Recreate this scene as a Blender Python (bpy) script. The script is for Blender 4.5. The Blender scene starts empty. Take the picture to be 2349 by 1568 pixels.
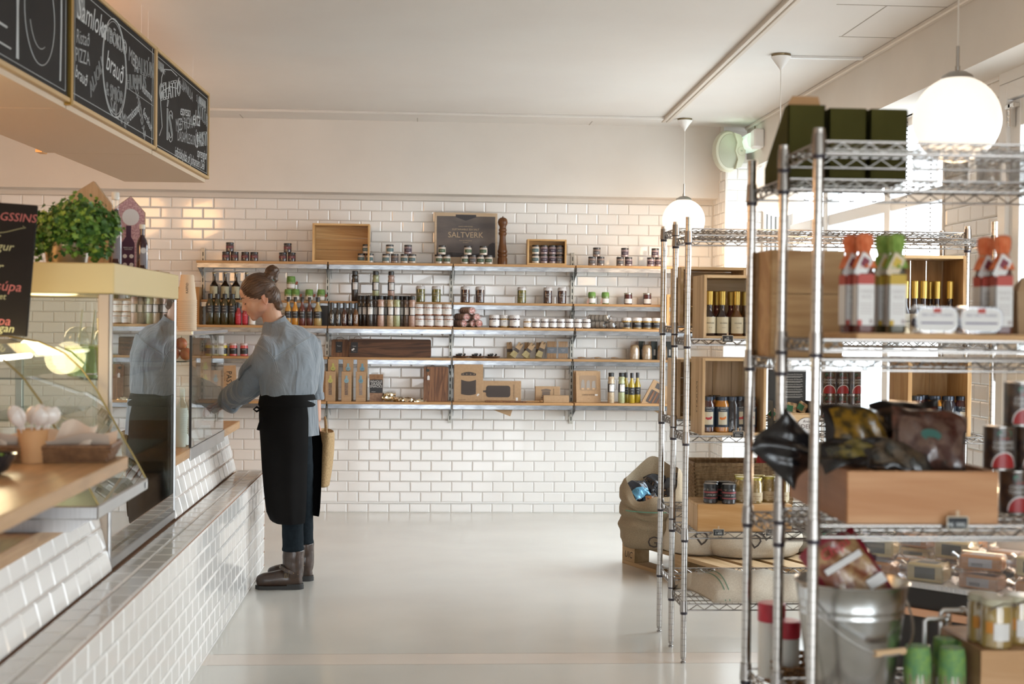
import bpy, math, random
from mathutils import Vector, Matrix, noise
from mathutils.geometry import convex_hull_2d
random.seed(7)
S = bpy.context.scene
C = S.collection
PI = math.pi
R = math.radians
# ---------------------------------------------------------------- camera
CAM_H = 1.42; FPX = 3262.0; CX, CY = 1174.5, 784.0
YAW, PITCH, ROLL = 0.0642861, 0.0143339, 0.0107
cf = Vector((math.sin(YAW)*math.cos(PITCH), math.cos(YAW)*math.cos(PITCH), -math.sin(PITCH)))
cr0 = Vector((math.cos(YAW), -math.sin(YAW), 0)); cu0 = cr0.cross(cf)
cr = cr0*math.cos(ROLL) + cu0*math.sin(ROLL); cu = -cr0*math.sin(ROLL) + cu0*math.cos(ROLL)
cam = bpy.data.cameras.new('camera'); co = bpy.data.objects.new('camera', cam); C.objects.link(co)
m = Matrix((cr, cu, -cf)).transposed().to_4x4(); m.translation = Vector((0, 0, CAM_H)); co.matrix_world = m
cam.sensor_width = 36; cam.lens = FPX/2349*36; cam.clip_start = .05
cam.dof.use_dof = True; cam.dof.focus_distance = 8.0; cam.dof.aperture_fstop = 3.2
S.camera = co
def P(px, py, X=None, Y=None, Z=None):
    "world point seen at a pixel of the photograph, on the plane X=, Y= or Z="
    d = cf + cr*((px-CX)/FPX) - cu*((py-CY)/FPX)
    t = Y/d.y if Y is not None else X/d.x if X is not None else (Z-CAM_H)/d.z
    return Vector((0, 0, CAM_H)) + d*t
def PX(px, Y, py=735): return P(px, py, Y=Y).x
# ---------------------------------------------------------------- world, light, exposure
S.view_settings.view_transform = 'Standard'; S.view_settings.look = 'None'
S.view_settings.gamma = 1; S.view_settings.use_curve_mapping = False
S.view_settings.exposure = 1.15
S.cycles.max_bounces = 8; S.cycles.diffuse_bounces = 4; S.cycles.glossy_bounces = 4
S.cycles.transmission_bounces = 8; S.cycles.transparent_max_bounces = 16
S.cycles.caustics_reflective = False; S.cycles.caustics_refractive = False
S.cycles.sample_clamp_indirect = 4; S.cycles.use_denoising = True; S.cycles.blur_glossy = 1.0
w = bpy.data.worlds.new('daylight'); S.world = w; w.use_nodes = True
wn = w.node_tree.nodes; wl = w.node_tree.links; bg = wn['Background']
tc = wn.new('ShaderNodeTexCoord'); sx = wn.new('ShaderNodeSeparateXYZ'); rmp = wn.new('ShaderNodeValToRGB')
wl.new(tc.outputs['Generated'], sx.inputs[0]); mr = wn.new('ShaderNodeMapRange')
mr.inputs[1].default_value = -.25; mr.inputs[2].default_value = .5
wl.new(sx.outputs[2], mr.inputs[0]); wl.new(mr.outputs[0], rmp.inputs[0]); wl.new(rmp.outputs[0], bg.inputs[0])
rmp.color_ramp.elements[0].color = (.50, .50, .50, 1); rmp.color_ramp.elements[1].color = (.80, .90, 1, 1)
e = rmp.color_ramp.elements.new(.34); e.color = (.90, .95, 1, 1)
bg.inputs[1].default_value = 4.3
def portal(name, loc, rot, sx_, sy_):
    l = bpy.data.lights.new(name, 'AREA'); l.shape = 'RECTANGLE'; l.size = sx_; l.size_y = sy_
    l.cycles.is_portal = True; o = bpy.data.objects.new(name, l); C.objects.link(o); o.location = loc; o.rotation_euler = rot
def lamp(name, loc, power, color, radius=.05, kind='POINT', rot=(0,0,0), spot=1.2):
    l = bpy.data.lights.new(name, kind); l.energy = power; l.color = color
    if kind == 'SPOT': l.spot_size = spot; l.spot_blend = .6
    l.shadow_soft_size = radius
    o = bpy.data.objects.new(name, l); C.objects.link(o); o.location = loc; o.rotation_euler = rot; return o
portal('window_daylight', (2.9, 8.5, 1.5), (0, R(90), 0), 2.6, 3.4)
portal('shop_door_daylight', (2.9, -2.7, 1.4), (0, R(90), 0), 2.4, 6.6)
portal('side_door_daylight', (2.9, 5.6, 1.3), (0, R(90), 0), 2.5, 1.2)
portal('shop_front_daylight', (.4, -6.2, 1.27), (R(90), 0, 0), 3.8, 2.05)
# ---------------------------------------------------------------- materials
MATS = {}
def mat(name, col, rough=.5, metal=0, spec=.5, coat=0, emit=None, es=1, trans=0, sheen=0, sss=0):
    if name in MATS: return MATS[name]
    m = bpy.data.materials.new(name); m.use_nodes = True; b = m.node_tree.nodes['Principled BSDF']
    b.inputs['Base Color'].default_value = (*col, 1); b.inputs['Roughness'].default_value = rough
    b.inputs['Metallic'].default_value = metal; b.inputs['Specular IOR Level'].default_value = spec
    b.inputs['Coat Weight'].default_value = coat; b.inputs['Transmission Weight'].default_value = trans
    b.inputs['Sheen Weight'].default_value = sheen
    if sss: b.inputs['Subsurface Weight'].default_value = sss; b.inputs['Subsurface Radius'].default_value = (.02, .008, .005); b.inputs['Subsurface Scale'].default_value = .5
    if emit: b.inputs['Emission Color'].default_value = (*emit, 1); b.inputs['Emission Strength'].default_value = es
    MATS[name] = m; return m
def nt(m): return m.node_tree.nodes, m.node_tree.links, m.node_tree.nodes['Principled BSDF']
def vary(m, c2, scale=(4, 4, 4), thr=(.35, .65), detail=5, bump=0, kind='NOISE', dist=.001, rough=None, coord='Object'):
    "mix the base colour with c2 by a noise in object space, and bump it"
    n, l, b = nt(m); t = n.new('ShaderNodeTexCoord'); mp = n.new('ShaderNodeMapping'); mp.inputs['Scale'].default_value = scale
    l.new(t.outputs[coord], mp.inputs[0])
    if kind == 'NOISE': x = n.new('ShaderNodeTexNoise'); x.inputs['Detail'].default_value = detail; x.inputs['Scale'].default_value = 1; fac = x.outputs['Fac']
    else: x = n.new('ShaderNodeTexVoronoi'); x.inputs['Scale'].default_value = 1; fac = x.outputs['Distance']
    l.new(mp.outputs[0], x.inputs['Vector'])
    rp = n.new('ShaderNodeValToRGB'); rp.color_ramp.elements[0].position = thr[0]; rp.color_ramp.elements[1].position = thr[1]
    rp.color_ramp.elements[0].color = b.inputs['Base Color'].default_value; rp.color_ramp.elements[1].color = (*c2, 1)
    l.new(fac, rp.inputs[0]); l.new(rp.outputs[0], b.inputs['Base Color'])
    if bump:
        bp = n.new('ShaderNodeBump'); bp.inputs['Strength'].default_value = bump; bp.inputs['Distance'].default_value = dist
        l.new(fac, bp.inputs['Height']); l.new(bp.outputs[0], b.inputs['Normal'])
    return m
def wood(name, c1, c2, axis=0, scale=1.0, rough=.5, ring=14.0, knot=0):
    "wood with long grain along the axis, object space"
    if name in MATS: return MATS[name]
    m = mat(name, c1, rough, spec=.35); n, l, b = nt(m)
    t = n.new('ShaderNodeTexCoord'); mp = n.new('ShaderNodeMapping'); s = [ring*scale]*3; s[axis] = ring*scale*.09
    mp.inputs['Scale'].default_value = s; l.new(t.outputs['Object'], mp.inputs[0])
    x = n.new('ShaderNodeTexNoise'); x.inputs['Scale'].default_value = 1; x.inputs['Detail'].default_value = 6; x.inputs['Distortion'].default_value = 1.4
    l.new(mp.outputs[0], x.inputs['Vector'])
    wv = n.new('ShaderNodeMath'); wv.operation = 'MULTIPLY'; wv.inputs[1].default_value = 9; l.new(x.outputs['Fac'], wv.inputs[0])
    fr = n.new('ShaderNodeMath'); fr.operation = 'PINGPONG'; fr.inputs[1].default_value = 1; l.new(wv.outputs[0], fr.inputs[0])
    x2 = n.new('ShaderNodeTexNoise'); mp2 = n.new('ShaderNodeMapping'); s2 = [160*scale]*3; s2[axis] = 4*scale; mp2.inputs['Scale'].default_value = s2
    l.new(t.outputs['Object'], mp2.inputs[0]); l.new(mp2.outputs[0], x2.inputs['Vector']); x2.inputs['Scale'].default_value = 1
    ad = n.new('ShaderNodeMath'); ad.operation = 'MULTIPLY_ADD'; ad.inputs[1].default_value = .55; l.new(fr.outputs[0], ad.inputs[0]); 
    ml = n.new('ShaderNodeMath'); ml.operation = 'MULTIPLY'; ml.inputs[1].default_value = .45; l.new(x2.outputs['Fac'], ml.inputs[0]); l.new(ml.outputs[0], ad.inputs[2])
    rp = n.new('ShaderNodeValToRGB'); rp.color_ramp.elements[0].position = .2; rp.color_ramp.elements[1].position = .72
    rp.color_ramp.elements[0].color = (*c1, 1); rp.color_ramp.elements[1].color = (*c2, 1)
    l.new(ad.outputs[0], rp.inputs[0]); last = rp.outputs[0]
    if knot:
        v = n.new('ShaderNodeTexVoronoi'); v.inputs['Scale'].default_value = 1; mp3 = n.new('ShaderNodeMapping'); s3 = [knot]*3; s3[axis] = knot*.5
        mp3.inputs['Scale'].default_value = s3; l.new(t.outputs['Object'], mp3.inputs[0]); l.new(mp3.outputs[0], v.inputs['Vector'])
        cmp = n.new('ShaderNodeMapRange'); cmp.inputs[1].default_value = .05; cmp.inputs[2].default_value = .11; l.new(v.outputs['Distance'], cmp.inputs[0])
        mx = n.new('ShaderNodeMix'); mx.data_type = 'RGBA'; mx.inputs[6].default_value = (c2[0]*.35, c2[1]*.28, c2[2]*.25, 1); l.new(cmp.outputs[0], mx.inputs[0]); l.new(last, mx.inputs[7]); last = mx.outputs[2]
    l.new(last, b.inputs['Base Color'])
    bp = n.new('ShaderNodeBump'); bp.inputs['Strength'].default_value = .15; bp.inputs['Distance'].default_value = .001; l.new(ad.outputs[0], bp.inputs['Height']); l.new(bp.outputs[0], b.inputs['Normal'])
    return m
def thin_glass(name, tint=(.93, .97, .95), rough=0.0, refl=1.0):
    "one pane: mostly see-through, mirrors by fresnel"
    if name in MATS: return MATS[name]
    m = bpy.data.materials.new(name); m.use_nodes = True; n = m.node_tree.nodes; l = m.node_tree.links; n.clear()
    o = n.new('ShaderNodeOutputMaterial'); t = n.new('ShaderNodeBsdfTransparent'); t.inputs[0].default_value = (*tint, 1)
    g = n.new('ShaderNodeBsdfGlossy'); g.inputs['Roughness'].default_value = rough; fr = n.new('ShaderNodeLayerWeight'); fr.inputs[0].default_value = .5
    pw = n.new('ShaderNodeMath'); pw.operation = 'POWER'; pw.inputs[1].default_value = 5; l.new(fr.outputs['Facing'], pw.inputs[0])
    mu = n.new('ShaderNodeMath'); mu.operation = 'MULTIPLY_ADD'; mu.inputs[1].default_value = .9*refl; mu.inputs[2].default_value = .045*refl; l.new(pw.outputs[0], mu.inputs[0]); mu.use_clamp = True
    x = n.new('ShaderNodeMixShader'); l.new(mu.outputs[0], x.inputs[0]); l.new(t.outputs[0], x.inputs[1]); l.new(g.outputs[0], x.inputs[2]); l.new(x.outputs[0], o.inputs[0])
    MATS[name] = m; return m
# ---------------------------------------------------------------- mesh builder
class B:
    def __init__(s): s.v = []; s.f = []; s.m = []; s.M = None
    def add(s, vs, fs, mi=0):
        k = len(s.v)
        s.v += [(s.M @ Vector(p)) if s.M else Vector(p) for p in vs]
        s.f += [tuple(k+i for i in f) for f in fs]; s.m += [mi]*len(fs); return s
    def box(s, x0, x1, y0, y1, z0, z1, mi=0):
        v = [(x, y, z) for z in (z0, z1) for y in (y0, y1) for x in (x0, x1)]
        return s.add(v, [(0, 2, 3, 1), (4, 5, 7, 6), (0, 1, 5, 4), (2, 6, 7, 3), (0, 4, 6, 2), (1, 3, 7, 5)], mi)
    def rbox(s, x0, x1, y0, y1, z0, z1, r=.003, mi=0):
        "box with chamfered edges"
        vs = []
        cx, cy, cz = (x0+x1)/2, (y0+y1)/2, (z0+z1)/2; hx, hy, hz = (x1-x0)/2, (y1-y0)/2, (z1-z0)/2; r = min(r, hx*.9, hy*.9, hz*.9)
        idx = {}
        for a in range(3):
            for sg in (-1, 1):
                for i in (-1, 1):
                    for j in (-1, 1):
                        h = [hx, hy, hz]; p = [0, 0, 0]; b1, b2 = [k for k in range(3) if k != a]
                        p[a] = sg*h[a]; p[b1] = i*(h[b1]-r); p[b2] = j*(h[b2]-r)
                        q = [0, 0, 0]; q[a] = sg; q[b1] = i; q[b2] = j; idx[(a, tuple(q))] = len(vs); vs.append((cx+p[0], cy+p[1], cz+p[2]))
        fs = []
        for a in range(3):
            b1, b2 = [k for k in range(3) if k != a]
            for sg in (-1, 1):
                q = []
                for i, j in ((-1, -1), (1, -1), (1, 1), (-1, 1)):
                    t = [0, 0, 0]; t[a] = sg; t[b1] = i; t[b2] = j; q.append(idx[(a, tuple(t))])
                flip = (sg < 0) != (a == 1)
                fs.append(tuple(q[::-1] if flip else q))
        for c in range(3):
            a, b_ = [k for k in range(3) if k != c]
            for sa in (-1, 1):
                for sb in (-1, 1):
                    t0 = [0, 0, 0]; t0[a] = sa; t0[b_] = sb; t1 = list(t0); t0[c] = -1; t1[c] = 1
                    q = [idx[(a, tuple(t0))], idx[(b_, tuple(t0))], idx[(b_, tuple(t1))], idx[(a, tuple(t1))]]
                    flip = (sa*sb > 0) != (c == 1)
                    fs.append(tuple(q if flip else q[::-1]))
        for i in (-1, 1):
            for j in (-1, 1):
                for k in (-1, 1):
                    q = [idx[(a, (i, j, k))] for a in range(3)]; fs.append(tuple(q if i*j*k > 0 else q[::-1]))
        return s.add(vs, fs, mi)
    def ring(s, c, r, n, ax=(0, 0, 1), up=None, ry=None):
        a = Vector(ax).normalized(); u = Vector(up) if up else (Vector((1, 0, 0)) if abs(a.x) < .9 else Vector((0, 1, 0))); u = (u - a*u.dot(a)).normalized(); v = a.cross(u)
        return [Vector(c) + u*(r*math.cos(2*PI*i/n)) + v*((ry or r)*math.sin(2*PI*i/n)) for i in range(n)]
    def loft(s, rings, mi=0, cap=True, close=True):
        n = len(rings[0]); vs = [p for r in rings for p in r]; fs = []
        for k in range(len(rings)-1):
            for i in range(n if close else n-1):
                j = (i+1) % n; fs.append((k*n+i, k*n+j, (k+1)*n+j, (k+1)*n+i))
        if cap: fs.append(tuple(range(n))[::-1]); fs.append(tuple((len(rings)-1)*n+i for i in range(n)))
        return s.add(vs, fs, mi)
    def tube(s, pts, r, n=8, mi=0, cap=True):
        pts = [Vector(p) for p in pts]; rs = r if isinstance(r, (list, tuple)) else [r]*len(pts); rings = []; up = None
        for i, p in enumerate(pts):
            t = (pts[min(i+1, len(pts)-1)] - pts[max(i-1, 0)]).normalized()
            if up is None: up = Vector((0, 0, 1)) if abs(t.z) < .9 else Vector((1, 0, 0))
            up = (up - t*up.dot(t)).normalized(); rings.append(s.ring(p, rs[i], n, t, up))
        return s.loft(rings, mi, cap)
    def lathe(s, prof, n=20, c=(0, 0, 0), mi=0, cap=True, arc=None, sx=1, sy=1):
        "profile of (radius, z), bottom to top, about the z axis"
        c = Vector(c); 
        if arc is None:
            return s.loft([[c + Vector((r*math.cos(2*PI*i/n)*sx, r*math.sin(2*PI*i/n)*sy, z)) for i in range(n)] for r, z in prof], mi, cap)
        a0, a1 = arc
        return s.loft([[c + Vector((r*math.cos(a0+(a1-a0)*i/n)*sx, r*math.sin(a0+(a1-a0)*i/n)*sy, z)) for i in range(n+1)] for r, z in prof], mi, False, False)
    def prism(s, poly, d0, d1, axis='y', mi=0):
        "2D outline extruded: axis y -> points are (x,z); x -> (y,z); z -> (x,y)"
        f = {'y': lambda a, b, d: (a, d, b), 'x': lambda a, b, d: (d, a, b), 'z': lambda a, b, d: (a, b, d)}[axis]
        n = len(poly); area = sum(poly[i][0]*poly[(i+1) % n][1]-poly[(i+1) % n][0]*poly[i][1] for i in range(n))
        if area < 0: poly = poly[::-1]
        vs = [f(a, b, d0) for a, b in poly] + [f(a, b, d1) for a, b in poly]
        lo = tuple(range(n)); hi = tuple(range(n, 2*n)); sides = [(i, (i+1) % n, n+(i+1) % n, n+i) for i in range(n)]
        fs = [lo[::-1], hi] + sides
        if axis == 'y': fs = [f_[::-1] for f_ in fs]
        return s.add(vs, fs, mi)
    def quad(s, a, b, c, d, mi=0): return s.add([a, b, c, d], [(0, 1, 2, 3)], mi)
    def ball(s, c, r, n=12, mi=0, sc=(1, 1, 1)):
        c = Vector(c); return s.loft([[c + Vector((r*math.sin(PI*k/n)*math.cos(2*PI*i/(2*n))*sc[0], r*math.sin(PI*k/n)*math.sin(2*PI*i/(2*n))*sc[1], -r*math.cos(PI*k/n)*sc[2])) for i in range(2*n)] for k in [.02]+list(range(1, n))+[n-.02]], mi)
def obj(name, b, mats, parent=None, smooth=True, ang=35):
    me = bpy.data.meshes.new(name)
    if isinstance(b, B):
        me.from_pydata([tuple(v) for v in b.v], [], b.f); me.polygons.foreach_set('material_index', b.m)
    else: me = b; me.name = name
    for x in (mats if isinstance(mats, (list, tuple)) else [mats]): me.materials.append(x)
    if smooth:
        me.polygons.foreach_set('use_smooth', [True]*len(me.polygons)); me.set_sharp_from_angle(angle=R(ang))
    me.update(); o = bpy.data.objects.new(name, me); C.objects.link(o)
    if parent: o.parent = parent
    return o
def tag(o, label, cat, group=None, kind=None):
    o['label'] = label; o['category'] = cat
    if group: o['group'] = group
    if kind: o['kind'] = kind
    return o
def struct(name, b, mats, parent=None, label=None, **k):
    o = obj(name, b, mats, parent, **k)
    if not parent: o['kind'] = 'structure'
    return o
def thing(name, label, cat, loc=(0, 0, 0), rz=0, group=None):
    o = bpy.data.objects.new(name, None); C.objects.link(o); o.location = loc; o.rotation_euler = (0, 0, rz); o.empty_display_size = .05
    return tag(o, label, cat, group)
def dup(r, loc, rz=None, label=None, group=None, rot=None, sc=None):
    def cp(o, par):
        c = o.copy(); C.objects.link(c)
        if par: c.parent = par
        for ch in o.children: cp(ch, c)
        return c
    n = cp(r, None); n.location = loc
    if rz is not None: n.rotation_euler = (0, 0, rz)
    if rot is not None: n.rotation_euler = rot
    if sc: n.scale = (sc,)*3 if not isinstance(sc, tuple) else sc
    if label: n['label'] = label
    if group: n['group'] = group
    return n
ORD = ['leftmost', 'second', 'third', 'fourth', 'fifth', 'sixth', 'seventh', 'eighth', 'ninth', 'tenth', 'eleventh', 'twelfth']
def nth(i, n, two=('left', 'right')):
    if n == 2: return two[i]
    return 'leftmost' if i == 0 else 'rightmost' if i == n-1 else ('middle' if n == 3 else ORD[i]+' from left')
USED = set()
def place(proto, loc, label, group, rz=None, rot=None, sc=None):
    "the first time moves the prototype itself, later copies it"
    if proto.name not in USED:
        USED.add(proto.name); proto.location = loc; proto['label'] = label; proto['group'] = group
        if rz is not None: proto.rotation_euler = (0, 0, rz)
        if rot is not None: proto.rotation_euler = rot
        if sc: proto.scale = (sc,)*3 if not isinstance(sc, tuple) else sc
        return proto
    return dup(proto, loc, rz, label, group, rot, sc)
TXT = {}
def text_mesh(body, size=.02, shear=0, outline=0, extrude=0, align='CENTER', sx=1.0, spacing=1.0):
    "lettering as a mesh in the xy plane, centred"
    cu_ = bpy.data.curves.new('t', 'FONT'); cu_.body = body; cu_.size = size; cu_.shear = shear; cu_.align_x = align; cu_.align_y = 'CENTER'; cu_.space_character = spacing
    cu_.resolution_u = 2; cu_.extrude = extrude
    if outline: cu_.fill_mode = 'NONE'; cu_.bevel_depth = outline; cu_.bevel_resolution = 0
    o = bpy.data.objects.new('t', cu_); me = bpy.data.meshes.new_from_object(o)
    bpy.data.objects.remove(o); bpy.data.curves.remove(cu_); me.materials.clear()
    if sx != 1: me.transform(Matrix.Diagonal((sx, 1, 1, 1)))
    return me
def into(b, me, M, mi=0):
    vs = [M @ v.co for v in me.vertices]; b.add(vs, [tuple(p.vertices) for p in me.polygons], mi); return b
FRONT = Matrix(((1, 0, 0, 0), (0, 0, -1, 0), (0, 1, 0, 0), (0, 0, 0, 1)))   # xy text -> standing, facing -y
def word(b, body, size, x, y, z, mi=0, rot=0, M=FRONT, **k):
    "text standing in the xz plane facing -y (rot turns it in its plane)"
    return into(b, text_mesh(body, size, **k), Matrix.Translation((x, y, z)) @ M @ Matrix.Rotation(rot, 4, 'Z'), mi)
def remesh(b, voxel=.005, smooth=4, name='body', fac=.5):
    "melt the pieces of a builder into one continuous skin"
    me = bpy.data.meshes.new(name); me.from_pydata([tuple(v) for v in b.v], [], b.f); me.update()
    o = bpy.data.objects.new(name, me); C.objects.link(o)
    r = o.modifiers.new('r', 'REMESH'); r.mode = 'VOXEL'; r.voxel_size = voxel
    s = o.modifiers.new('s', 'SMOOTH'); s.iterations = smooth; s.factor = fac
    bpy.context.view_layer.update(); out = bpy.data.meshes.new_from_object(o.evaluated_get(bpy.context.evaluated_depsgraph_get()))
    bpy.data.objects.remove(o); bpy.data.meshes.remove(me); out.materials.clear(); return out
def displace(me, fn):
    "move every vertex; fn(co, normal) gives the new place"
    cs = [v.co.copy() for v in me.vertices]; ns = [v.normal.copy() for v in me.vertices]; out = []
    for c, n in zip(cs, ns): out += list(fn(c, n))
    me.vertices.foreach_set('co', out); me.update()
# ================================================================ the room
plaster = vary(mat('wall_paint', (.70, .655, .60), .75), (.67, .625, .57), (3, 3, 3))
ceil_m = vary(mat('ceiling_paint', (.70, .665, .62), .8), (.68, .64, .595), (2, 2, 2))
tile_m = mat('glazed_tile', (.84, .825, .80), .09, spec=.5, coat=.15)
grout_m = mat('grout', (.50, .43, .31), .9)
grout_r = mat('terracotta_grout', (.50, .30, .20), .9)
white_p = mat('white_paint', (.80, .80, .79), .4)
trim_m = mat('cream_trim', (.66, .61, .55), .5)
floor_m = vary(mat('polished_concrete', (.66, .64, .585), .16, spec=.5), (.57, .55, .50), (1.3, 1.3, 1.3), (.3, .75), 9)
vary_n, vary_l, vary_b = nt(floor_m)
fb = vary(mat('floor_band', (.74, .66, .58), .18, spec=.5), (.66, .59, .52), (2, 2, 2), (.3, .7), 6)
steel = vary(mat('brushed_steel', (.52, .52, .52), .3, 1), (.46, .46, .46), (200, 4, 4))
chrome = mat('chrome', (.74, .72, .69), .16, 1)
black = mat('black_plastic', (.012, .012, .014), .4)
oak = wood('oak', (.50, .30, .145), (.40, .225, .10), 1, 1, .38)
def tiles(b, o, u, v, L, Hh, ju=0.0, jv=0.0, tw=.1528, th=.0768, gap=.0016, t=.006, bev=.008, first=0, seed=1, half=True, clip=None):
    "bevelled tiles as geometry on the plane o + a*u + b*v; ju/jv: where a joint lies; normal = u x v"
    o = Vector(o); u = Vector(u).normalized(); v = Vector(v).normalized(); n = u.cross(v); rnd = random.Random(seed)
    b.quad(o, o+u*L, o+u*L+v*Hh, o+v*Hh, 1)
    r0 = math.floor(-jv/th)-1; r1 = math.ceil((Hh-jv)/th)+1
    for r in range(r0, r1):
        c0, c1 = jv+r*th+gap/2, jv+(r+1)*th-gap/2; c0, c1 = max(c0, 0), min(c1, Hh)
        if c1-c0 < .008: continue
        off = ju + (tw/2 if (half and r % 2) else 0); k0 = math.floor(-off/tw)-1
        for k in range(k0, k0+int(L/tw)+4):
            a0, a1 = off+k*tw+gap/2, off+(k+1)*tw-gap/2; a0, a1 = max(a0, 0), min(a1, L)
            if a1-a0 < .006: continue
            if clip and not clip((a0+a1)/2, (c0+c1)/2): continue
            e = min(bev, (a1-a0)*.4, (c1-c0)*.4); w_ = [rnd.uniform(-.0002, .0002) for _ in range(4)]
            lo = [(a0, c0), (a1, c0), (a1, c1), (a0, c1)]; hi = [(a0+e, c0+e), (a1-e, c0+e), (a1-e, c1-e), (a0+e, c1-e)]
            vs = [o+u*p+v*q+n*(t*.35) for p, q in lo] + [o+u*p+v*q+n*(t+w_[i]) for i, (p, q) in enumerate(hi)]
            k_ = [o+u*p+v*q for p, q in lo]
            b.add(vs+k_, [(4, 5, 6, 7), (0, 1, 5, 4), (1, 2, 6, 5), (2, 3, 7, 6), (3, 0, 4, 7), (8, 9, 1, 0), (9, 10, 2, 1), (10, 11, 3, 2), (11, 8, 0, 3)], 0)
    return b
D = 10.54; XR = 2.60
b = B(); b.box(-5.2, 2.85, -6.2, 5.87, -.1, 0); b.box(-5.2, 2.85, 5.87, 6.06, -.1, 0, 1); b.box(-5.2, 2.85, 6.06, D+.1, -.1, 0)
for y in (5.87, 6.06): b.box(-.86, 2.6, y-.0015, y+.0015, -.001, .0004, 2)
struct('floor', b, [floor_m, fb, mat('floor_joint', (.36, .30, .25), .5)], smooth=False)
# back wall: plaster behind, metro tiles in front
b = B(); b.box(-5.2, 2.75, D, D+.1, 0, 2.95)
bw = struct('wall_back', b, plaster, smooth=False)
b = B(); tiles(b, (-4.6, D, .076), (1, 0, 0), (0, 0, 1), 6.768, 2.304-.076, ju=(-.679+4.6) % .1528, jv=.076)
struct('tile_field', b, [tile_m, grout_m], bw, smooth=False)
b = B(); tiles(b, (-4.6, D, 0), (1, 0, 0), (0, 0, 1), 6.768, .066, ju=(-.683+4.6) % .1528, jv=-.0105)
struct('tile_plinth_row', b, [tile_m, grout_m], bw, smooth=False)
b = B(); b.box(-4.6, 2.168, D-.008, D, .066, .076); b.rbox(-4.6, 2.168, D-.011, D-.002, .0665, .0745, .003)
struct('baseboard_back', b, white_p)
b = B(); b.box(-5.2, 2.175, 10.34, D, 2.34, 2.95)
struct('trim_1', b, plaster, smooth=False)                       # bulkhead over the tiles
b = B(); b.box(2.175, 2.2, 10.30, 10.54, 2.33, 2.95); struct('trim_2', b, trim_m, smooth=False)
# ceiling with battens and panel joints
b = B(); b.box(-5.2, 2.85, -6.2, D+.1, 2.86, 2.96); struct('ceiling', b, ceil_m, smooth=False)
b = B(); b.rbox(-5.0, 1.72, 9.86, 10.03, 2.842, 2.862, .004); struct('trim_3', b, ceil_m)
jm = mat('panel_joint', (.42, .38, .33), .8)
b = B()
for x in (-2.6, -1.29, -.04, 1.21): b.box(x, x+.006, 10.03, 10.34, 2.858, 2.8605)
for y, xa, xb in ((6.3, 1.85, 2.38), (7.0, 2.07, 2.38)): b.box(xa, xb, y, y+.005, 2.858, 2.8605)
b.box(2.08, 2.085, 6.3, 7.0, 2.858, 2.8605)
struct('trim_4', b, jm, smooth=False)
b = B(); b.M = Matrix.Translation((1.715, 9.99, 2.85)) @ Matrix.Rotation(math.atan2(.093, 3.747), 4, 'Z').inverted()
b.rbox(-.03, -.002, -7.5, 0, -.014, .014, .004); b.rbox(.002, .03, -7.5, 0, -.014, .014, .004); b.box(-.02, .02, -7.5, 0, -.006, .012)
struct('trim_5', b, mat('batten_paint', (.60, .53, .45), .6))
# right side: bulkhead, corner pier, windows, tiled pier, door wall
b = B(); b.prism([(2.38, 2.55), (2.62, 2.55), (2.62, 2.9), (2.38, 2.9)], -6.2, 10.34, 'y'); struct('trim_6', b, plaster, smooth=False)
b = B(); b.rbox(2.355, 2.385, -6.2, 10.3, 2.835, 2.862, .006); struct('trim_7', b, trim_m)
b = B(); b.box(2.18, 2.7, 10.10, D, 0, 2.6); pr = struct('wall_corner_pier', b, plaster, smooth=False)
b = B(); tiles(b, (2.18, D, .0), (0, -1, 0), (0, 0, 1), D-10.10, 2.56, ju=.05, jv=.076, seed=4)
tiles(b, (2.18, 10.10, .0), (1, 0, 0), (0, 0, 1), .26, 2.58, ju=.0, jv=.076, seed=5)
struct('tile_field', b, [tile_m, grout_m], pr, smooth=False)
b = B(); b.rbox(2.168, 2.184, 10.09, 10.104, 0, 2.58, .003); struct('corner_bead', b, trim_m, pr)
b = B()
for x in (2.445, 2.475, 2.505, 2.54): b.rbox(x, x+.02, 10.06, 10.12, 0, 2.56, .004)
struct('trim_8', b, white_p)
b = B(); b.box(XR, XR+.2, -6.2, 10.34, 2.55, 2.96); b.box(XR, XR+.25, 6.94, 10.1, 0, .42); struct('wall_right', b, plaster, smooth=False)
b = B(); b.box(XR, XR+.25, 6.24, 6.94, 0, 2.6); pr = struct('wall_window_pier', b, plaster, smooth=False)
b = B(); tiles(b, (XR, 6.93, 0), (0, -1, 0), (0, 0, 1), .68, 2.56, ju=.03, jv=.076, seed=9); struct('tile_field', b, [tile_m, grout_m], pr, smooth=False)
b = B(); b.rbox(XR-.012, XR+.02, 6.925, 6.95, 0, 2.56, .004); struct('corner_bead', b, trim_m, pr)
def window(name, y0, y1, z0, z1, mull, trans, fr=.05):
    b = B(); x0, x1 = XR+.05, XR+.11
    for y in (y0, y1-fr): b.rbox(x0, x1, y, y+fr, z0, z1, .004)
    for z in (z0, z1-fr): b.rbox(x0, x1, y0, y1, z, z+fr, .004)
    for y in mull: b.rbox(x0-.02, x1, y-.045, y+.045, z0, z1, .004)
    for z in trans: b.rbox(x0-.01, x1, y0, y1, z-.035, z+.035, .004)
    w_ = struct(name, b, white_p)
    g = B(); g.quad((XR+.08, y0, z0), (XR+.08, y1, z0), (XR+.08, y1, z1), (XR+.08, y0, z1)); obj('pane', g, thin_glass('window_glass', (.97, .99, .98)), w_, False)
    return w_
window('window_1', 6.95, 10.08, .42, 2.56, (7.92, 9.15), (2.10,))
window('window_2', -6.0, .6, .3, 2.52, (-3.8, -1.6), (2.1,))
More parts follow.
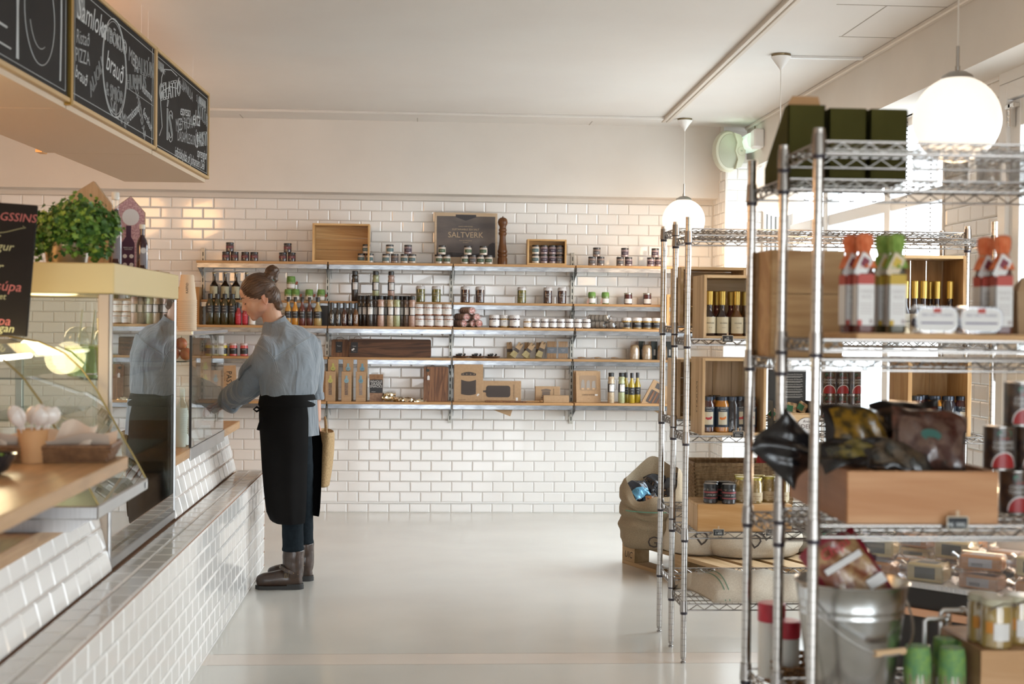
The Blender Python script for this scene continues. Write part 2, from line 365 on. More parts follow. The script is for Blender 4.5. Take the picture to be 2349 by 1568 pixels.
# tall white door beside the pier
b = B(); b.rbox(XR-.02, XR+.07, 6.161, 6.245, 0, 2.5, .004); b.rbox(XR-.02, XR+.07, 5.05, 5.129, 0, 2.5, .004); b.box(XR-.02, XR+.07, 5.05, 6.245, 2.501, 2.552); b.rbox(XR-.018, XR+.068, 5.13, 6.16, 2.425, 2.50, .004)
for y in (5.13, 6.06): b.rbox(XR+.0, XR+.05, y, y+.1, .01, 2.42, .003)
for z in (.01, 1.18, 2.3): b.rbox(XR+.002, XR+.048, 5.23, 6.06, z, z+.12, .003)
dr = struct('door_1', b, white_p); g = B(); g.quad((XR+.03, 5.2, .1), (XR+.03, 6.1, .1), (XR+.03, 6.1, 2.4), (XR+.03, 5.2, 2.4)); obj('pane', g, MATS['window_glass'], dr, False)
b = B(); b.rbox(XR-.03, XR+.0, 6.10, 6.125, 2.30, 2.40, .003); b.rbox(XR-.03, XR, 6.06, 6.16, 2.38, 2.40, .003)
for z in (2.32, 2.345, 2.37): b.ball((XR-.032, 6.112, z), .005, 5)
obj('hinge', b, chrome, dr)
b = B(); b.box(XR, XR+.2, .6, 5.05, 0, 2.6); struct('wall_side', b, plaster, smooth=False)
# walls outside the view that hold the daylight in
b = B(); b.box(-5.2, -5.1, -6.2, D, 0, 2.95); struct('wall_left', b, plaster, smooth=False)
b = B(); b.box(-5.2, -1.5, -6.2, -6.1, 0, 2.95); b.box(2.3, 3.2, -6.2, -6.1, 0, 2.95); b.box(-5.2, 3.2, -6.2, -6.1, 2.3, 2.95); b.box(-5.2, 3.2, -6.2, -6.1, 0, .25); struct('wall_front', b, plaster, smooth=False)
b = B(); b.box(-1.5, 2.3, -6.18, -6.12, .25, .31); b.box(-1.5, 2.3, -6.18, -6.12, 2.24, 2.3)
for x in (-1.5, .4, 2.24): b.box(x, x+.06, -6.18, -6.12, .25, 2.3)
struct('window_3', b, white_p, smooth=False)
# chain hanging in the window
b = B()
for k in range(52):
    z = 2.5-k*.022; b.ball((XR-.03, 7.42, z), .0045, 3); b.ball((XR-.03, 7.06+.0*k, z), .0045, 3)
tag(obj('blind_chain', b, mat('chain_metal', (.2, .18, .17), .4, 1)), 'thin beaded blind chain hanging in front of the bright window', 'chain')
b = B(); b.box(2.86, 60, -40, 70, -.4, -.12); struct('floor_outside', b, vary(mat('pavement', (.62, .62, .61), .8), (.55, .55, .54), (1, 1, 1)), smooth=False)
# ================================================================ pendant lamps
def pendant(i, x, y, zc, lab):
    t = thing('pendant_lamp', lab, 'lamp', (x, y, zc), 0, 'white globe pendant lamps')
    b = B(); b.ball((0, 0, 0), .15, 22)
    obj('globe', b, mat('opal_glass', (.9, .86, .8), .25, emit=(1, .88, .73), es=.42), t, ang=60)
    b = B(); b.lathe([(.058, .142), (.052, .153), (.03, .166), (.009, .170), (.009, .186), (.006, .188), (.006, .255), (.003, .257)], 24); obj('cap', b, mat('satin_nickel', (.42, .40, .37), .35, 1), t)
    b = B(); b.tube([(0, 0, .25), (0, 0, 2.86-zc-.06)], .0028, 6); obj('cord', b, mat('clear_cord', (.75, .72, .66), .3), t)
    b = B(); b.lathe([(.004, 2.86-zc-.088), (.007, 2.86-zc-.08), (.052, 2.86-zc-.018), (.054, 2.86-zc-.014), (.05, 2.86-zc-.012)], 28); obj('canopy', b, mat('canopy_white', (.82, .80, .77), .4), t)
    b = B(); b.lathe([(.05, 2.86-zc-.012), (.052, 2.86-zc-.001)], 20); obj('ceiling_plate', b, mat('dull_brass', (.25, .2, .12), .5, 1), t)
    lamp('globe_light', (x, y, zc-.19), 4.5, (1, .66, .38), .12)
pendant(0, 1.841, 9.93, 2.146, 'white globe pendant nearest the tiled back wall')
pendant(1, 1.905, 7.5, 2.146, 'white globe pendant half hidden behind the green boxes')
pendant(2, 1.855, 4.85, 2.138, 'large white globe pendant at upper right, nearest the camera')
b = B(); b.rbox(1.96, 2.37, 7.52, 7.545, 2.845, 2.862, .003); tag(obj('cable_duct', b, white_p), 'thin white cable duct on the ceiling beside the middle pendant', 'cable duct')
# round speaker in the corner
cream = mat('speaker_shell', (.56, .55, .43), .45)
t = thing('wall_speaker', 'large round cream speaker mounted high in the back corner', 'speaker', (2.17, 10.14, 2.655), R(16))
b = B(); b.M = Matrix.Rotation(R(90), 4, 'X'); b.lathe([(.04, -.02), (.11, .0), (.146, .03), (.150, .055), (.138, .078), (.118, .088)], 36, sx=.78); obj('shell', b, cream, t)
b = B(); b.M = Matrix.Rotation(R(90), 4, 'X'); b.lathe([(.130, .076), (.120, .090), (.06, .103), (.004, .106)], 36, sx=.76)
obj('grille', b, vary(mat('speaker_grille', (.42, .42, .32), .7), (.36, .36, .27), (900, 900, 900), kind='V'), t)
b = B(); b.M = Matrix.Rotation(R(90), 4, 'X') 
pts = [(.02, .128), (.045, .06), (.03, 0), (.052, -.06), (.035, -.128), (.075, -.115), (.104, -.06), (.112, 0), (.104, .06), (.072, .115)]
b.prism(pts, .082, .112, 'z'); obj('front_rib', b, cream, t)
b = B(); b.M = Matrix.Rotation(R(90), 4, 'X'); b.lathe([(.03, .112), (.03, .115), (.028, .117)], 24, (.076, 0, 0)); obj('badge', b, cream, t)
b = B(); word(b, 'W', .018, .076, -.119, 0); obj('badge_letter', b, mat('badge_green', (.12, .18, .10), .5), t, False)
b = B(); b.rbox(.02, .10, .0, .14, -.02, .02, .005); obj('bracket', b, cream, t)
# emergency light on the right bulkhead
t = thing('emergency_light', 'lit emergency light box on the right bulkhead beside the speaker', 'emergency light', (2.38, 10.0, 2.72))
b = B(); b.rbox(-.075, 0, -.21, -.09, -.07, .065, .012); obj('housing', b, white_p, t)
b = B(); b.prism([(0, -.06), (-.04, -.068), (-.085, -.05), (-.10, 0), (-.085, .045), (-.04, .06), (0, .06)], -.09, .17, 'y'); obj('diffuser', b, mat('lit_diffuser', (.7, .8, .72), .3, emit=(.72, .95, .80), es=.22), t)
b = B(); b.rbox(-.06, -.045, -.095, -.07, -.045, .05, .002); obj('lamp_end', b, mat('lit_tube', (1, 1, 1), .4, emit=(.85, 1, .9), es=1.6), t)
b = B(); b.tube([(-.01, .05, .06), (-.01, .05, .14)], .004, 6); obj('cable', b, MATS['dull_brass'], t)
lamp('emergency_glow', (2.2, 9.95, 2.74), .12, (.75, 1, .82), .06)
# ================================================================ the service counter on the left
XP = -.886
b = B(); b.box(-1.02, XP, -1.2, 8.2, 0, .545); b.box(-1.75, -1.11, -1.2, 8.2, 0, .75); b.box(-1.11, -1.02, -1.2, 8.2, 0, .54)
pl = thing('tiled_counter_base', 'long white-tiled counter base with a stepped plinth, running along the left', 'counter')
obj('core', b, grout_r, pl, False)
b = B(); tiles(b, (XP, -1.2, 0), (0, 1, 0), (0, 0, 1), 9.4, .547, ju=.02, jv=.0095, seed=21); tiles(b, (XP+.006, 8.2, 0), (-1, 0, 0), (0, 0, 1), .16, .547, ju=.0, jv=.0095, seed=22)
obj('front_tiles', b, [tile_m, grout_r], pl, False)
b = B(); tiles(b, (XP+.004, -1.2, .547), (0, 1, 0), (-1, 0, 0), 9.4, .166, ju=.05, jv=.005, seed=23); obj('ledge_tiles', b, [tile_m, grout_r], pl, False)
b = B()
for y0, y1, sd in ((-1.2, 4.93, 24), (6.2, 8.2, 25)): tiles(b, (-1.048, y0, .553), (0, 1, 0), (-.052, 0, .205), y1-y0, .2304, ju=(y1-y0) % .1528, jv=0, seed=sd)
obj('sloped_tiles', b, [tile_m, grout_r], pl, False)
b = B(); b.rbox(-1.75, -1.09, -1.2, 4.93, .755, .80, .003); tag(obj('worktop', b, oak), 'lower oak worktop on the near part of the tiled counter', 'worktop')
b = B(); b.rbox(-1.75, -1.09, 6.22, 8.72, .755, .80, .003); tag(obj('worktop', b, oak), 'oak worktop on the far part of the tiled counter, under the glass sneeze case', 'worktop')
b = B(); b.rbox(-1.70, -.83, -1.2, 4.12, .987, 1.024, .003)
rc = thing('raised_counter', 'raised oak counter top at lower left with cup and basket on it', 'counter top'); obj('top', b, wood('oak_warm', (.54, .32, .15), (.43, .25, .11), 1, .8, .35), rc)
b = B(); b.tube([(-.95, 2.86, .80), (-.95, 2.86, .987)], .014, 12); b.lathe([(.022, .80), (.022, .806)], 14, (-.95, 2.86, 0)); obj('post', b, steel, rc)
b = B(); b.rbox(-1.66, -1.62, -1.2, 4.1, .80, .987, .003); obj('back_rail', b, steel, rc)
glass = thin_glass('case_glass', (.94, .965, .945), 0, 1.1); gf = thin_glass('green_glass', (.85, .93, .88), 0, 1.2)
# tall chilled case with a gold lid
t = thing('display_case', 'tall glass display case with cream gold lid, standing on the tiled ledge', 'display case')
x0, x1, y0, y1 = -1.72, -1.052, 4.93, 6.2
gold = mat('gold_lacquer', (.66, .53, .27), .35, .25)
b = B(); b.rbox(x0, x1+.01, y0-.01, y1+.01, 1.50, 1.605, .004); obj('lid', b, gold, t)
b = B(); b.rbox(x0, x1+.004, y0, y1, .557, .592, .003); obj('base', b, steel, t)
b = B(); b.box(x1-.006, x1, y0, y1, .592, 1.5); obj('front_glass', b, thin_glass('coated_glass', (.90, .91, .88), 0, 1.9), t, False)
b = B(); b.box(x0, x1-.05, y0, y0+.005, .592, 1.5); obj('side_glass', b, glass, t, False)
b = B(); b.box(x0, x1-.006, y1-.006, y1, .592, 1.5); obj('side_glass', b, glass, t, False)
b = B(); b.rbox(x1-.046, x1-.008, y0, y0+.03, .592, 1.5, .003); obj('corner_post', b, mat('beige_profile', (.52, .42, .33), .4, .2), t)
b = B(); b.rbox(x1-.008, x1+.003, y0-.003, y0+.006, .592, 1.5, .002); b.rbox(x1-.006, x1+.004, y1-.012, y1+.002, .592, 1.5, .002); obj('edge_trim', b, steel, t)
b = B(); b.rbox(x0, x0+.03, y0, y0+.03, .592, 1.5, .003); b.rbox(x0, x0+.03, y1-.03, y1, .592, 1.5, .003); obj('rear_post', b, steel, t)
for z in (1.21, .90): b = B(); b.box(x0+.03, x1-.03, y0+.02, y1-.02, z-.006, z); obj('glass_shelf', b, gf, t, False)
b = B(); b.box(-1.56, -1.46, 4.95, 5.0, 1.255, 1.5); obj('dark_panel', b, mat('dark_olive_panel', (.10, .095, .06), .5), t)
lamp('case_light', (-1.4, 5.5, 1.46), 1.6, (1, .78, .45), .1)
# smoothie cups
drink = mat('green_smoothie', (.50, .62, .16), .25, spec=.4); foam = mat('smoothie_foam', (.72, .74, .38), .6)
def smoothie():
    t = thing('smoothie_cup', '', 'drink')
    b = B(); b.lathe([(.030, .003), (.040, .10), (.0405, .102)], 24); obj('drink', b, drink, t)
    b = B(); b.lathe([(.0405, .102), (.041, .108)], 24); obj('foam', b, foam, t)
    b = B(); b.lathe([(.031, 0), (.0415, .118), (.044, .119), (.044, .121)], 24, cap=False); obj('cup', b, thin_glass('clear_plastic', (.93, .95, .93), .02, 1.2), t)
    b = B(); b.lathe([(.044, .121), (.043, .13), (.036, .155), (.022, .17), (.008, .174)], 24, cap=False); obj('dome_lid', b, MATS['clear_plastic'], t)
    b = B(); b.tube([(0, 0, .03), (.02, 0, .235)], .0035, 8); obj('straw', b, mat('pale_straw', (.62, .55, .38), .5), t)
    return t
p = smoothie()
for i, (x, y) in enumerate(((-1.20, 5.06), (-1.12, 5.16), (-1.22, 5.34))):
    place(p, (x, y, 1.211), ('green smoothie in a domed cup, leftmost in the tall glass case', 'green smoothie in a domed cup behind the beige case post', 'green smoothie cup farther back in the tall glass case')[i], 'green smoothies in the glass case')
# paper slip and small things behind the glass
b = B(); b.M = Matrix.Translation((-1.19, 5.6, 1.39)) @ Matrix.Rotation(R(-4), 4, 'Y'); b.rbox(-.06, .06, -.003, .003, -.03, .03, .001)
tag(obj('shelf_sign', b, mat('cream_card', (.62, .56, .38), .6)), 'blank cream card hanging inside the tall glass case', 'card')
# sloping curved-glass case
t = thing('curved_glass_case', 'low display case with curved glass front, beside the tall case', 'display case')
prof = [(-.925, .878), (-.95, .925), (-.99, .995), (-1.04, 1.085), (-1.09, 1.175), (-1.14, 1.245), (-1.20, 1.30), (-1.28, 1.335), (-1.38, 1.352), (-1.52, 1.356), (-1.66, 1.356)]
b = B()
for (a, c), (d, e_) in zip(prof, prof[1:]): b.quad((a, 4.16, c), (a, 4.88, c), (d, 4.88, e_), (d, 4.16, e_))
obj('curved_glass', b, glass, t, ang=80)
b = B(); b.prism(prof + [(-1.66, .88)], 4.878, 4.88, 'y'); obj('end_glass', b, glass, t, False)
for y in (4.17, 4.879): b = B(); b.tube([(a, y, c) for a, c in prof], .0032, 6); obj('glass_edge', b, mat('bronze_edge', (.30, .23, .09), .35, .8), t)
b = B(); b.rbox(-1.66, -.918, 4.14, 4.885, .838, .878, .004); obj('base_tray', b, steel, t)
b = B(); b.prism([(-1.30, .80), (-1.0, .80), (-.94, .838), (-1.30, .838)], 4.16, 4.86, 'y'); obj('bracket', b, steel, t)
b = B(); b.rbox(-.917, -.914, 4.835, 4.86, .848, .868, .001); obj('badge', b, mat('badge_white', (.7, .7, .7), .4), t)
b = B(); b.tube([(-1.30, 4.2, 1.29), (-1.30, 4.84, 1.29)], .008, 10); obj('light_tube', b, mat('case_tube', (1, 1, 1), .3, emit=(1, .88, .62), es=9), t)
b = B(); b.rbox(-1.55, -1.10, 4.2, 4.84, 1.115, 1.121, .001); obj('glass_shelf', b, gf, t)
lamp('case_tube_light', (-1.3, 4.5, 1.27), 1.4, (1, .80, .45), .06)
def heap(name, lab, cat, cx, cy, z, col, n, r, spread, pan=(.55, .54, .50)):
    t = thing(name, lab, cat, (cx, cy, z)); rn = random.Random(n)
    b = B(); b.loft([[(sx_*a, sy_*bb, zz) for sx_, sy_ in ((-1, -1), (1, -1), (1, 1), (-1, 1))] for a, bb, zz in ((spread*.9, spread*.7, 0), (spread*1.1, spread*.9, .045))], cap=False)
    b.loft([[(sx_*a, sy_*bb, zz) for sx_, sy_ in ((-1, -1), (1, -1), (1, 1), (-1, 1))] for a, bb, zz in ((spread*1.1, spread*.9, .045), (spread*1.16, spread*.96, .047))], cap=False)
    obj('tray', b, mat('pan_steel', pan, .3, 1), t)
    b = B()
    for _ in range(n): b.ball((rn.uniform(-1, 1)*spread*.9, rn.uniform(-1, 1)*spread*.7, .03+rn.random()*.035), r*rn.uniform(.6, 1.2), 4, sc=(1, 1, .7))
    o = obj('filling', b, col, t); o['kind'] = 'stuff'; return t
heap('salad_tray', 'steel tray of orange salad in the curved glass case', 'tray of food', -1.28, 4.42, .885, vary(mat('orange_salad', (.75, .30, .02), .4), (.62, .42, .03), (60, 60, 60)), 60, .014, .12)
heap('salad_tray', 'steel tray of red topping at the right end of the curved case', 'tray of food', -1.10, 4.70, .885, vary(mat('red_salad', (.42, .12, .08), .5), (.48, .25, .14), (60, 60, 60)), 50, .011, .09)
# chalk sign on the curved case
def board_text(b, items, M, mi=0):
    for body, size, u, v, rot, kw in items: into(b, text_mesh(body, size, **kw), M @ Matrix.Translation((u, v, 0)) @ Matrix.Rotation(R(rot), 4, 'Z'), mi)
chalkbd = vary(mat('blackboard', (.0085, .0065, .0055), .7, spec=.2), (.014, .0105, .009), (5, 5, 5))
chalk = mat('white_chalk', (.55, .56, .56), .9); chalk_d = mat('thin_chalk', (.34, .345, .345), .9)
t = thing('chalk_menu_sign', 'black chalk sign with handwritten soup menu, cut by the left edge', 'sign', (-1.30, 4.60, 1.358)); t.rotation_euler = (R(-3), R(3.5), 0)
b = B(); b.rbox(-.29, .055, -.006, .006, 0, .42, .003); obj('board', b, chalkbd, t)
pk = mat('pink_chalk', (.42, .13, .12), .9); yc = mat('yellow_chalk', (.40, .39, .22), .9)
s = .038
for mm, items in ((pk, [('& DAGSSINS', .037, -.045, .375, 0, dict(shear=.15)), ('Nautasúpa', .045, -.07, .155, 0, dict(shear=.2)), ('og', .045, -.085, .085, 4, dict(shear=.2)), ('laxasúpa', .042, -.07, .045, 0, dict(shear=.2))]),
                  (yc, [('réttur', s, -.10, .31, 0, dict(shear=.25)), ('kjúklingur', s, -.085, .28, 0, dict(shear=.25)), ('fiskur', .046, -.09, .215, 0, dict(shear=.3)), ('kasmet', .028, -.06, .122, 0, dict(shear=.2)), ('Vegan', .036, -.03, .022, 0, dict(shear=.25))])):
    b = B(); board_text(b, items, Matrix.Translation((0, -.0075, 0)) @ FRONT); obj('chalk_writing', b, mm, t, False)
b = B(); b.tube([(-.12+.012*k, -.0075, .335-.012*math.sin(k*.35)) for k in range(12)]+[(.025, -.0075, .345), (.015, -.0075, .35)], .0008, 4); obj('chalk_flourish', b, yc, t)
# plant on the lid
t = thing('potted_parsley', 'bushy green parsley in a metal planter on the gold lid', 'plant', (-1.235, 5.06, 1.606))
b = B(); b.lathe([(.066, .0), (.070, .004), (.080, .068), (.083, .072), (.080, .072), (.074, .06)], 28, cap=True, sy=.8); obj('planter', b, mat('planter_metal', (.62, .58, .54), .28, 1), t)
def leaf_cloud(b, n, cx, cy, cz, rx, ry, rz, size, droop=.5, seed=3, low=-.9):
    rn = random.Random(seed)
    for _ in range(n):
        th = rn.uniform(0, 2*PI); ph = math.asin(rn.uniform(low, 1)); r = rn.uniform(.72, 1.03)
        p = Vector((cx+rx*r*math.cos(th)*math.cos(ph), cy+ry*r*math.sin(th)*math.cos(ph), cz+rz*r*math.sin(ph)))
        for q in range(rn.choice((2, 3))):
            nrm = Vector((math.cos(th)+rn.uniform(-.8, .8), math.sin(th)+rn.uniform(-.8, .8), .7+rn.uniform(-.5, .7))).normalized()
            u = nrm.orthogonal().normalized(); v = nrm.cross(u); a = rn.uniform(0, 6.28); u, v = u*math.cos(a)+v*math.sin(a), v*math.cos(a)-u*math.sin(a); s_ = size*rn.uniform(.6, 1.2)
            o = p + Vector([rn.uniform(-1, 1)*size for _ in range(3)])
            out = [(0, -.6), (.45, -.35), (.35, -.05), (.75, .15), (.4, .35), (.45, .8), (0, .62), (-.45, .8), (-.4, .35), (-.75, .15), (-.35, -.05), (-.45, -.35)]
            b.add([o+u*(x_*s_)+v*(y_*s_)+nrm*(abs(x_)*.3*s_) for x_, y_ in out], [tuple(range(12))], rn.choice((0, 0, 1, 1, 2)))
b = B(); leaf_cloud(b, 620, .03, 0, .125, .15, .12, .080, .0165); leaf_cloud(b, 75, -.115, -.03, .06, .055, .06, .05, .015, seed=5); leaf_cloud(b, 75, .115, -.05, .06, .05, .05, .05, .015, seed=6); leaf_cloud(b, 40, .05, 0, .20, .09, .05, .035, .015, seed=9); leaf_cloud(b, 40, -.0, -.07, .055, .09, .04, .04, .015, seed=19)
o = obj('foliage', b, [mat('leaf_dark', (.045, .12, .02), .5), mat('leaf_mid', (.11, .22, .03), .5), mat('leaf_light', (.20, .32, .04), .5)], t, False); o['kind'] = 'stuff'
b = B(); rn = random.Random(2)
for _ in range(40):
    a, c = rn.uniform(0, 6.28), rn.uniform(.03, .14); b.tube([(math.cos(a)*.03, math.sin(a)*.03, .05), (math.cos(a)*c*.7+.02, math.sin(a)*c*.7, .12), (math.cos(a)*c+.03, math.sin(a)*c, .15)], .0013, 4)
obj('stems', b, MATS['leaf_mid'], t)
# wooden house shape, pink house stand, juice bottles on the lid
b = B(); b.M = Matrix.Translation((-1.31, 5.75, 1.606)); b.prism([(-.075, 0), (.09, 0), (.09, .25), (.012, .352), (-.075, .295)], -.02, .02)
tag(obj('house_shaped_board', b, wood('pale_maple', (.42, .29, .17), (.36, .24, .13), 2, 1.2)), 'plain wooden house-shaped board behind the parsley', 'board')
t = thing('house_shaped_stand', 'pink house-shaped stand with printed bottle, beside the juice bottles', 'display stand', (-1.195, 5.93, 1.606), R(8))
hp = [(-.062, 0), (.062, 0), (.062, .245), (.004, .312), (-.062, .262)]
b = B(); b.prism(hp, -.006, .012); obj('wood_back', b, MATS['pale_maple'], t)
b = B(); b.prism([(x*.95, z*.985+.002) for x, z in hp], -.0075, -.006); obj('pink_print', b, vary(mat('pink_print', (.62, .38, .38), .6), (.42, .20, .22), (140, 140, 140), (.42, .6)), t)
b = B(); b.M = Matrix.Rotation(R(90), 4, 'X'); b.lathe([(.034, .0078), (.034, .0085)], 28, (.004, .225, 0)); obj('round_label', b, mat('print_white', (.72, .68, .66), .6), t)
b = B(); b.prism([(-.03, .004), (.02, .004), (.02, .12), (.006, .145), (.006, .19), (-.014, .19), (-.014, .145), (-.03, .12)], -.0085, -.0077); obj('printed_bottle', b, mat('print_plum', (.06, .012, .04), .6), t)
b = B()
for x in (-.018, .008):
    for z in (.03, .065):
        b.M = Matrix.Rotation(R(90), 4, 'X'); b.lathe([(.0085, .0088), (.0085, .0092)], 14, (x, z, 0))
b.M = None; word(b, 'BERRY JUICE', .007, -.005, -.009, .10); word(b, 'NATURAL', .007, -.005, -.009, .093); obj('print_icons', b, MATS['print_white'], t, False)
dkj = mat('dark_berry_juice', (.030, .008, .016), .12, coat=.6); clg = thin_glass('bottle_glass', (.93, .95, .94), .0, 1.4)
def juice(h, r, neck, capc):
    t = thing('juice_bottle', '', 'bottle')
    b = B(); b.lathe([(r*.9, 0), (r, .006), (r, h*.56), (r*.8, h*.66), (neck, h*.74), (neck, h*.78)], 22); obj('juice', b, dkj, t)
    b = B(); b.lathe([(neck*1.05, h*.77), (neck*1.02, h*.93)], 18); obj('neck', b, clg if capc else dkj, t)
    b = B(); b.lathe([(neck*1.2, h*.9), (neck*1.25, h*.905), (neck*1.25, h*.99), (neck*1.1, h)], 18); obj('cap', b, mat('cap_white', (.68, .66, .60), .4), t)
    b = B(); b.lathe([(r*1.01, h*.12), (r*1.01, h*.5)], 16, arc=(R(-100), R(-35)), cap=False); obj('label', b, mat('label_print', (.18, .17, .19), .6), t)
    b = B(); b.M = Matrix.Rotation(R(22), 4, 'Z') @ Matrix.Translation((0, -r*1.03, 0)) @ Matrix.Rotation(R(90), 4, 'X'); b.lathe([(r*.5, 0), (r*.5, .0006)], 16, (0, h*.43, 0)); obj('round_mark', b, mat('label_grey', (.5, .5, .5), .6), t)
    return t
place(juice(.285, .0245, .0115, 1), (PX(263, 5.45), 5.45, 1.606), 'tall juice bottle with clear neck and white cap behind the parsley', 'juice bottles on the gold lid')
place(juice(.185, .0225, .009, 0), (PX(325, 5.75), 5.75, 1.606), 'small dark juice bottle with white cap at the right of the gold lid', 'juice bottles on the gold lid')
b = B(); b.rbox(-1.20, -1.06, 5.85, 6.1, 1.6055, 1.612, .002); tag(obj('wooden_strip', b, MATS['pale_maple']), 'thin wooden strip lying at the far end of the gold lid', 'board')
# cup of spoons, basket, bowl on the raised counter
t = thing('paper_cup', 'kraft paper cup holding clear plastic spoons on the raised counter', 'cup', (PX(77, 3.93), 3.93, 1.0245))
kraft_c = mat('kraft_cup', (.56, .30, .13), .7); b = B(); b.lathe([(.032, 0), (.0415, .088), (.043, .089), (.043, .091), (.040, .0905), (.031, .003)], 30); obj('wall', b, kraft_c, t)
sp_m = mat('milky_plastic', (.74, .68, .63), .25, coat=.3); rn = random.Random(4)
def spoon_bm():
    b = B(); b.tube([(0, 0, 0), (0, 0, .10)], .0028, 6)
    b.loft([[Vector((w_*math.cos(a), w_*.35*math.sin(a)-.004*math.sin(PI*k/8), .095+.0065*k)) for a in [2*PI*i/12 for i in range(12)]] for k, w_ in enumerate((.003, .010, .0155, .0185, .0195, .019, .0165, .011, .003))]); return b
spn = tag(obj('plastic_spoon', spoon_bm(), sp_m), '', 'spoon')
cx, cy = t.location.x, t.location.y
for i in range(13):
    a = 2*PI*i/13+.2; tl = rn.uniform(.18, .36); r0 = .012
    place(spn, (cx+r0*math.cos(a), cy+r0*math.sin(a), 1.030+rn.uniform(0, .012)), 'clear plastic spoon standing in the kraft cup on the raised counter', 'spoons in the kraft cup', rot=(-math.sin(a)*tl, math.cos(a)*tl, rn.uniform(-.6, .6)), sc=1.0)
def weave_box(b, w_, d, h, z0=0, flare=1.1, rows=5, n=72, r=.0042, mi=0, amp=.003):
    per = []
    for i in range(n):
        s_ = 4*i/n; k = int(s_); f = s_-k; cs = [(-1, -1), (1, -1), (1, 1), (-1, 1), (-1, -1)]; a_, b_ = cs[k], cs[k+1]; per.append((a_[0]+(b_[0]-a_[0])*f, a_[1]+(b_[1]-a_[1])*f))
    for k in range(rows):
        f = k/max(1, rows-1); sc = 1+(flare-1)*f; z = z0+r+(h-2*r)*f
        pts = []
        for i, (x, y) in enumerate(per):
            o_ = 1+amp*(1 if (i//2+k) % 2 else -1)/max(w_, .05)*2; pts.append((x*w_/2*sc*o_, y*d/2*sc*o_, z))
        b.tube(pts+[pts[0]], r, 5, mi, False)
    return b
wick = vary(mat('dark_wicker', (.14, .065, .03), .5), (.22, .11, .05), (60, 60, 60))
t = thing('bread_basket', 'flat dark wicker basket lined with paper on the raised counter', 'basket', (-1.03, 4.005, 1.0245), R(4))
b = B(); b.box(-.17, .17, -.085, .085, 0, .004); weave_box(b, .34, .17, .04, rows=6, r=.0038); obj('wicker', b, wick, t)
b = B(); b.tube([(.17*1.1*x_, .085*1.1*y_, .043) for x_, y_ in ((-1, -1), (1, -1), (1, 1), (-1, 1), (-1, -1))], .006, 8); obj('rim', b, wick, t)
pap = mat('liner_paper', (.66, .53, .42), .8); b = B(); rn = random.Random(8)
def sheet(b, f, nu=8, nv=8, mi=0):
    vs = [f(i/nu, j/nv) for j in range(nv+1) for i in range(nu+1)]; b.add(vs, [(j*(nu+1)+i, j*(nu+1)+i+1, (j+1)*(nu+1)+i+1, (j+1)*(nu+1)+i) for j in range(nv) for i in range(nu)], mi); return b
sheet(b, lambda u, v: (-.18+.36*u, -.09+.18*v, .02+.05*abs(2*v-1)**2+.012*math.sin(9*u+4*v)), 14, 8)
sheet(b, lambda u, v: (.02+.10*u+.03*v, -.05+.02*math.sin(5*u), .03+.075*v+.01*math.sin(6*u)), 8, 6)
sheet(b, lambda u, v: (-.17+.10*u-.02*v, -.06+.02*math.sin(5*u), .02+.06*v-.012*abs(u-.5)*4), 8, 6)
obj('paper_liner', b, pap, t, ang=60)
t = thing('black_bowl', 'black bowl with green salad at the left edge of the raised counter', 'bowl', (-1.075, 3.62, 1.0245))
b = B(); b.lathe([(.03, 0), (.05, .012), (.066, .04), (.07, .052), (.064, .05), (.045, .018)], 26); obj('bowl', b, mat('glossy_black', (.02, .02, .024), .12), t)
b = B(); leaf_cloud(b, 30, 0, 0, .045, .045, .045, .015, .008, seed=12); o = obj('salad', b, MATS['leaf_light'], t, False); o['kind'] = 'stuff'
# small glass case on the far worktop
t = thing('sneeze_case', 'small glass case with pale top holding bottles on the far worktop', 'display case')
b = B(); b.rbox(-1.55, -1.082, 6.83, 8.02, 1.338, 1.357, .003); obj('top_panel', b, mat('cream_laminate', (.70, .64, .54), .3), t)
b = B(); b.rbox(-1.088, -1.076, 6.83, 8.05, 1.340, 1.360, .003); obj('top_rail', b, mat('pale_steel', (.75, .75, .75), .25, 1), t)
b = B(); b.box(-1.094, -1.088, 6.86, 7.98, .802, 1.338); obj('front_glass', b, glass, t, False)
b = B(); b.box(-1.55, -1.10, 6.855, 6.86, .802, 1.338); obj('side_glass', b, glass, t, False)
b = B(); b.box(-1.097, -1.086, 6.852, 6.864, .802, 1.338); obj('black_seal', b, black, t, False)
b = B(); b.box(-1.5, -1.12, 6.9, 7.9, 1.208, 1.214); obj('glass_shelf', b, gf, t, False)
b = B(); b.rbox(-1.091, -1.084, 6.84, 7.99, .742, .802, .002); obj('steel_strip', b, steel, t)
def carafe():
    t = thing('glass_bottle', '', 'bottle'); h = .27
    b = B(); b.lathe([(.030, 0), (.034, .004), (.034, .15), (.032, .168), (.022, .195), (.0125, .215), (.0115, .26), (.0135, .262), (.0135, h)], 20, cap=False); obj('glass', b, clg, t)
    b = B(); b.lathe([(.031, 0), (.031, .01)], 20); obj('thick_base', b, gf, t); return t
p = carafe()
for i, (x, y) in enumerate(((-1.16, 7.05), (-1.2, 7.28), (-1.155, 7.30), (-1.17, 7.50))):
    place(p, (x, y, .8005), f'empty clear glass bottle in the small case, {nth(i, 4)} of four', 'empty bottles in the small glass case')
cupw = obj('plastic_cup', B().lathe([(.026, 0), (.033, .07), (.035, .071), (.035, .073), (.0325, .071), (.0255, .003)], 18), mat('milky_cup', (.72, .72, .70), .3)); tag(cupw, '', 'cup')
for i in range(12): place(cupw, (-1.15, 6.93, .8005+i*.0105), 'clear plastic cup in the tall stack inside the small glass case', 'stacked plastic cups')
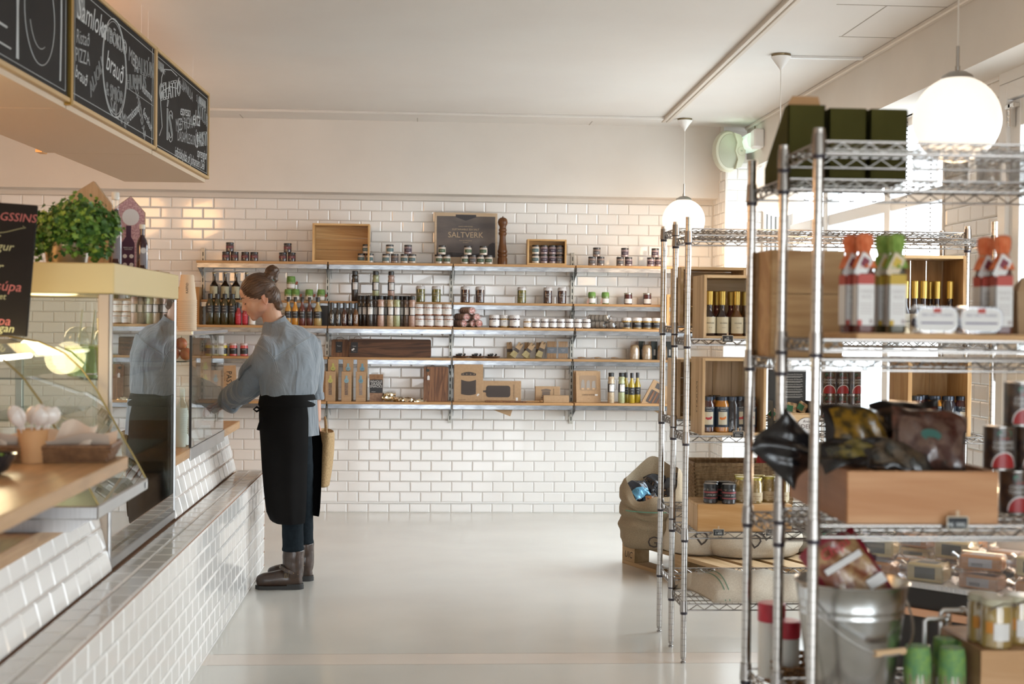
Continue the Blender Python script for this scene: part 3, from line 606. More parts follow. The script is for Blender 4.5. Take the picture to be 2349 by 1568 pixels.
tom = thing('blood_orange', '', 'fruit'); obj('skin', B().ball((0, 0, .031), .031, 9), vary(mat('fruit_red', (.62, .12, .05), .4), (.7, .22, .06), (40, 40, 40)), tom); obj('stem', B().tube([(0, 0, .058), (.002, 0, .066)], .002, 5), MATS['leaf_dark'], tom)
k = 0
for z, xs in ((1.2145, (-1.33, -1.265, -1.20, -1.14)), (1.263, (-1.30, -1.235, -1.17))):
    for x in xs:
        place(tom, (x, 7.02+(.03 if z > 1.23 else 0), z), f'red orange fruit on the glass shelf, {"upper" if z > 1.23 else "lower"} layer, {nth(k, 4) if k < 4 else nth(k-4, 3)}', 'red fruit in the small glass case'); k += 1
tg = thing('price_holder', '', 'price tag'); b = B(); b.M = Matrix.Rotation(R(-25), 4, 'Y'); b.box(-.002, .002, -.035, .035, 0, .075); obj('holder', b, clg, tg, False)
b = B(); b.M = Matrix.Rotation(R(-25), 4, 'Y'); b.box(.0022, .003, -.032, .032, .004, .06); obj('card', b, mat('white_card', (.78, .78, .78), .6), tg, False)
for i, y in enumerate((6.98, 7.2, 7.42, 7.55)): place(tg, (-1.115, y, .801), f'tilted clear price holder behind the small case glass, {nth(i, 4)}', 'price holders in the small glass case', rz=R(-15 if i < 3 else -50))
# upside-down cup stack on the glass case
cp = thing('coffee_cup', '', 'cup'); b = B(); b.lathe([(.0475, 0), (.0475, .003), (.0455, .005), (.0315, .125), (.030, .127)], 30); obj('wall', b, mat('kraft_paper_cup', (.66, .52, .37), .7), cp)
cps = dup(cp, (0, 0, 0))
for i in range(15): place(cp, (PX(429, 7.0), 7.0, 1.3605+i*.0095), 'kraft paper cup in the upside-down stack on the small glass case', 'upside-down paper cups', rz=.3*i)
cps.location = (PX(429, 7.0), 7.0, 1.3605+15*.0095); tag(cps, 'topmost kraft cup with vertical printing on the upside-down stack', 'cup', 'upside-down paper cups')
b = B(); word(b, 'KAFFID', .016, .006, -.043, .062, rot=R(90)); b.v = [Vector((v.x, -math.sqrt(max(0, (.0475-.0135*v.z/.1)**2-v.x**2))-.0008, v.z)) for v in b.v]; obj('printing', b, mat('print_black', (.02, .02, .02), .6), cps, False)
# ================================================================ hanging menu boards
dirv = Vector((.0866, 2.79, 0)).normalized(); base = Vector((-1.289, 5.306, 2.2)); nrm_ = Vector((dirv.y, -dirv.x, 0))
MB_ = Matrix((dirv, (0, 0, 1), nrm_)).transposed().to_4x4(); MB_.translation = base       # u along, v up, n out
goldf = mat('board_frame', (.50, .33, .15), .45); WW = {'white': chalk, 'dim': chalk_d}
def arc_pts(cx, cy, r, a0, a1, n=40, ry=None): return [(cx+r*math.cos(R(a0+(a1-a0)*i/n)), cy+(ry or r)*math.sin(R(a0+(a1-a0)*i/n)), .0) for i in range(n+1)]
def menu_board(label, u0, u1, items, lines, gold_post=False):
    L = u1-u0; t = thing('menu_board', label, 'menu board', (0, 0, 0), 0, 'hanging chalk menu boards'); t.matrix_world = MB_ @ Matrix.Translation((u0, 0, 0))
    b = B(); b.box(.012, L-.012, .012, .468, -.03, 0); obj('blackboard', b, chalkbd, t, False)
    b = B()
    for a in ((0, L, 0, .016), (0, L, .464, .48)): b.rbox(a[0], a[1], a[2], a[3], -.034, .010, .002)
    for a in (0, L-.016): b.rbox(a, a+.016, 0, .48, -.034, .010, .002)
    obj('frame', b, goldf, t)
    for st in ('white', 'dim'):
        b = B(); board_text(b, [i[:6] for i in items if i[6] == st], Matrix.Translation((0, 0, .001)))
        if st == 'white':
            for pts, r in lines: b.tube([(x, y, .001) for x, y, *_ in pts], r, 4)
        if b.v: obj('chalk_lettering', b, WW[st], t, False)
    return t
O = dict(outline=.0011); fl = {}
def hatch(x0, x1, y0, y1, n, sl=.0): return [([(x0+(x1-x0)*i/n, y0, 0), (x0+(x1-x0)*i/n+sl, y1, 0)], .0009) for i in range(n)]
menu_board('chalk menu board with plate and cutlery drawing, cut by the left edge', -1.40, 0, [('með', .09, .45, .30, 10, dict(shear=.3), 'dim'), ('sósu!', .09, .50, .19, 8, dict(shear=.3), 'dim'), ('réttir', .10, .28, .38, 0, O, 'dim')],
 [(arc_pts(1.03, .245, .17, 0, 360), .0016), (arc_pts(1.03, .245, .115, 200, 300), .0012), ([(.78, .05), (.785, .2), (.77, .44)], .004), ([(.795, .05), (.79, .2), (.81, .44)], .003), ([(1.27, .06), (1.28, .25), (1.28, .42)], .004), ([(.05, .07), (.72, .07)], .003), ([(.06, .035), (1.34, .035), (1.34, .45), (.06, .45)], .0013), ([(.1, .13), (.68, .13)], .004)])
menu_board('chalk menu board with large circle lettering, middle of the hanging boards', 0, 1.42,
 [('Samloka', .13, .30, .37, 0, dict(shear=.35), 'white'), ('NÝBÖKUÐ', .085, .66, .36, 0, O, 'white'), ('brauð', .12, .66, .245, -4, dict(shear=.3), 'white'), ('& SMJÖR', .075, .66, .14, 0, O, 'dim'), ('Ristað', .075, .17, .27, 6, dict(shear=.2), 'dim'), ('PIZZA', .075, .17, .20, 5, dict(), 'dim'), ('brauð', .07, .15, .125, -5, dict(shear=.3), 'white'), ('ALIOLI', .08, .37, .16, 38, O, 'dim'), ('MEÐ', .09, .99, .34, -6, dict(), 'dim'), ('KALKÚN', .10, 1.20, .34, 5, O, 'dim'), ('HUMMUS', .09, 1.05, .25, 9, O, 'dim'), ('hummus', .06, 1.26, .24, -4, dict(shear=.3), 'white'), ('SALAMI', .085, .73, .068, -8, dict(), 'dim'), ('croissant', .065, .98, .105, 22, dict(shear=.3), 'white'), ('CHEDDAR', .06, 1.13, .13, -48, O, 'dim'), ('ferskur', .065, 1.27, .12, -18, dict(shear=.3), 'white')],
 [(arc_pts(.66, .245, .20, 0, 360), .0022), (arc_pts(.66, .245, .188, 0, 360), .001), ([(.03, .045), (1.39, .045), (1.39, .44), (.03, .44), (.03, .045)], .0013), ([(.06, .02), (.06, .46)], .001), ([(1.36, .02), (1.36, .46)], .001), ([(.9, .2), (1.38, .2)], .001)]+hatch(.08, .2, .33, .42, 12))
menu_board('chalk menu board with ribbon lettering and ice cream, rightmost of the hanging boards', 1.42, 2.79,
 [('GELATTO', .115, .34, .33, 12, dict(outline=.0015), 'white'), ('ÍS', .22, .33, .15, 0, dict(outline=.0016), 'white'), ('kaldur', .05, .16, .40, 0, dict(shear=.3), 'dim'), ('SÚKKULAÐI', .055, 1.16, .39, -4, dict(), 'dim'), ('jarðarber', .05, .60, .40, -5, dict(shear=.3), 'dim'), ('VANILLA', .07, .78, .40, -6, dict(), 'dim'), ('espresso', .075, .72, .285, 6, dict(shear=.3), 'white'), ('MEÐ RJÓMA', .09, .72, .22, 10, dict(), 'dim'), ('ekta', .12, 1.02, .29, 5, dict(shear=.3), 'white'), ('DÁSAMLEGUR', .075, .76, .15, 4, dict(), 'dim'), ('ÍS', .11, 1.03, .17, 0, dict(shear=.15), 'white'), ('ÞRISTI', .11, 1.2, .20, 8, O, 'white'), ('KÚLUR', .10, 1.21, .33, -5, O, 'dim'), ('sprengjur', .075, 1.19, .12, 3, dict(shear=.35), 'white'), ('ísfjölskylda of Johansen Deli', .072, .86, .055, 1, dict(shear=.35), 'white')],
 [([(.12, .24), (.16, .3), (.34, .35), (.52, .37), (.55, .43)], .002), ([(.14, .36), (.2, .41), (.36, .435), (.5, .43)], .002), ([(.12, .24), (.14, .36)], .002), ([(.10, .08), (.16, .13), (.12, .24)], .002), ([(.03, .03), (1.34, .03), (1.34, .445), (.03, .445), (.03, .03)], .0012), ([(.05, .015), (.05, .46)], .0009), ([(.6, .22), (1.0, .25)], .001)]+hatch(.07, .2, .39, .43, 9)+hatch(1.1, 1.3, .385, .425, 14))
b = B(); b.M = MB_
b.rbox(-.03, -.001, -.01, .49, -.03, .014, .002); tag(obj('brass_post', b, mat('brass', (.55, .36, .10), .25, 1)), 'upright brass strip between the left and middle chalk boards', 'strip')
cano = thing('board_canopy', 'long cream canopy box behind and below the chalk menu boards', 'canopy'); cano.matrix_world = MB_
cm_ = mat('canopy_cream', (.62, .50, .37), .6)
for u0, u1, dp in ((-1.40, -.01, .50), (.0, 1.42, .50), (1.43, 2.78, .46)): b = B(); b.box(u0, u1, -.02, 0, -dp, -.012); b.box(u0, u1, 0, .46, -.06, -.04); obj('soffit_panel', b, cm_, cano, False)
b = B(); b.box(1.36, 1.44, -.024, -.01, -.53, -.50); obj('end_block', b, mat('orange_block', (.70, .40, .16), .5), cano, False)
for u in (.55, 1.36, 1.5, 2.6, -.4): b = B(); b.tube([(u, .47, -.05), (u, .66, -.05)], .0008, 4); b.rbox(u-.012, u+.012, .46, .485, -.06, -.03, .003); obj('hanger', b, white_p, cano)
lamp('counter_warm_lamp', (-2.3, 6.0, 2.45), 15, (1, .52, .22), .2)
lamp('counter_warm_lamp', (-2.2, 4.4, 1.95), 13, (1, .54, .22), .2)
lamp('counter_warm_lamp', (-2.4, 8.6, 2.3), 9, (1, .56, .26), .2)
# ================================================================ shelving on the back wall
UX = (-1.591, -.685, .222, 1.122, 2.03)
zinc = vary(mat('zinc_steel', (.34, .355, .37), .24, 1), (.17, .18, .195), (18, 60, 60), (.3, .7), 6)
up_m = mat('upright_paint', (.55, .54, .49), .4, .3); slot_m = mat('slot_shadow', (.03, .04, .035), .8)
def upright(x, lab):
    t = thing('shelf_upright', lab, 'shelf upright', (x, D-.006, 0), 0, 'slotted uprights of the wall shelving')
    b = B(); b.rbox(-.013, -.003, -.018, 0, .665, 1.935, .001); b.rbox(.003, .013, -.018, 0, .665, 1.935, .001); b.box(-.004, .004, -.010, 0, .665, 1.935)
    for k in range(27): b.box(-.004, .004, -.0165, -.008, .672+k*.0475, .686+k*.0475)
    obj('channel', b, up_m, t)
    b = B()
    for k in range(26): b.box(-.0045, .0045, -.0175, -.0145, .688+k*.0475, .717+k*.0475)
    o = obj('slots', b, slot_m, t, False)
    return t
for x, l_ in zip(UX[:4], ('slotted steel upright at the left end of the wall shelves', 'slotted steel upright behind the woman\'s shoulder', 'slotted steel upright in the middle of the wall shelves', 'slotted steel upright left of the cheese knife boxes')): upright(x, l_)
LEV = {1: (1.833, 10.26), 2: (1.556, 10.40), 3: (1.375, 10.26), 4: (1.149, 10.40), 5: (.833, 10.26)}
bays = ((-1.60, -.672), (-.664, .226), (.234, 1.112), (1.122, 2.02)); bn = ('left', 'second', 'third', 'right'); ln = {1: 'top', 2: 'second', 3: 'third', 4: 'fourth', 5: 'bottom'}
shelf_w = wood('shelf_oak', (.47, .27, .12), (.38, .21, .085), 0, .8, .42)
for lv, (z, yf) in LEV.items():
    for k, (xa, xb) in enumerate(bays):
        if lv == 2 and k == 2: z_ = z
        t = thing('wall_shelf', f'oak shelf with zinc rail, {ln[lv]} level in the {bn[k]} bay of the wall shelving', 'shelf', (xa, yf, z), 0, 'wall shelves')
        b = B(); b.rbox(0, xb-xa, 0, D-.03-yf, -.018, 0, .0015); obj('board', b, shelf_w, t)
        b = B(); b.rbox(.004, xb-xa-.004, .004, .010, -.050, -.0185, .001); b.box(.004, xb-xa-.004, .004, .03, -.0195, -.0185); obj('rail', b, zinc, t)
        b = B(); b.rbox(.008, .012, .01, D-.03-yf, -.048, -.02, .001)
        b.prism([(.02, -.05), (D-.035-yf, -.05), (D-.035-yf, -.115)], .008, .011, 'x'); b.prism([(.02, -.05), (D-.035-yf, -.05), (D-.035-yf, -.115)], xb-xa-.011, xb-xa-.008, 'x')
        obj('bracket', b, zinc, t)
# ---- product prototypes
black_lid = mat('black_lid', (.02, .02, .022), .3); white_lid = vary(mat('white_lid', (.66, .65, .64), .4), (.50, .47, .47), (120, 120, 120))
def jar(name, r, h, body, lid, lidh=.012, lab=None, lz=(.25, .7), la=(-150, -30), neck=.93, frill=False, text=None, tcol=None, base=None, tsize=.009, glassy=True):
    t = thing(name, '', 'jar'); b = B()
    hb = h-lidh
    b.lathe([(r*.9, 0), (r, .004), (r, hb*.86), (r*neck, hb*.95), (r*neck, hb)], 20); obj('glass', b, body, t)
    b = B()
    if frill:
        n = 26; rr = [[Vector((R_*(1+(.045 if i % 2 else -.03)*f)*math.cos(2*PI*i/n), R_*(1+(.045 if i % 2 else -.03)*f)*math.sin(2*PI*i/n), z)) for i in range(n)] for R_, z, f in ((r*.96, hb-lidh*.7, 1), (r*1.0, hb-lidh*.3, .6), (r*.95, hb+lidh*.6, .2), (r*.85, h, .3), (.002, h+.0015, 0))]
        b.loft(rr)
    else: b.lathe([(r*neck*1.05, hb-.001), (r*neck*1.06, hb+.001), (r*neck*1.06, h-.002), (r*neck*.98, h)], 22)
    obj('lid', b, lid, t)
    if lab:
        b = B(); b.lathe([(r*1.012, hb*lz[0]), (r*1.012, hb*lz[1])], 14, arc=(R(la[0]), R(la[1])), cap=False); o = obj('label', b, lab, t)
        if text:
            b = B()
            for k, (tx, ts, tz) in enumerate(text):
                word(b, tx, ts, 0, 0, hb*(lz[0]+(lz[1]-lz[0])*tz))
            b.v = [Vector((r*1.03*math.sin(v.x/r), -r*1.03*math.cos(v.x/r), v.z)) for v in b.v]; obj('lettering', b, tcol, o, False)
    return t
def bottle(name, r, h, body, cap, lab=None, lz=(.12, .45), shoulder=.6, nr=.36, caph=.14, la=(-155, -25), text=None, tcol=None, neckm=None, capr=1.15, vert=None):
    t = thing(name, '', 'bottle'); b = B(); hs = h*shoulder; hc = h*(1-caph)
    b.lathe([(r*.9, 0), (r, .005), (r, hs), (r*.86, hs+h*.05), (r*nr*1.35, hs+h*.13), (r*nr, hs+h*.19), (r*nr, hc)], 18); obj('glass', b, body, t)
    b = B(); b.lathe([(r*nr*capr, hc-.002), (r*nr*capr*1.06, h*.985), (r*nr*capr*.9, h)], 16); obj('cap', b, cap, t)
    if lab:
        b = B(); b.lathe([(r*1.02, h*lz[0]), (r*1.02, h*lz[1])], 14, arc=(R(la[0]), R(la[1])), cap=False); o = obj('label', b, lab, t)
        if text:
            b = B()
            for tx, ts, tz in text: word(b, tx, ts, 0, 0, h*(lz[0]+(lz[1]-lz[0])*tz))
            b.v = [Vector((r*1.04*math.sin(v.x/r), -r*1.04*math.cos(v.x/r), v.z)) for v in b.v]; obj('lettering', b, tcol, o, False)
    if vert:
        b = B(); word(b, vert[0], vert[1], 0, 0, h*vert[2], rot=R(90), sx=.9); b.v = [Vector((r*1.03*math.sin(v.x/r), -r*1.03*math.cos(v.x/r), v.z)) for v in b.v]; obj('lettering', b, tcol, t, False)
    return t
def speck(name, c1, c2, sc=260, rough=.2, thr=(.4, .6), coat=.5): return vary(mat(name, c1, rough, coat=coat), c2, (sc, sc, sc), thr, 2)
wt = mat('ink_white', (.62, .62, .60), .7); bk = mat('ink_black', (.015, .015, .015), .7); lab_w = mat('label_white', (.70, .68, .66), .6); lab_k = mat('label_black', (.018, .018, .020), .5)
salt_w = speck('white_salt', (.62, .55, .48), (.48, .40, .34), 300)
lab_teal = mat('label_teal', (.07, .13, .14), .6); lab_green = mat('label_green', (.05, .09, .045), .6); lab_pur = mat('label_purple', (.05, .03, .05), .6); lab_gry = mat('label_slate', (.085, .08, .085), .6)
def saltjar(name, lb, body=salt_w): return jar(name, .0285, .066, body, black_lid, .012, lb, (.28, .72), text=[('SEA SALT', .007, .5)], tcol=wt)
J = {'lava': jar('salt_jar', .0285, .066, speck('lava_salt', (.10, .07, .07), (.035, .03, .032), 300), black_lid, .012, mat('label_lava', (.15, .03, .035), .6), (.45, .75), text=[('LAVA', .007, .5)], tcol=wt),
     'teal': saltjar('salt_jar', lab_teal), 'green': saltjar('salt_jar', lab_green), 'purple': saltjar('salt_jar', lab_pur, speck('berry_salt', (.34, .26, .26), (.20, .14, .15), 300)), 'grey': saltjar('salt_jar', lab_gry, speck('smoked_salt', (.30, .22, .18), (.18, .13, .11), 300))}
CW = {'lava': 'dark lava salt jar', 'teal': 'white salt jar with teal label', 'green': 'white salt jar with green label', 'purple': 'pinkish salt jar with purple label', 'grey': 'brown smoked salt jar with grey label'}
def on(lv, px, dy=.06): z, y = LEV[lv]; return (PX(px, y+dy), y+dy, z+.0004)
def jars1(kind, px, up, where):
    x, y, z = on(1, px, .07 if not up else .07); place(J[kind], (x, y, z+(.0668 if up else 0)), f'{CW[kind]}, {where}', 'salt jars on the top wall shelf', rz=random.uniform(-.3, .3))
for g, (k, lo, up, wh) in enumerate((('lava', (517.5, 537), 526, 'the pyramid above the dark bottles'), ('lava', (648, 668), 658.4, 'the pyramid beside the empty crate'))):
    jars1(k, lo[0], 0, f'bottom left of {wh}'); jars1(k, lo[1], 0, f'bottom right of {wh}'); jars1(k, up, 1, f'on top of {wh}')
jars1('lava', 561.4, 0, 'single one, left of a pair on the top shelf'); jars1('lava', 582, 0, 'single one, right of a pair on the top shelf')
for lo, up, cols, wh in (((828, 847), 839, ('teal', 'teal', 'teal'), 'pyramid at right of the empty crate'), ((884.5, 904), 892.5, ('teal', 'grey', 'teal'), 'second pyramid right of the crate'), ((926.5, 944.5), 934.3, ('teal', 'teal', 'purple'), 'third pyramid right of the crate'),
    ((1004.7, 1023.5), 1012.2, ('green', 'green', 'green'), 'pyramid before the poster\'s left side'), ((1064.3, 1083), 1071.4, ('green', 'grey', 'green'), 'pyramid before the poster\'s middle'), ((1101, 1120), 1107.5, ('green', 'green', 'green'), 'pyramid beside the pepper mill'),
    ((1356.5, 1376), 1367, ('grey', 'grey', 'grey'), 'pyramid right of the last upright'), ((1421, 1440), 1431.4, ('grey', 'purple', 'purple'), 'middle pyramid of the right bay'), ((1491, 1509), 1501, ('purple', 'purple', 'purple'), 'pyramid beside the rack posts')):
    jars1(cols[0], lo[0], 0, 'bottom left, '+wh); jars1(cols[1], lo[1], 0, 'bottom right, '+wh); jars1(cols[2], up, 1, 'on top, '+wh)
# crates, poster, mill
pine = wood('pine', (.66, .43, .20), (.46, .26, .095), 0, .7, .5, 9, 4); pine_v = wood('pine_upright', (.66, .43, .20), (.48, .275, .105), 2, .7, .5, 9, 4); pine_p = wood('pale_pine', (.78, .58, .36), (.56, .37, .19), 2, .8, .5, 9, 3); pine_h = wood('pale_pine_flat', (.78, .57, .34), (.58, .38, .18), 0, .7, .5, 9, 3)
def crate(name, lab, x, y, z, w_, h, d, th=.012, rz=0, m1=pine, m2=pine_v, group=None, boards=3, slits=False, vertical=False):
    "open-fronted crate lying on its side, opening toward -y"
    t = thing(name, lab, 'crate', (x, y, z), rz, group)
    b = B(); b.rbox(0, th, 0, d, 0, h, .001); obj('side_panel', b, m2, t); b = B(); b.rbox(w_-th, w_, 0, d, 0, h, .001); obj('side_panel', b, m2, t)
    b = B(); b.rbox(th, w_-th, 0, d, 0, th, .001); obj('bottom_panel', b, m1, t); b = B(); b.rbox(th, w_-th, 0, d, h-th, h, .001); obj('top_panel', b, m1, t)
    b = B(); n = boards; g = .0015 if not slits else .004
    for k in range(n):
        if vertical: b.rbox(th+(w_-2*th)*k/n+g/2, th+(w_-2*th)*(k+1)/n-g/2, d-.008, d, th, h-th, .0005)
        else: b.rbox(th, w_-th, d-.008, d, th+(h-2*th)*k/n+g/2, th+(h-2*th)*(k+1)/n-g/2, .0005)
    obj('back_boards', b, m2 if vertical else m1, t); return t
crate('wooden_crate', 'large empty pine crate on its side on the top wall shelf', PX(715, 10.27), 10.27, 1.8335, .408, .276, .17, .013)
crate('wooden_crate', 'small pine crate holding two rows of salt jars on the top wall shelf', PX(1208, 10.28), 10.28, 1.8335, .285, .185, .11, .012)
cz = 1.8335+.0125
for row in (0, 1):
    for i, (px, k) in enumerate(((1227, 'teal'), (1246, 'purple'), (1265, 'purple'), (1282, 'grey'))):
        place(J[k], (PX(px, 10.34), 10.335, cz+row*.0668), f'salt jar in the small crate, {"upper" if row else "lower"} row, {nth(i, 4)}', 'salt jars in the small crate')
t = thing('salt_poster', 'dark sea salt poster on a wooden board leaning behind the jars', 'poster', (PX(995, 10.44), 10.43, 1.8335)); t.rotation_euler = (R(-6), 0, R(1))
b = B(); b.rbox(0, .462, 0, .012, 0, .385, .002); obj('board', b, wood('birch_board', (.60, .46, .32), (.52, .39, .26), 0, .6), t)
b = B(); b.box(.016, .446, -.0012, 0, .055, .358); obj('print', b, vary(mat('poster_sky', (.17, .14, .125), .6), (.085, .075, .075), (3, 3, 9)), t, False)
b = B(); b.prism([(.016, .062), (.016, .085), (.13, .09), (.30, .08), (.37, .09), (.40, .15), (.425, .165), (.446, .16), (.446, .055), (.016, .055)], -.0016, -.0012); obj('printed_cliff', b, mat('poster_dark', (.05, .045, .05), .6), t, False)
b = B(); b.prism([(.155, .37), (.305, .37), (.305, .352), (.228, .325), (.155, .352)], -.002, -.0014); obj('printed_banner', b, MATS['poster_dark'], t, False)
b = B(); word(b, 'SALTVERK', .058, .228, -.002, .218, sx=.98); word(b, 'SUSTAINABLE SEA SALT', .019, .228, -.002, .260); word(b, '· HAND HARVESTED ·', .012, .228, -.002, .282); word(b, 'from the Westfjords', .011, .228, -.002, .178); word(b, 'of Iceland', .010, .228, -.002, .163); obj('lettering', b, mat('poster_gold', (.50, .37, .24), .6), t, False)
t = thing('pepper_mill', 'tall turned brown wooden pepper mill on the top wall shelf', 'pepper mill', (PX(1151, 10.36), 10.36, 1.8335)); wal = wood('mill_wood', (.16, .062, .018), (.09, .034, .012), 2, 1, .3)
b = B(); b.lathe([(.036, 0), (.036, .045), (.030, .055), (.035, .066), (.036, .074), (.030, .082), (.034, .09), (.036, .098), (.031, .112), (.026, .15), (.022, .20), (.023, .212), (.029, .222), (.030, .232), (.024, .24), (.029, .25), (.028, .258), (.023, .265)], 28); obj('body', b, wal, t)
b = B(); b.lathe([(.024, .266), (.023, .276), (.032, .292), (.036, .31), (.032, .329), (.02, .341), (.006, .345)], 28); obj('head', b, wal, t); b = B(); b.lathe([(.003, .344), (.006, .349), (.002, .355)], 10); obj('finial', b, chrome, t)
# ---- second level
beer = bottle('beer_bottle', .031, .20, mat('brown_glass', (.012, .007, .004), .08, coat=1), mat('crown_cap', (.35, .27, .15), .4, .6), mat('cream_label', (.40, .38, .26), .6), (.06, .48), .5, .36, .05, text=[('Í', .035, .4), ('ÖL', .012, .15)], tcol=bk)
for i, px in enumerate((490.6, 516, 540.6, 565)): place(beer, on(2, px, .05), f'brown beer bottle with cream label on the wall shelf, {nth(i, 4)}', 'beer bottles on the wall shelf', rz=random.uniform(-.2, .2))
gr_cloth = vary(mat('green_cloth', (.10, .22, .05), .8), (.20, .34, .09), (50, 50, 50))
gj = jar('cloth_topped_jar', .029, .082, mat('pale_jar', (.33, .30, .20), .15, coat=.6), gr_cloth, .03, lab_w, (.15, .6), frill=True)
b = B(); b.M = Matrix.Translation((.027, -.01, .03)) @ Matrix.Rotation(R(20), 4, 'Y'); b.rbox(0, .014, -.0008, .0008, 0, .022, .0004); obj('swing_tag', b, mat('tag_rust', (.25, .07, .04), .6), gj)
for px, up, wh in ((661, 0, 'leftmost of the lower row by the woman\'s bun'), (678, 0, 'second of the lower row by the woman\'s bun'), (709, 0, 'third of the lower row by the woman\'s bun'), (736, 0, 'rightmost of the lower row, beside the upright')): place(gj, on(2, px, .05), 'green cloth-topped jar, '+wh, 'green cloth-topped jars')
x, y, z = on(2, 667, .05); place(gj, (x, y, z+.084), 'green cloth-topped jar standing on top of the others by the bun', 'green cloth-topped jars', sc=1.12)
gcap = thin_glass('grinder_cap', (.45, .45, .45), .05, 2.0)
def grinder(nm, m1, text, tall=.222): 
    t = bottle('spice_grinder', .0245, tall, m1, mat('grinder_black', (.02, .02, .02), .25), lab_k, (.36, .64), .70, .74, .175, (-175, -5), capr=1.1)
    b = B(); b.lathe([(.0245*1.03, tall*.385), (.0245*1.03, tall*.615)], 10, arc=(R(-125), R(-35)), cap=False); l_ = obj('white_label', b, lab_w, t)
    b = B(); word(b, text, .009, .003, 0, tall*.58); b.v = [Vector((.0255*math.sin(v.x/.0245), -.0255*math.cos(v.x/.0245), v.z)) for v in b.v]; obj('lettering', b, bk, l_, False); return t
G = {'dark': grinder('d', speck('dark_pepper', (.06, .045, .035), (.02, .016, .014), 220), 'PEPPER'), 'green': grinder('g', speck('herb_salt', (.40, .42, .24), (.28, .30, .15), 260), 'SALT'), 'pink': grinder('p', speck('pink_salt', (.50, .34, .27), (.34, .21, .17), 260), 'SALT'), 'beige': grinder('b', speck('garlic_salt', (.52, .42, .29), (.36, .26, .16), 260), 'SALT'), 'brown': grinder('r', speck('brown_salt', (.20, .145, .12), (.10, .07, .06), 260), 'SALT')}
for k, px in (('dark', 813.3), ('green', 861), ('pink', 896.5)): place(G[k], on(2, px, .055), f'{k} spice grinder standing alone on the second shelf of the wall', 'spice grinders on the second shelf')
fr_lid = white_lid
olv = jar('olive_jar', .033, .118, speck('green_olives', (.16, .15, .03), (.09, .085, .02), 45, .12, (.4, .6), 1), fr_lid, .014, None, frill=True)
dol = jar('olive_jar', .033, .118, speck('dark_olives', (.055, .018, .016), (.03, .012, .010), 45, .12, (.4, .6), 1), fr_lid, .014, None, frill=True)
for o_ in (olv, dol):
    b = B(); word(b, 'OLIVES', .016, 0, 0, .065); word(b, 'GREEK', .012, 0, 0, .048); b.v = [Vector((.0338*math.sin(v.x/.033), -.0338*math.cos(v.x/.033), v.z)) for v in b.v]; obj('lettering', b, mat('jar_print', (.38, .38, .36), .5), o_, False)
for k, px, wh in ((olv, 964, 'left of a pair'), (olv, 1000, 'right of a pair'), (dol, 1067, 'just right of the middle upright'), (dol, 1100.6, 'second right of the middle upright'), (olv, 1196, 'alone in the middle of the third bay'), (dol, 1256, 'left one near the right upright'), (dol, 1288.4, 'right one near the right upright')):
    place(k, on(2, px, .05), f'{"green" if k is olv else "dark"} olive jar with paper lid, {wh}', 'olive jars on the second shelf')
g2 = jar('cloth_topped_jar', .0285, .088, mat('artichoke', (.16, .20, .07), .2, coat=.6), gr_cloth, .022, lab_w, (.12, .62), frill=True)
b = B(); b.M = Matrix.Translation((-.045, -.015, .0)) @ Matrix.Rotation(R(22), 4, 'Y'); b.rbox(0, .02, -.0008, .0008, .008, .05, .0004); obj('swing_tag', b, mat('tag_print', (.42, .25, .2), .6), g2)
for i, px in enumerate((1357, 1388)): place(g2, on(2, px, .05), f'green cloth-topped jar with hanging tag in the right bay, {nth(i, 2)}', 'tagged green jars')
hx = jar('antipasti_jar', .031, .085, speck('red_peppers', (.09, .02, .018), (.05, .015, .015), 60), mat('tin_lid', (.45, .43, .36), .3, 1), .010, lab_w, (.10, .55))
for i, px in enumerate((1440.3, 1484)): place(hx, on(2, px, .05), f'dark red antipasti jar with white label in the right bay, {nth(i, 2)}', 'antipasti jars')
# ---- third level
oil = bottle('oil_bottle', .031, .222, mat('dark_oil', (.035, .028, .006), .08, coat=1), black_lid, lab_k, (.38, .62), .66, .46, .15, text=[('EXTRA', .008, .7), ('VIRGIN', .008, .35)], tcol=wt)
for i, px in enumerate((482, 498.5, 515.5, 533)): place(oil, on(3, px, .06), f'dark olive oil bottle with black cap on the third shelf, {nth(i, 4)}', 'dark olive oils on the third shelf')
red = bottle('sauce_bottle', .021, .155, mat('chili_red', (.28, .012, .022), .2, coat=.6), black_lid, mat('label_red', (.42, .015, .035), .5), (.08, .52), .55, .5, .2, (-170, -10), text=[('◆', .022, .5), ('CHILI', .008, .85)], tcol=wt)
for i, px in enumerate((547, 562.5)): place(red, on(3, px, .04), f'small red sauce bottle by the woman\'s face, {nth(i, 2)}', 'red sauce bottles')
place(bottle('sauce_bottle', .023, .13, mat('cream_sauce', (.5, .45, .35), .3), black_lid, lab_w, (.05, .6), .6, .5, .15), on(3, 579, .04), 'small white-labelled sauce bottle just behind the woman\'s lips', 'white sauce bottle')
SA = {}
for k, col in (('yellow', (.46, .24, .035)), ('orange', (.50, .22, .02)), ('red', (.11, .022, .016)), ('brown', (.08, .02, .014)), ('mustard', (.36, .26, .10))):
    SA[k] = bottle('sauce_bottle', .0235 if k != 'mustard' else .029, .205, mat('sauce_'+k, col, .2, coat=.7), black_lid, lab_k, (.26, .50), .55, .42, .16, (-175, -5), text=[('SAUCE', .009, .8), ('NICOLAS', .006, .4)], tcol=wt)
for k, px in (('yellow', 661), ('orange', 677), ('red', 693), ('brown', 710), ('mustard', 729)): place(SA[k], on(3, px, .05), f'{k} sauce bottle with black label behind the woman\'s shoulder', 'sauce bottles behind the shoulder')
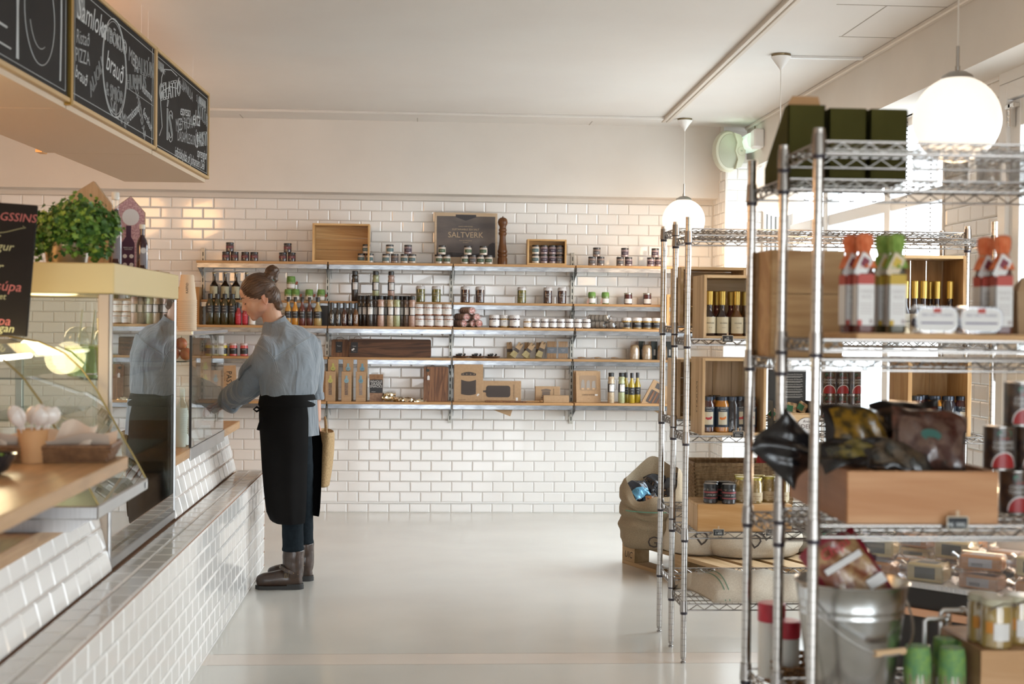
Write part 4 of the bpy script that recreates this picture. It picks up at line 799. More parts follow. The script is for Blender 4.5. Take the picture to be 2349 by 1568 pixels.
b = B(); b.rbox(-.028, .028, -.02, .02, 0, .145, .002); bx = obj('black_box', b, mat('black_carton', (.03, .03, .032), .5)); tag(bx, '', 'box'); place(bx, on(3, 744, .12), 'black carton behind the mustard bottle beside the upright', 'black carton')
gz = {}
for k, col in (('black', (.016, .012, .012)), ('plum', (.05, .014, .010)), ('amber', (.12, .045, .01))): gz[k] = bottle('glaze_bottle', .0205, .168, mat('glaze_'+k, col, .15, coat=.8), black_lid, None, (0, 0), .5, .5, .26, vert=('GLAZE', .023, .30), tcol=wt)
for i, (k, px) in enumerate((('black', 761), ('black', 775.5), ('plum', 790), ('black', 803), ('amber', 816))): place(gz[k], on(3, px, .045), f'slim {k} glaze bottle with vertical white lettering, {nth(i, 5)}', 'glaze bottles')
for i, (k, px, dy) in enumerate((('dark', 827, .12), ('dark', 836.5, .10), ('dark', 848.6, .05), ('brown', 861.5, .11), ('pink', 873.5, .05), ('beige', 895.5, .05), ('green', 910, .05), ('brown', 922, .11), ('brown', 933, .08), ('pink', 945.5, .05), ('beige', 886, .13))):
    place(G[k], on(3, px, dy), f'{k} spice grinder in the third-shelf row, {["leftmost at the back", "second at the back", "large front one at left", "behind, between dark and pink", "third from left in front", "front one left of the green", "front one right of centre", "behind, right of the green", "second from right", "rightmost beside pesto jars", "half hidden at the back"][i]}', 'spice grinders on the third shelf')
pst = jar('pesto_jar', .035, .081, mat('red_pesto', (.22, .062, .015), .2, coat=.6), white_lid, .015, lab_w, (.14, .78), (-165, -15), frill=True, text=[('PESTO', .011, .75)], tcol=bk)
for r_, xs in ((0, (963, 985, 1007.5, 1029)), (1, (961, 982.5, 1004, 1025))):
    for i, px in enumerate(xs): x, y, z = on(3, px, .055); place(pst, (x, y, z+r_*.0825), f'red pesto jar with white label, {"upper" if r_ else "lower"} row, {nth(i, 4)}', 'stacked pesto jars', rz=random.uniform(-.15, .15))
def candy(nm, c1, band):
    t = thing('candy_roll', '', 'candy roll'); b = B(); b.tube([(0, -.07, 0), (0, .07, 0)], .027, 18); obj('candies', b, vary(mat('candy_'+nm, c1, .25, coat=.8), tuple(x*.75 for x in c1), (30, 160, 30)), t)
    b = B()
    for y in (-.045, -.012, .02, .05): b.tube([(0, y, 0), (0, y+.007, 0)], .0278, 18)
    obj('dark_bands', b, mat('candy_band', (.09, .08, .07), .4), t)
    b = B(); rn = random.Random(5); n = 16
    for e_ in (-1, 1): b.loft([[Vector((rr*(1+rn.uniform(-.25, .25))*math.cos(2*PI*i/n), e_*(.07+yy)+rn.uniform(-.004, .004), rr*(1+rn.uniform(-.25, .25))*math.sin(2*PI*i/n))) for i in range(n)] for rr, yy in ((.027, -.002), (.022, .008), (.010, .014), (.018, .026), (.022, .034))], cap=False)
    obj('cellophane', b, thin_glass('cellophane', (.96, .93, .92), .12, 3.5), t); 
    b = B(); b.tube([(0, -.0735, 0), (0, -.07, 0)], .022, 16); obj('end_candy', b, band, t); return t
cr_ = candy('pink', (.42, .27, .22), vary(mat('candy_red', (.62, .10, .07), .3), (.75, .45, .4), (90, 90, 90)))
for i, (px, k) in enumerate(((1054, 0), (1075, 0), (1094, 0), (1060, 1), (1083, 1), (1072, 2))): x, y, z = on(3, px, .09); place(cr_, (x, y, z+.028+k*.046), f'pink wrapped candy roll in the pile, {["bottom left", "bottom middle", "bottom right", "middle row left", "middle row right", "on top"][i]}', 'pink candy rolls', rot=(0, .4*i, R(28 if i != 2 else 10)))
JM = {k: jar('jam_jar', .0385, .092, mat('jam_'+k, c_, .2, coat=.6), white_lid, .016, lab_w, (.16, .74), (-165, -15), frill=True, text=[('JAM', .012, .75)], tcol=bk) for k, c_ in (('dark', (.045, .016, .016)), ('yellow', (.30, .16, .03)))}
for k, px, w2 in (('dark', 1133.7, 'left'), ('yellow', 1156.7, 'middle'), ('dark', 1180.6, 'right')): place(JM[k], on(3, px, .055 if k == 'dark' else .085), f'large {k} jam jar with paper lid, {w2} of three', 'large jam jars on the third shelf')
SM = {k: jar('small_jam_jar', .0295, .068, MATS['jam_'+k], white_lid, .013, lab_w, (.15, .72), (-165, -15), frill=True, text=[('CHUTNEY' if k == 'dark' else 'CURD', .0075, .75)], tcol=bk) for k in ('dark', 'yellow')}
for i, px in enumerate((1209.8, 1229.6, 1249.4, 1268.8, 1287.3, 1306.5, 1326, 1346)): place(SM['yellow' if i == 0 else 'dark'], on(3, px, .05), f'small {"yellow curd" if i == 0 else "dark chutney"} jar in the row across the right upright, {nth(i, 8)}', 'small chutney jars', rz=random.uniform(-.2, .2))
cg = candy('grey', (.30, .28, .25), mat('candy_black', (.05, .05, .05), .3))
for i, (px, k) in enumerate(((1366, 0), (1388, 0), (1374, 1), (1412, 0))): x, y, z = on(3, px, .08); place(cg, (x, y, z+.028+k*.046), f'grey wrapped candy roll in the right bay, {["bottom left", "bottom middle", "on top", "bottom right"][i]}', 'grey candy rolls', rot=(0, .5*i, R(62)))
mj = jar('mustard_jar', .037, .082, mat('mustard', (.32, .20, .05), .2, coat=.6), white_lid, .014, lab_k, (.16, .72), (-175, -5), frill=True, text=[('MUSTARD', .010, .7)], tcol=wt)
for i, px in enumerate((1437, 1461.6, 1484, 1506)): place(mj, on(3, px, .055), f'mustard jar with black label beside the rack posts, {nth(i, 4)}', 'mustard jars on the wall shelf')
t = crate('wooden_frame_box', 'narrow wooden box half hidden behind the rack on the third shelf', PX(1529, 10.3), 10.3, 1.3755, .20, .255, .12, .02)
# ---- fourth level
pw = {k: jar('powder_jar', .0285, .092, mat('powder_'+k, c_, .3, coat=.5), mat('clear_lid', (.62, .52, .50), .25), .014, lab_k, (.18, .72), (-175, -5), text=[('COLOR', .008, .75)], tcol=wt) for k, c_ in (('red', (.60, .09, .09)), ('yellow', (.66, .52, .02)))}
for k, px, w2 in (('yellow', 480, 'seen through the small glass case'), ('yellow', 513, 'at the edge of the small glass case'), ('red', 536, 'left one of the pair'), ('red', 560.5, 'right one of the pair'), ('yellow', 497, 'second behind the glass')): place(pw[k], on(4, px, .05), f'{k} powder jar with black label, {w2}', 'coloured powder jars')
walnut = wood('walnut', (.145, .066, .033), (.06, .028, .016), 0, 1.3, .4); walnut_v = wood('walnut_upright', (.26, .125, .06), (.12, .055, .03), 2, 1.2, .4)
def rrect(w_, h, r, n=5): return [(cx+r*math.cos(a), cy+r*math.sin(a)) for cx, cy, a0 in ((w_-r, r, -90), (w_-r, h-r, 0), (r, h-r, 90), (r, r, 180)) for a in [R(a0+90*k/n) for k in range(n+1)]]
def cutboard(lab, px, lv, w_, h, m_, lean=7, tagx=.04, dy=.08):
    x, y, z = on(lv, px, dy); t = thing('cutting_board', lab, 'cutting board', (x, y, z), 0, 'cutting boards on the wall shelves'); t.rotation_euler = (R(-lean), 0, 0)
    b = B(); b.prism(rrect(w_, h, .014), 0, .018); obj('board', b, m_, t)
    b = B(); b.tube([(tagx-.01, -.002, h-.02), (tagx, -.004, h+.012), (tagx+.03, .0, h+.016), (tagx+.05, .02, h+.006)], .0018, 5); obj('cord', b, mat('leather_cord', (.12, .06, .03), .7), t); return t
t = cutboard('small square walnut cutting board with black tag beside the upright', 761, 4, .125, .128, walnut_v)
b = B(); b.rbox(.030, .078, -.004, -.002, .03, .11, .0005); o = obj('black_tag', b, lab_k, t); b = B(); word(b, 'Tomi', .012, .054, -.0045, .078); word(b, 'nordic cut', .005, .054, -.0045, .04); obj('lettering', b, wt, o, False)
t = cutboard('long walnut cutting board with striped grain on the fourth shelf', 801, 4, .60, .133, walnut, dy=.05)
b = B(); b.rbox(.014, .064, -.004, -.002, .028, .108, .0005); o = obj('black_tag', b, lab_k, t); b = B(); word(b, 'Tomi', .012, .039, -.0045, .078); word(b, 'nordic cut', .005, .039, -.0045, .04); obj('lettering', b, wt, o, False)
b = B(); b.M = Matrix.Translation((.03, -.005, .055)) @ Matrix.Rotation(R(-38), 4, 'Y'); b.box(-.011, .011, 0, .0008, -.0055, .0055); obj('price_sticker', b, lab_w, o, False)
dish = thing('walnut_dish', '', 'dish'); obj('dish', B().lathe([(.03, 0), (.055, .006), (.060, .014), (.055, .012), (.02, .006)], 20, sx=.58, sy=1), walnut, dish)
b = B(); rn = random.Random(3)
for _ in range(14): b.ball((rn.uniform(-.022, .022), rn.uniform(-.03, .03), .016+rn.random()*.012), .0075, 4)
o = obj('dark_pieces', b, mat('licorice', (.03, .03, .03), .3), dish); o['kind'] = 'stuff'
for i, px in enumerate((1058, 1094.5, 1130)): place(dish, on(4, px, .05), f'small oval walnut dish of dark pieces on the fourth shelf, {nth(i, 3)}', 'small walnut dishes', rz=R(90))
def brush():
    t = thing('basting_brush', '', 'brush'); b = B(); b.prism([(-.02, .055), (.02, .055), (.019, .118), (-.019, .118)], -.007, .007); obj('card_sleeve', b, mat('kraft_card', (.45, .30, .17), .75), t)
    b = B(); b.box(-.0205, .0205, -.0075, .0075, .045, .068); obj('dark_band', b, mat('brush_band', (.07, .05, .04), .6), t)
    b = B(); b.loft([[(-.024, -.008, 0), (.024, -.008, 0), (.024, .008, 0), (-.024, .008, 0)], [(-.019, -.007, .05), (.019, -.007, .05), (.019, .007, .05), (-.019, .007, .05)]]); obj('bristles', b, vary(mat('bristle', (.44, .36, .18), .7), (.30, .23, .10), (400, 400, 20)), t)
    b = B(); b.tube([(0, -.009, .10), (.004, -.012, .112), (.008, -.01, .122)], .0016, 5); obj('knot', b, slot_m, t); return t
p = brush()
for i, (px, a, dy) in enumerate(((1171, -3, .10), (1176, 34, .05), (1209, 2, .10), (1203, 36, .05), (1236, 2, .10), (1236, 22, .05))):
    x, y, z = on(4, px, dy); place(p, (x, y, z+(.013 if a > 20 else 0)), f'basting brush with kraft card sleeve, {"leaning in front" if a > 20 else "upright behind"}, {["left", "left", "middle", "middle", "right", "right"][i]} pair', 'basting brushes', rot=(R(-8), R(a), 0))
pin = mat('beech_sticks', (.46, .27, .12), .6); sk = thing('clothespin_pack', '', 'pack'); b = B()
for k in range(8): b.rbox(-.034+k*.0086, -.0275+k*.0086, -.006, .006, .002, .128, .001)
obj('sticks', b, vary(pin, (.30, .16, .07), (300, 10, 10)), sk); b = B(); b.box(-.036, .036, -.008, .008, .04, .085); o = obj('grey_band', b, mat('grey_band', (.13, .14, .16), .6), sk, False); b = B(); word(b, 'NORDIC', .008, 0, -.009, .066); word(b, 'MATS', .006, 0, -.009, .056); obj('lettering', b, wt, o, False)
for i, px in enumerate((1266.5, 1292.5)): place(sk, on(4, px, .05), f'pack of wooden sticks with grey paper band, {nth(i, 2)}', 'wooden stick packs')
sp = thing('wooden_spoon', '', 'spoon'); b = B(); b.tube([(-.01, 0, .008), (.06, 0, .008)], .0035, 6); b.ball((-.03, 0, .01), .014, 7, sc=(1.4, .9, .5)); obj('spoon', b, mat('beech', (.55, .38, .22), .6), sp); b = B(); sheet(b, lambda u, v: (-.05+.12*u, -.02+.04*v, .005+.014*math.sin(PI*v)*(.7+.3*math.sin(7*u))), 10, 5); obj('plastic_bag', b, MATS['cellophane'], sp)
for i, px in enumerate((1341, 1379, 1417)): place(sp, on(4, px, .04), f'wooden spoon in a clear bag lying on the fourth shelf, {nth(i, 3)}', 'bagged wooden spoons')
pb = thing('pasta_bag', '', 'bag'); b = B(); b.loft([b.ring((0, 0, z), r, 16, (0, 0, 1), ry=r*.7) for r, z in ((.034, .0), (.038, .02), (.036, .06), (.033, .095), (.022, .108), (.004, .112))]); obj('pasta_nests', b, vary(mat('pasta', (.55, .40, .24), .5), (.42, .28, .14), (20, 20, 110)), pb)
b = B(); b.loft([b.ring((0, 0, z), r, 12, (0, 0, 1), ry=r*f) for r, f, z in ((.038, .75, .0), (.041, .75, .02), (.039, .75, .07), (.034, .6, .10), (.028, .2, .135))], cap=False); obj('clear_bag', b, MATS['cellophane'], pb)
for i, px in enumerate((1456.6, 1485, 1520)): place(pb, on(4, px, .05), f'clear bag of pasta nests by the rack posts, {nth(i, 3)}', 'pasta nest bags')
b = B(); b.rbox(-.022, .022, -.012, .012, 0, .135, .001); dk = obj('dark_carton', b, mat('dark_green_carton', (.015, .025, .022), .5)); tag(dk, '', 'box'); b = B(); b.box(-.004, .010, -.0128, -.012, .03, .075); obj('white_label', b, lab_w, dk, False)
for i, px in enumerate((1473, 1501, 1536)): place(dk, on(4, px, .10), f'dark green carton standing between the pasta bags, {nth(i, 3)}', 'dark green cartons')
# ---- bottom level
kr = vary(mat('kraft', (.42, .275, .155), .8), (.38, .245, .135), (60, 60, 60)); kr2 = mat('kraft_light', (.50, .33, .19), .8)
t = thing('pasta_pack', 'kraft paper pasta bag with vertical lettering left of the woman\'s arm', 'bag', on(5, 527, .05)); b = B(); b.loft([[(-.052, -.02, 0), (.052, -.02, 0), (.052, .02, 0), (-.052, .02, 0)], [(-.052, -.022, .15), (.050, -.022, .15), (.050, .018, .15), (-.052, .018, .15)], [(-.054, -.004, .248), (.046, -.004, .252), (.046, .0, .252), (-.054, .0, .248)]]); o = obj('paper_bag', b, kr, t, ang=20)
b = B(); word(b, 'PASTA', .055, .0, -.024, .14, rot=R(-90), sx=.9); word(b, 'durum wheat', .011, -.028, -.024, .17, rot=R(-90)); obj('lettering', b, bk, o, False)
def cartonpack(col):
    t = thing('granola_pack', '', 'pack'); b = B(); b.rbox(-.036, .036, -.001, .03, 0, .215, .002); o = obj('carton', b, kr, t)
    b = B(); b.box(-.012, .012, -.0018, -.001, .045, .135); w2 = obj('window', b, speck('muesli', (.10, .065, .045), (.24, .15, .09), 200), t, False)
    b = B(); b.box(-.034, .034, -.012, -.0015, 0, .03); obj('front_lip', b, kr, t, False)
    b = B(); b.M = Matrix.Rotation(R(90), 4, 'X'); b.lathe([(.0165, .002), (.0165, .003)], 22, (0, .148, 0)); b.box(-.007, .007, .16, .185, .002, .0028); o = obj('round_sticker', b, col, t, False)
    b = B(); word(b, 'CRISP', .006, 0, -.0035, .151); word(b, 'BREAD', .006, 0, -.0035, .144); obj('lettering', b, bk, o, False)
    return t
st_y = mat('sticker_olive', (.46, .44, .13), .6); st_b = mat('sticker_blue', (.22, .36, .42), .6); st_c = mat('sticker_teal', (.16, .30, .38), .6)
for i, (m_, pf, pbk) in enumerate(((st_y, 759, 765), (st_b, 796, 799.5), (st_c, 829, 832))):
    p = cartonpack(m_); cn = ('olive', 'pale blue', 'blue')[i]
    place(p, on(5, pf, .035), f'kraft crispbread pack with {cn} round sticker, front row', 'kraft crispbread packs')
    x, y, z = on(5, pbk, .12); dup(p, (x, y, z+.085), 0, f'kraft crispbread pack with {cn} round sticker, taller one at the back', 'kraft crispbread packs', sc=(1.05, 1, 1)); 
    b = B(); b.box(-.038, .038, -.002, .03, 0, .084); k_ = obj('carton_riser', b, kr); tag(k_, '', 'box'); place(k_, (x, y, z), f'kraft carton under the {cn} stickered back pack', 'kraft riser cartons')
p = dup(p, on(5, 737, .05), 0, 'kraft pack half hidden behind the woman\'s far sleeve', 'kraft crispbread packs')
t = thing('snack_bag', 'clear bag of whole grain snacks with black label', 'bag', on(5, 865, .06)); b = B(); b.loft([[(-.047, -.02, 0), (.044, -.02, 0), (.044, .02, 0), (-.047, .02, 0)], [(-.05, -.022, .12), (.046, -.022, .12), (.046, .018, .12), (-.05, .018, .12)], [(-.054, -.002, .195), (.048, -.002, .195), (.048, .002, .195), (-.054, .002, .195)]]); obj('crackers', b, vary(mat('crackers', (.30, .17, .09), .4), (.2, .1, .05), (50, 50, 50)), t, ang=20)
b = B(); b.box(-.048, .045, -.0245, -.0225, .062, .158); o = obj('black_label', b, lab_k, t, False); b = B()
for k, s_ in enumerate(('WHOLE', 'GRAIN', 'SNACKS')): word(b, s_, .024, -.002, -.026, .143-k*.0175)
word(b, 'NICOLAS', .007, -.02, -.026, .07); obj('lettering', b, wt, o, False)
foil = mat('gold_foil', (.80, .72, .55), .18, 1)
fw = thing('foil_candy', '', 'candy'); rn = random.Random(11); b = B(); n = 10
b.loft([[Vector((x_, r*(1+rn.uniform(-.35, .3))*math.cos(2*PI*i/n), .02+r*(1+rn.uniform(-.3, .25))*math.sin(2*PI*i/n)*.9)) for i in range(n)] for x_, r in ((-.045, .018), (-.032, .008), (-.022, .019), (-.008, .021), (.008, .020), (.022, .018), (.032, .007), (.045, .017))]); obj('foil', b, foil, fw, ang=12)
for i, (px, k) in enumerate(((892, 0), (917, 0), (941, 0), (966, 0), (890, 1), (912, 1), (937, 1), (895, 2))): x, y, z = on(5, px, .05); place(fw, (x, y, z+k*.034), f'gold foil wrapped candy in the pile, {["bottom left", "bottom second", "bottom third", "bottom right", "middle left", "middle centre", "middle right", "topmost"][i]}', 'foil wrapped candies', rot=(.5*i, 0, .3*math.sin(i*2.1)))
t = cutboard('upright walnut cutting board with white price tag on the bottom shelf', 973, 5, .18, .252, walnut_v, 6, .03, .12)
b = B(); b.M = Matrix.Translation((.03, -.002, .225)) @ Matrix.Rotation(R(90), 4, 'X'); b.lathe([(.009, 0), (.011, .002), (.011, .0025), (.006, .0025)], 18); obj('hang_ring', b, slot_m, t)
b = B(); b.prism([(.027, .155), (.044, .155), (.044, .18), (.0355, .19), (.027, .18)], -.004, -.002); obj('price_tag', b, lab_w, t, False)
prt = mat('print_charcoal', (.055, .042, .036), .7)
def carton(name, lab, px, dy, w_, h, d, lean=0, rz=0, lv=5):
    x, y, z = on(lv, px, dy); t = thing(name, lab, 'box', (x, y, z), R(rz)); t.rotation_euler = (R(-lean), 0, R(rz)); b = B(); b.rbox(0, w_, 0, d, 0, h, .0015); obj('carton', b, kr, t); return t
t = carton('cookware_box', 'large kraft box printed with a dark pot shape', 1043, .10, .212, .272, .05, 3)
b = B(); b.prism([(.052, .16)]+[(.052+.108*k/12, .16-.012*math.sin(PI*k/12)) for k in range(1, 12)]+[(.160, .16), (.160, .055)]+[(.16-.108*k/12, .055-.008*math.sin(PI*k/12)) for k in range(1, 12)]+[(.052, .055)], -.0012, 0)
b.prism([(.052, .190), (.160, .190), (.160, .205)]+[(.16-.108*k/12, .205+.012*math.sin(PI*k/12)) for k in range(1, 12)]+[(.052, .205)], -.0012, 0); o = obj('printed_pot', b, prt, t, False)
b = B()
for x in (.066, .092, .121, .146): b.M = Matrix.Rotation(R(90), 4, 'X'); b.lathe([(.003, .0014), (.003, .002)], 10, (x, .2, 0))
obj('printed_rivets', b, kr2, o, False); b = B(); word(b, 'DUTCH OVEN', .008, .06, -.0015, .014); word(b, 'Ø 22', .008, .165, -.0015, .012); obj('lettering', b, prt, t, False)
b = B(); b.M = Matrix.Translation((.175, -.001, .05)) @ Matrix.Rotation(R(-40), 4, 'Y'); b.box(-.01, .01, -.0008, 0, -.006, .006); obj('price_sticker', b, lab_w, t, False)
t = carton('cutting_board_box', 'kraft box printed with a dark cutting board, beside the pot box', 1108, .13, .285, .152, .035, 4)
b = B(); b.prism([(.028+x, .032+z) for x, z in rrect(.178, .085, .02)], -.0012, 0); b.prism([(0, .068), (.022, .068), (.03, .06), (.03, .088), (.022, .081), (0, .081)], -.0012, 0); obj('printed_board', b, prt, t, False); b = B(); word(b, 'CUTTING BOARD', .013, .232, -.0015, .075, rot=R(90)); obj('lettering', b, prt, t, False)
b = B(); b.box(.247, .262, -.0008, 0, .008, .03); obj('price_sticker', b, lab_w, t, False)
t = thing('serving_board', 'long thin wooden serving board lying flat before the printed boxes', 'board', on(5, 1115, .02)); b = B(); b.rbox(0, .30, 0, .07, 0, .010, .003); obj('board', b, walnut_v, t); b = B(); b.tube([(.30, .035, .007), (.40, .03, .008)], .005, 8); b.ball((.41, .03, .01), .012, 6, sc=(1.3, 1, .6)); obj('brush_handle', b, pin, t)
t = carton('grater_box', 'kraft box with printed tool, upright near the right upright', 1230, .13, .182, .115, .05, 3)
b = B(); b.box(.042, .115, -.0012, 0, .03, .036); b.prism([(.044, .08), (.113, .08), (.113, .09), (.08, .097), (.044, .09)], -.0012, 0); b.box(.05, .108, -.001, 0, .04, .078); obj('printed_tool', b, mat('print_brown', (.15, .11, .085), .7), t, False); b = B(); word(b, 'BENCH SCRAPER', .010, .135, -.0015, .06, rot=R(90)); obj('lettering', b, prt, t, False)
t = carton('small_kraft_box', 'low kraft box lying before the printed tool box', 1249, .04, .186, .052, .06)
for i, (px, dy, ln_) in enumerate(((1318, .14, 6), (1324, .09, 9))):
    t = carton('cheese_knife_box', ('kraft cheese knife box at the back, mostly covered', 'kraft cheese knife box in front with window and lettering')[i], px, dy, .182, .232, .028, ln_, 3)
    b = B(); b.prism([(.028+x, .09+z) for x, z in rrect(.125, .11, .012)], -.0014, 0); o = obj('window', b, mat('window_brown', (.30, .20, .12), .5), t, False)
    for k, x in enumerate((.05, .09, .13)): b = B(); b.prism([(x-.014, .105), (x+.014, .105), (x+.012, .16), (x+.002, .172-.006*k), (x-.01, .155)], -.0028, -.0014); b.prism([(x-.01, .095), (x+.01, .095), (x+.008, .107), (x-.008, .107)], -.003, -.0014, 'y', 1); obj('knife', b, [mat('knife_steel', (.26, .24, .22), .35, .6), kr2], o, False)
    b = B(); word(b, 'CHEESE KNIVES', .0135, .091, -.0016, .056); word(b, 'nordic', .006, .091, -.0016, .028); obj('lettering', b, prt, t, False)
    b = B(); b.box(.14, .16, -.001, 0, .05, .062); obj('price_sticker', b, lab_w, t, False)
for k, px in (('beige', 1403.6), ('green', 1427.6)): place(G[k], on(5, px, .05), f'{k} spice grinder on the bottom shelf beside the oils', 'spice grinders on the bottom shelf')
ol2 = bottle('oil_bottle', .024, .222, mat('golden_oil', (.34, .24, .012), .08, coat=1), black_lid, lab_k, (.28, .52), .58, .44, .16, text=[('OLIVE', .008, .7), ('OIL', .008, .35)], tcol=wt)
for i, (px, dy) in enumerate(((1437.5, .12), (1451, .05), (1464, .11))): place(ol2, on(5, px, dy), f'golden olive oil bottle with black cap, {nth(i, 3)}', 'golden oils on the bottom shelf')
for i, (px, dy) in enumerate(((1473, .05), (1524, .08))):
    t = carton('knife_set_box', f'kraft knife box leaning sideways behind the rack posts, {nth(i, 2)}', px, dy, .15, .20, .03, 10, 0); t.rotation_euler = (R(-8), R(28), R(-4))
    b = B(); b.prism([(.02+x, .03+z) for x, z in rrect(.11, .10, .008)], -.0014, 0); b.prism([(.035, .15), (.09, .15), (.09, .19), (.035, .19)], -.0016, 0); obj('window', b, mat('window_dark', (.06, .05, .045), .4), t, False)
    for x in (.035, .065, .095): b = B(); b.rbox(x, x+.016, -.004, -.0015, .04, .125, .001); obj('knife_handle', b, walnut_v, t)
t = thing('kraft_flap', 'loose kraft card flap hanging below the bottom shelf', 'card', (PX(1133, 10.3), 10.30, .78)); b = B(); b.prism([(0, 0), (.142, 0), (.126, -.048), (.045, -.018)], 0, .0015); obj('card', b, kr, t, False)
# items at the left end, seen above and through the counter glass
k_ = thing('wall_cabinet', 'wooden shelf panel on the wall behind the cup stack', 'cabinet', (PX(405, 10.4), 10.35, 1.36)); b = B(); b.rbox(0, .17, 0, .16, 0, .285, .003); obj('panel', b, wood('amber_wood', (.44, .24, .08), (.35, .18, .06), 2, .8), k_)
# ================================================================ chrome wire racks
post_m = mat('chrome_post', (.47, .44, .41), .15, 1)
n_, l_, b_ = nt(post_m); t_ = n_.new('ShaderNodeTexCoord'); s_ = n_.new('ShaderNodeSeparateXYZ'); l_.new(t_.outputs['Object'], s_.inputs[0])
a_ = n_.new('ShaderNodeMath'); a_.operation = 'MULTIPLY'; a_.inputs[1].default_value = 39.37; l_.new(s_.outputs[2], a_.inputs[0]); f_ = n_.new('ShaderNodeMath'); f_.operation = 'FRACT'; l_.new(a_.outputs[0], f_.inputs[0])
g_ = n_.new('ShaderNodeMath'); g_.operation = 'GREATER_THAN'; g_.inputs[1].default_value = .06; l_.new(f_.outputs[0], g_.inputs[0]); x_ = n_.new('ShaderNodeMix'); x_.data_type = 'RGBA'; x_.inputs[6].default_value = (.22, .2, .19, 1); x_.inputs[7].default_value = (.47, .44, .41, 1)
l_.new(g_.outputs[0], x_.inputs[0]); l_.new(x_.outputs[2], b_.inputs['Base Color'])
wire_m = mat('chrome_wire', (.33, .305, .285), .24, 1); ring_m = mat('collar_ring', (.025, .018, .028), .45)
def wire_shelf(par, x0, x1, y0, y1, zt, small=False):
    b = B(); rw = .0032; h = .026
    for y in (y0, y1):
        b.tube([(x0, y, zt), (x1, y, zt)], rw, 6); b.tube([(x0, y, zt-h), (x1, y, zt-h)], rw, 6)
        n = int((x1-x0)/.033); n += n % 2; b.tube([(x0+.02+(x1-x0-.04)*k/n, y, zt-(.003 if k % 2 else h-.002)) for k in range(n+1)], .0024, 5)
    for x in (x0, x1):
        b.tube([(x, y0, zt), (x, y1, zt)], rw, 6); b.tube([(x, y0, zt-h), (x, y1, zt-h)], rw, 6)
        n = 10; b.tube([(x, y0+.015+(y1-y0-.03)*k/n, zt-(.003 if k % 2 else h-.002)) for k in range(n+1)], .0024, 5)
    obj('edge_truss', b, wire_m, par)
    b = B(); n = int((x1-x0)/.0255)
    for k in range(1, n): x = x0+(x1-x0)*k/n; b.tube([(x, y0, zt-.0015), (x, y1, zt-.0015)], .0017, 4, cap=False)
    for y in (y0+(y1-y0)*.33, y0+(y1-y0)*.67): b.tube([(x0, y, zt-.005), (x1, y, zt-.005)], .0026, 5)
    obj('deck_wires', b, wire_m, par)
def rack(lab, x0, x1, ys, ztop, fr, rr):
    t = thing('wire_rack', lab, 'rack', (0, 0, 0), 0, 'chrome wire racks')
    for xi, x in enumerate((x0, x1)):
        for yi, y in enumerate(ys):
            b = B(); b.tube([(0, 0, .028), (0, 0, ztop)], .0127, 18); b.lathe([(.0132, ztop), (.0132, ztop+.002), (.011, ztop+.003)], 16); p = obj('post', b, post_m, t); p.location = (x, y, 0)
            b = B(); b.lathe([(.011, 0), (.011, .006), (.007, .008), (.007, .016), (.011, .018), (.011, .028)], 12); obj('levelling_foot', b, wire_m, p)
            for lv, on_ in ((fr, yi < 2), (rr, yi > 0)):
                if not on_: continue
                for z in lv:
                    b = B(); b.lathe([(.0152, z-.005), (.0152, z+.005)], 18); obj('ring', b, ring_m, p)
                    b = B(); b.lathe([(.0172, z+.006), (.0150, z+.052), (.0140, z+.053)], 18); obj('collar', b, wire_m, p)
    for lv, ya, yb in ((fr, ys[0], ys[1]), (rr, ys[1], ys[2])):
        for z in lv:
            e = bpy.data.objects.new('wire_shelf', None); C.objects.link(e); e.parent = t; wire_shelf(e, x0+.005, x1-.005, ya+.004, yb-.004, z+.036)
    return t
rack('chrome wire rack nearest the camera, cut by the right edge', .90, 2.206, (3.19, 3.50, 3.84), 1.864, (1.802, 1.350, .925, .50), (1.748, 1.297, .870, .439))
rack('chrome wire rack behind the first one, in front of the burlap sacks', 1.11, 2.416, (5.872, 6.167, 6.474), 1.861, (1.752, 1.32, .915, .512, .21), (1.799, 1.37, .963, .561, .258))
# ---------------- near rack, top: olive files and glass jars
olive = vary(mat('olive_board', (.066, .058, .013), .85, spec=.15), (.052, .046, .010), (8, 8, 8))
for i, (px, w_, h_) in enumerate(((1802, .094, .186), (1896, .096, .178), (1990, .096, .178))):
    x = PX(px, 3.52); t = thing('magazine_file', f'olive green cardboard box on the near rack, {("leftmost, with tan top edge", "middle one", "rightmost of three")[i]}', 'box', (x, 3.52, 1.785), 0, 'olive boxes on the near rack')
    b = B(); b.box(0, w_, 0, .003, 0, h_); b.box(0, w_, 0, .24, 0, .003)
    for xx in (0, w_-.003): b.prism([(0, 0), (.24, 0), (.24, .05), (.035 if i == 0 else .05, h_), (0, h_)], xx, xx+.003, 'x')
    b.box(0, w_, .237, .24, 0, .05); obj('board', b, olive, t, False)
    if i == 0: b = B(); b.prism([(0.003, h_), (w_-.003, h_), (w_-.010, h_+.026), (.018, h_+.026)], .03, .034); obj('tan_insert', b, mat('tan_card', (.45, .24, .10), .7), t, False)
    else: b = B(); b.box(.002, w_-.002, .002, .05, h_, h_+.002); obj('lid', b, olive, t, False)
tb = thing('glass_tumbler', '', 'glass'); b = B(); b.lathe([(.026, 0), (.031, .002), (.033, .085), (.031, .085), (.029, .006), (.001, .006)], 22, cap=False); obj('glass', b, thin_glass('jar_glass', (.80, .80, .80), .02, 2.2), tb)
for i, (px, y) in enumerate(((2118, 3.6), (2188, 3.62), (2262, 3.60), (2330, 3.62))): place(tb, (PX(px, y), y, 1.7855), f'empty glass tumbler on the near rack\'s top shelf, {nth(i, 4)}', 'tumblers on the top shelf', sc=1.05)
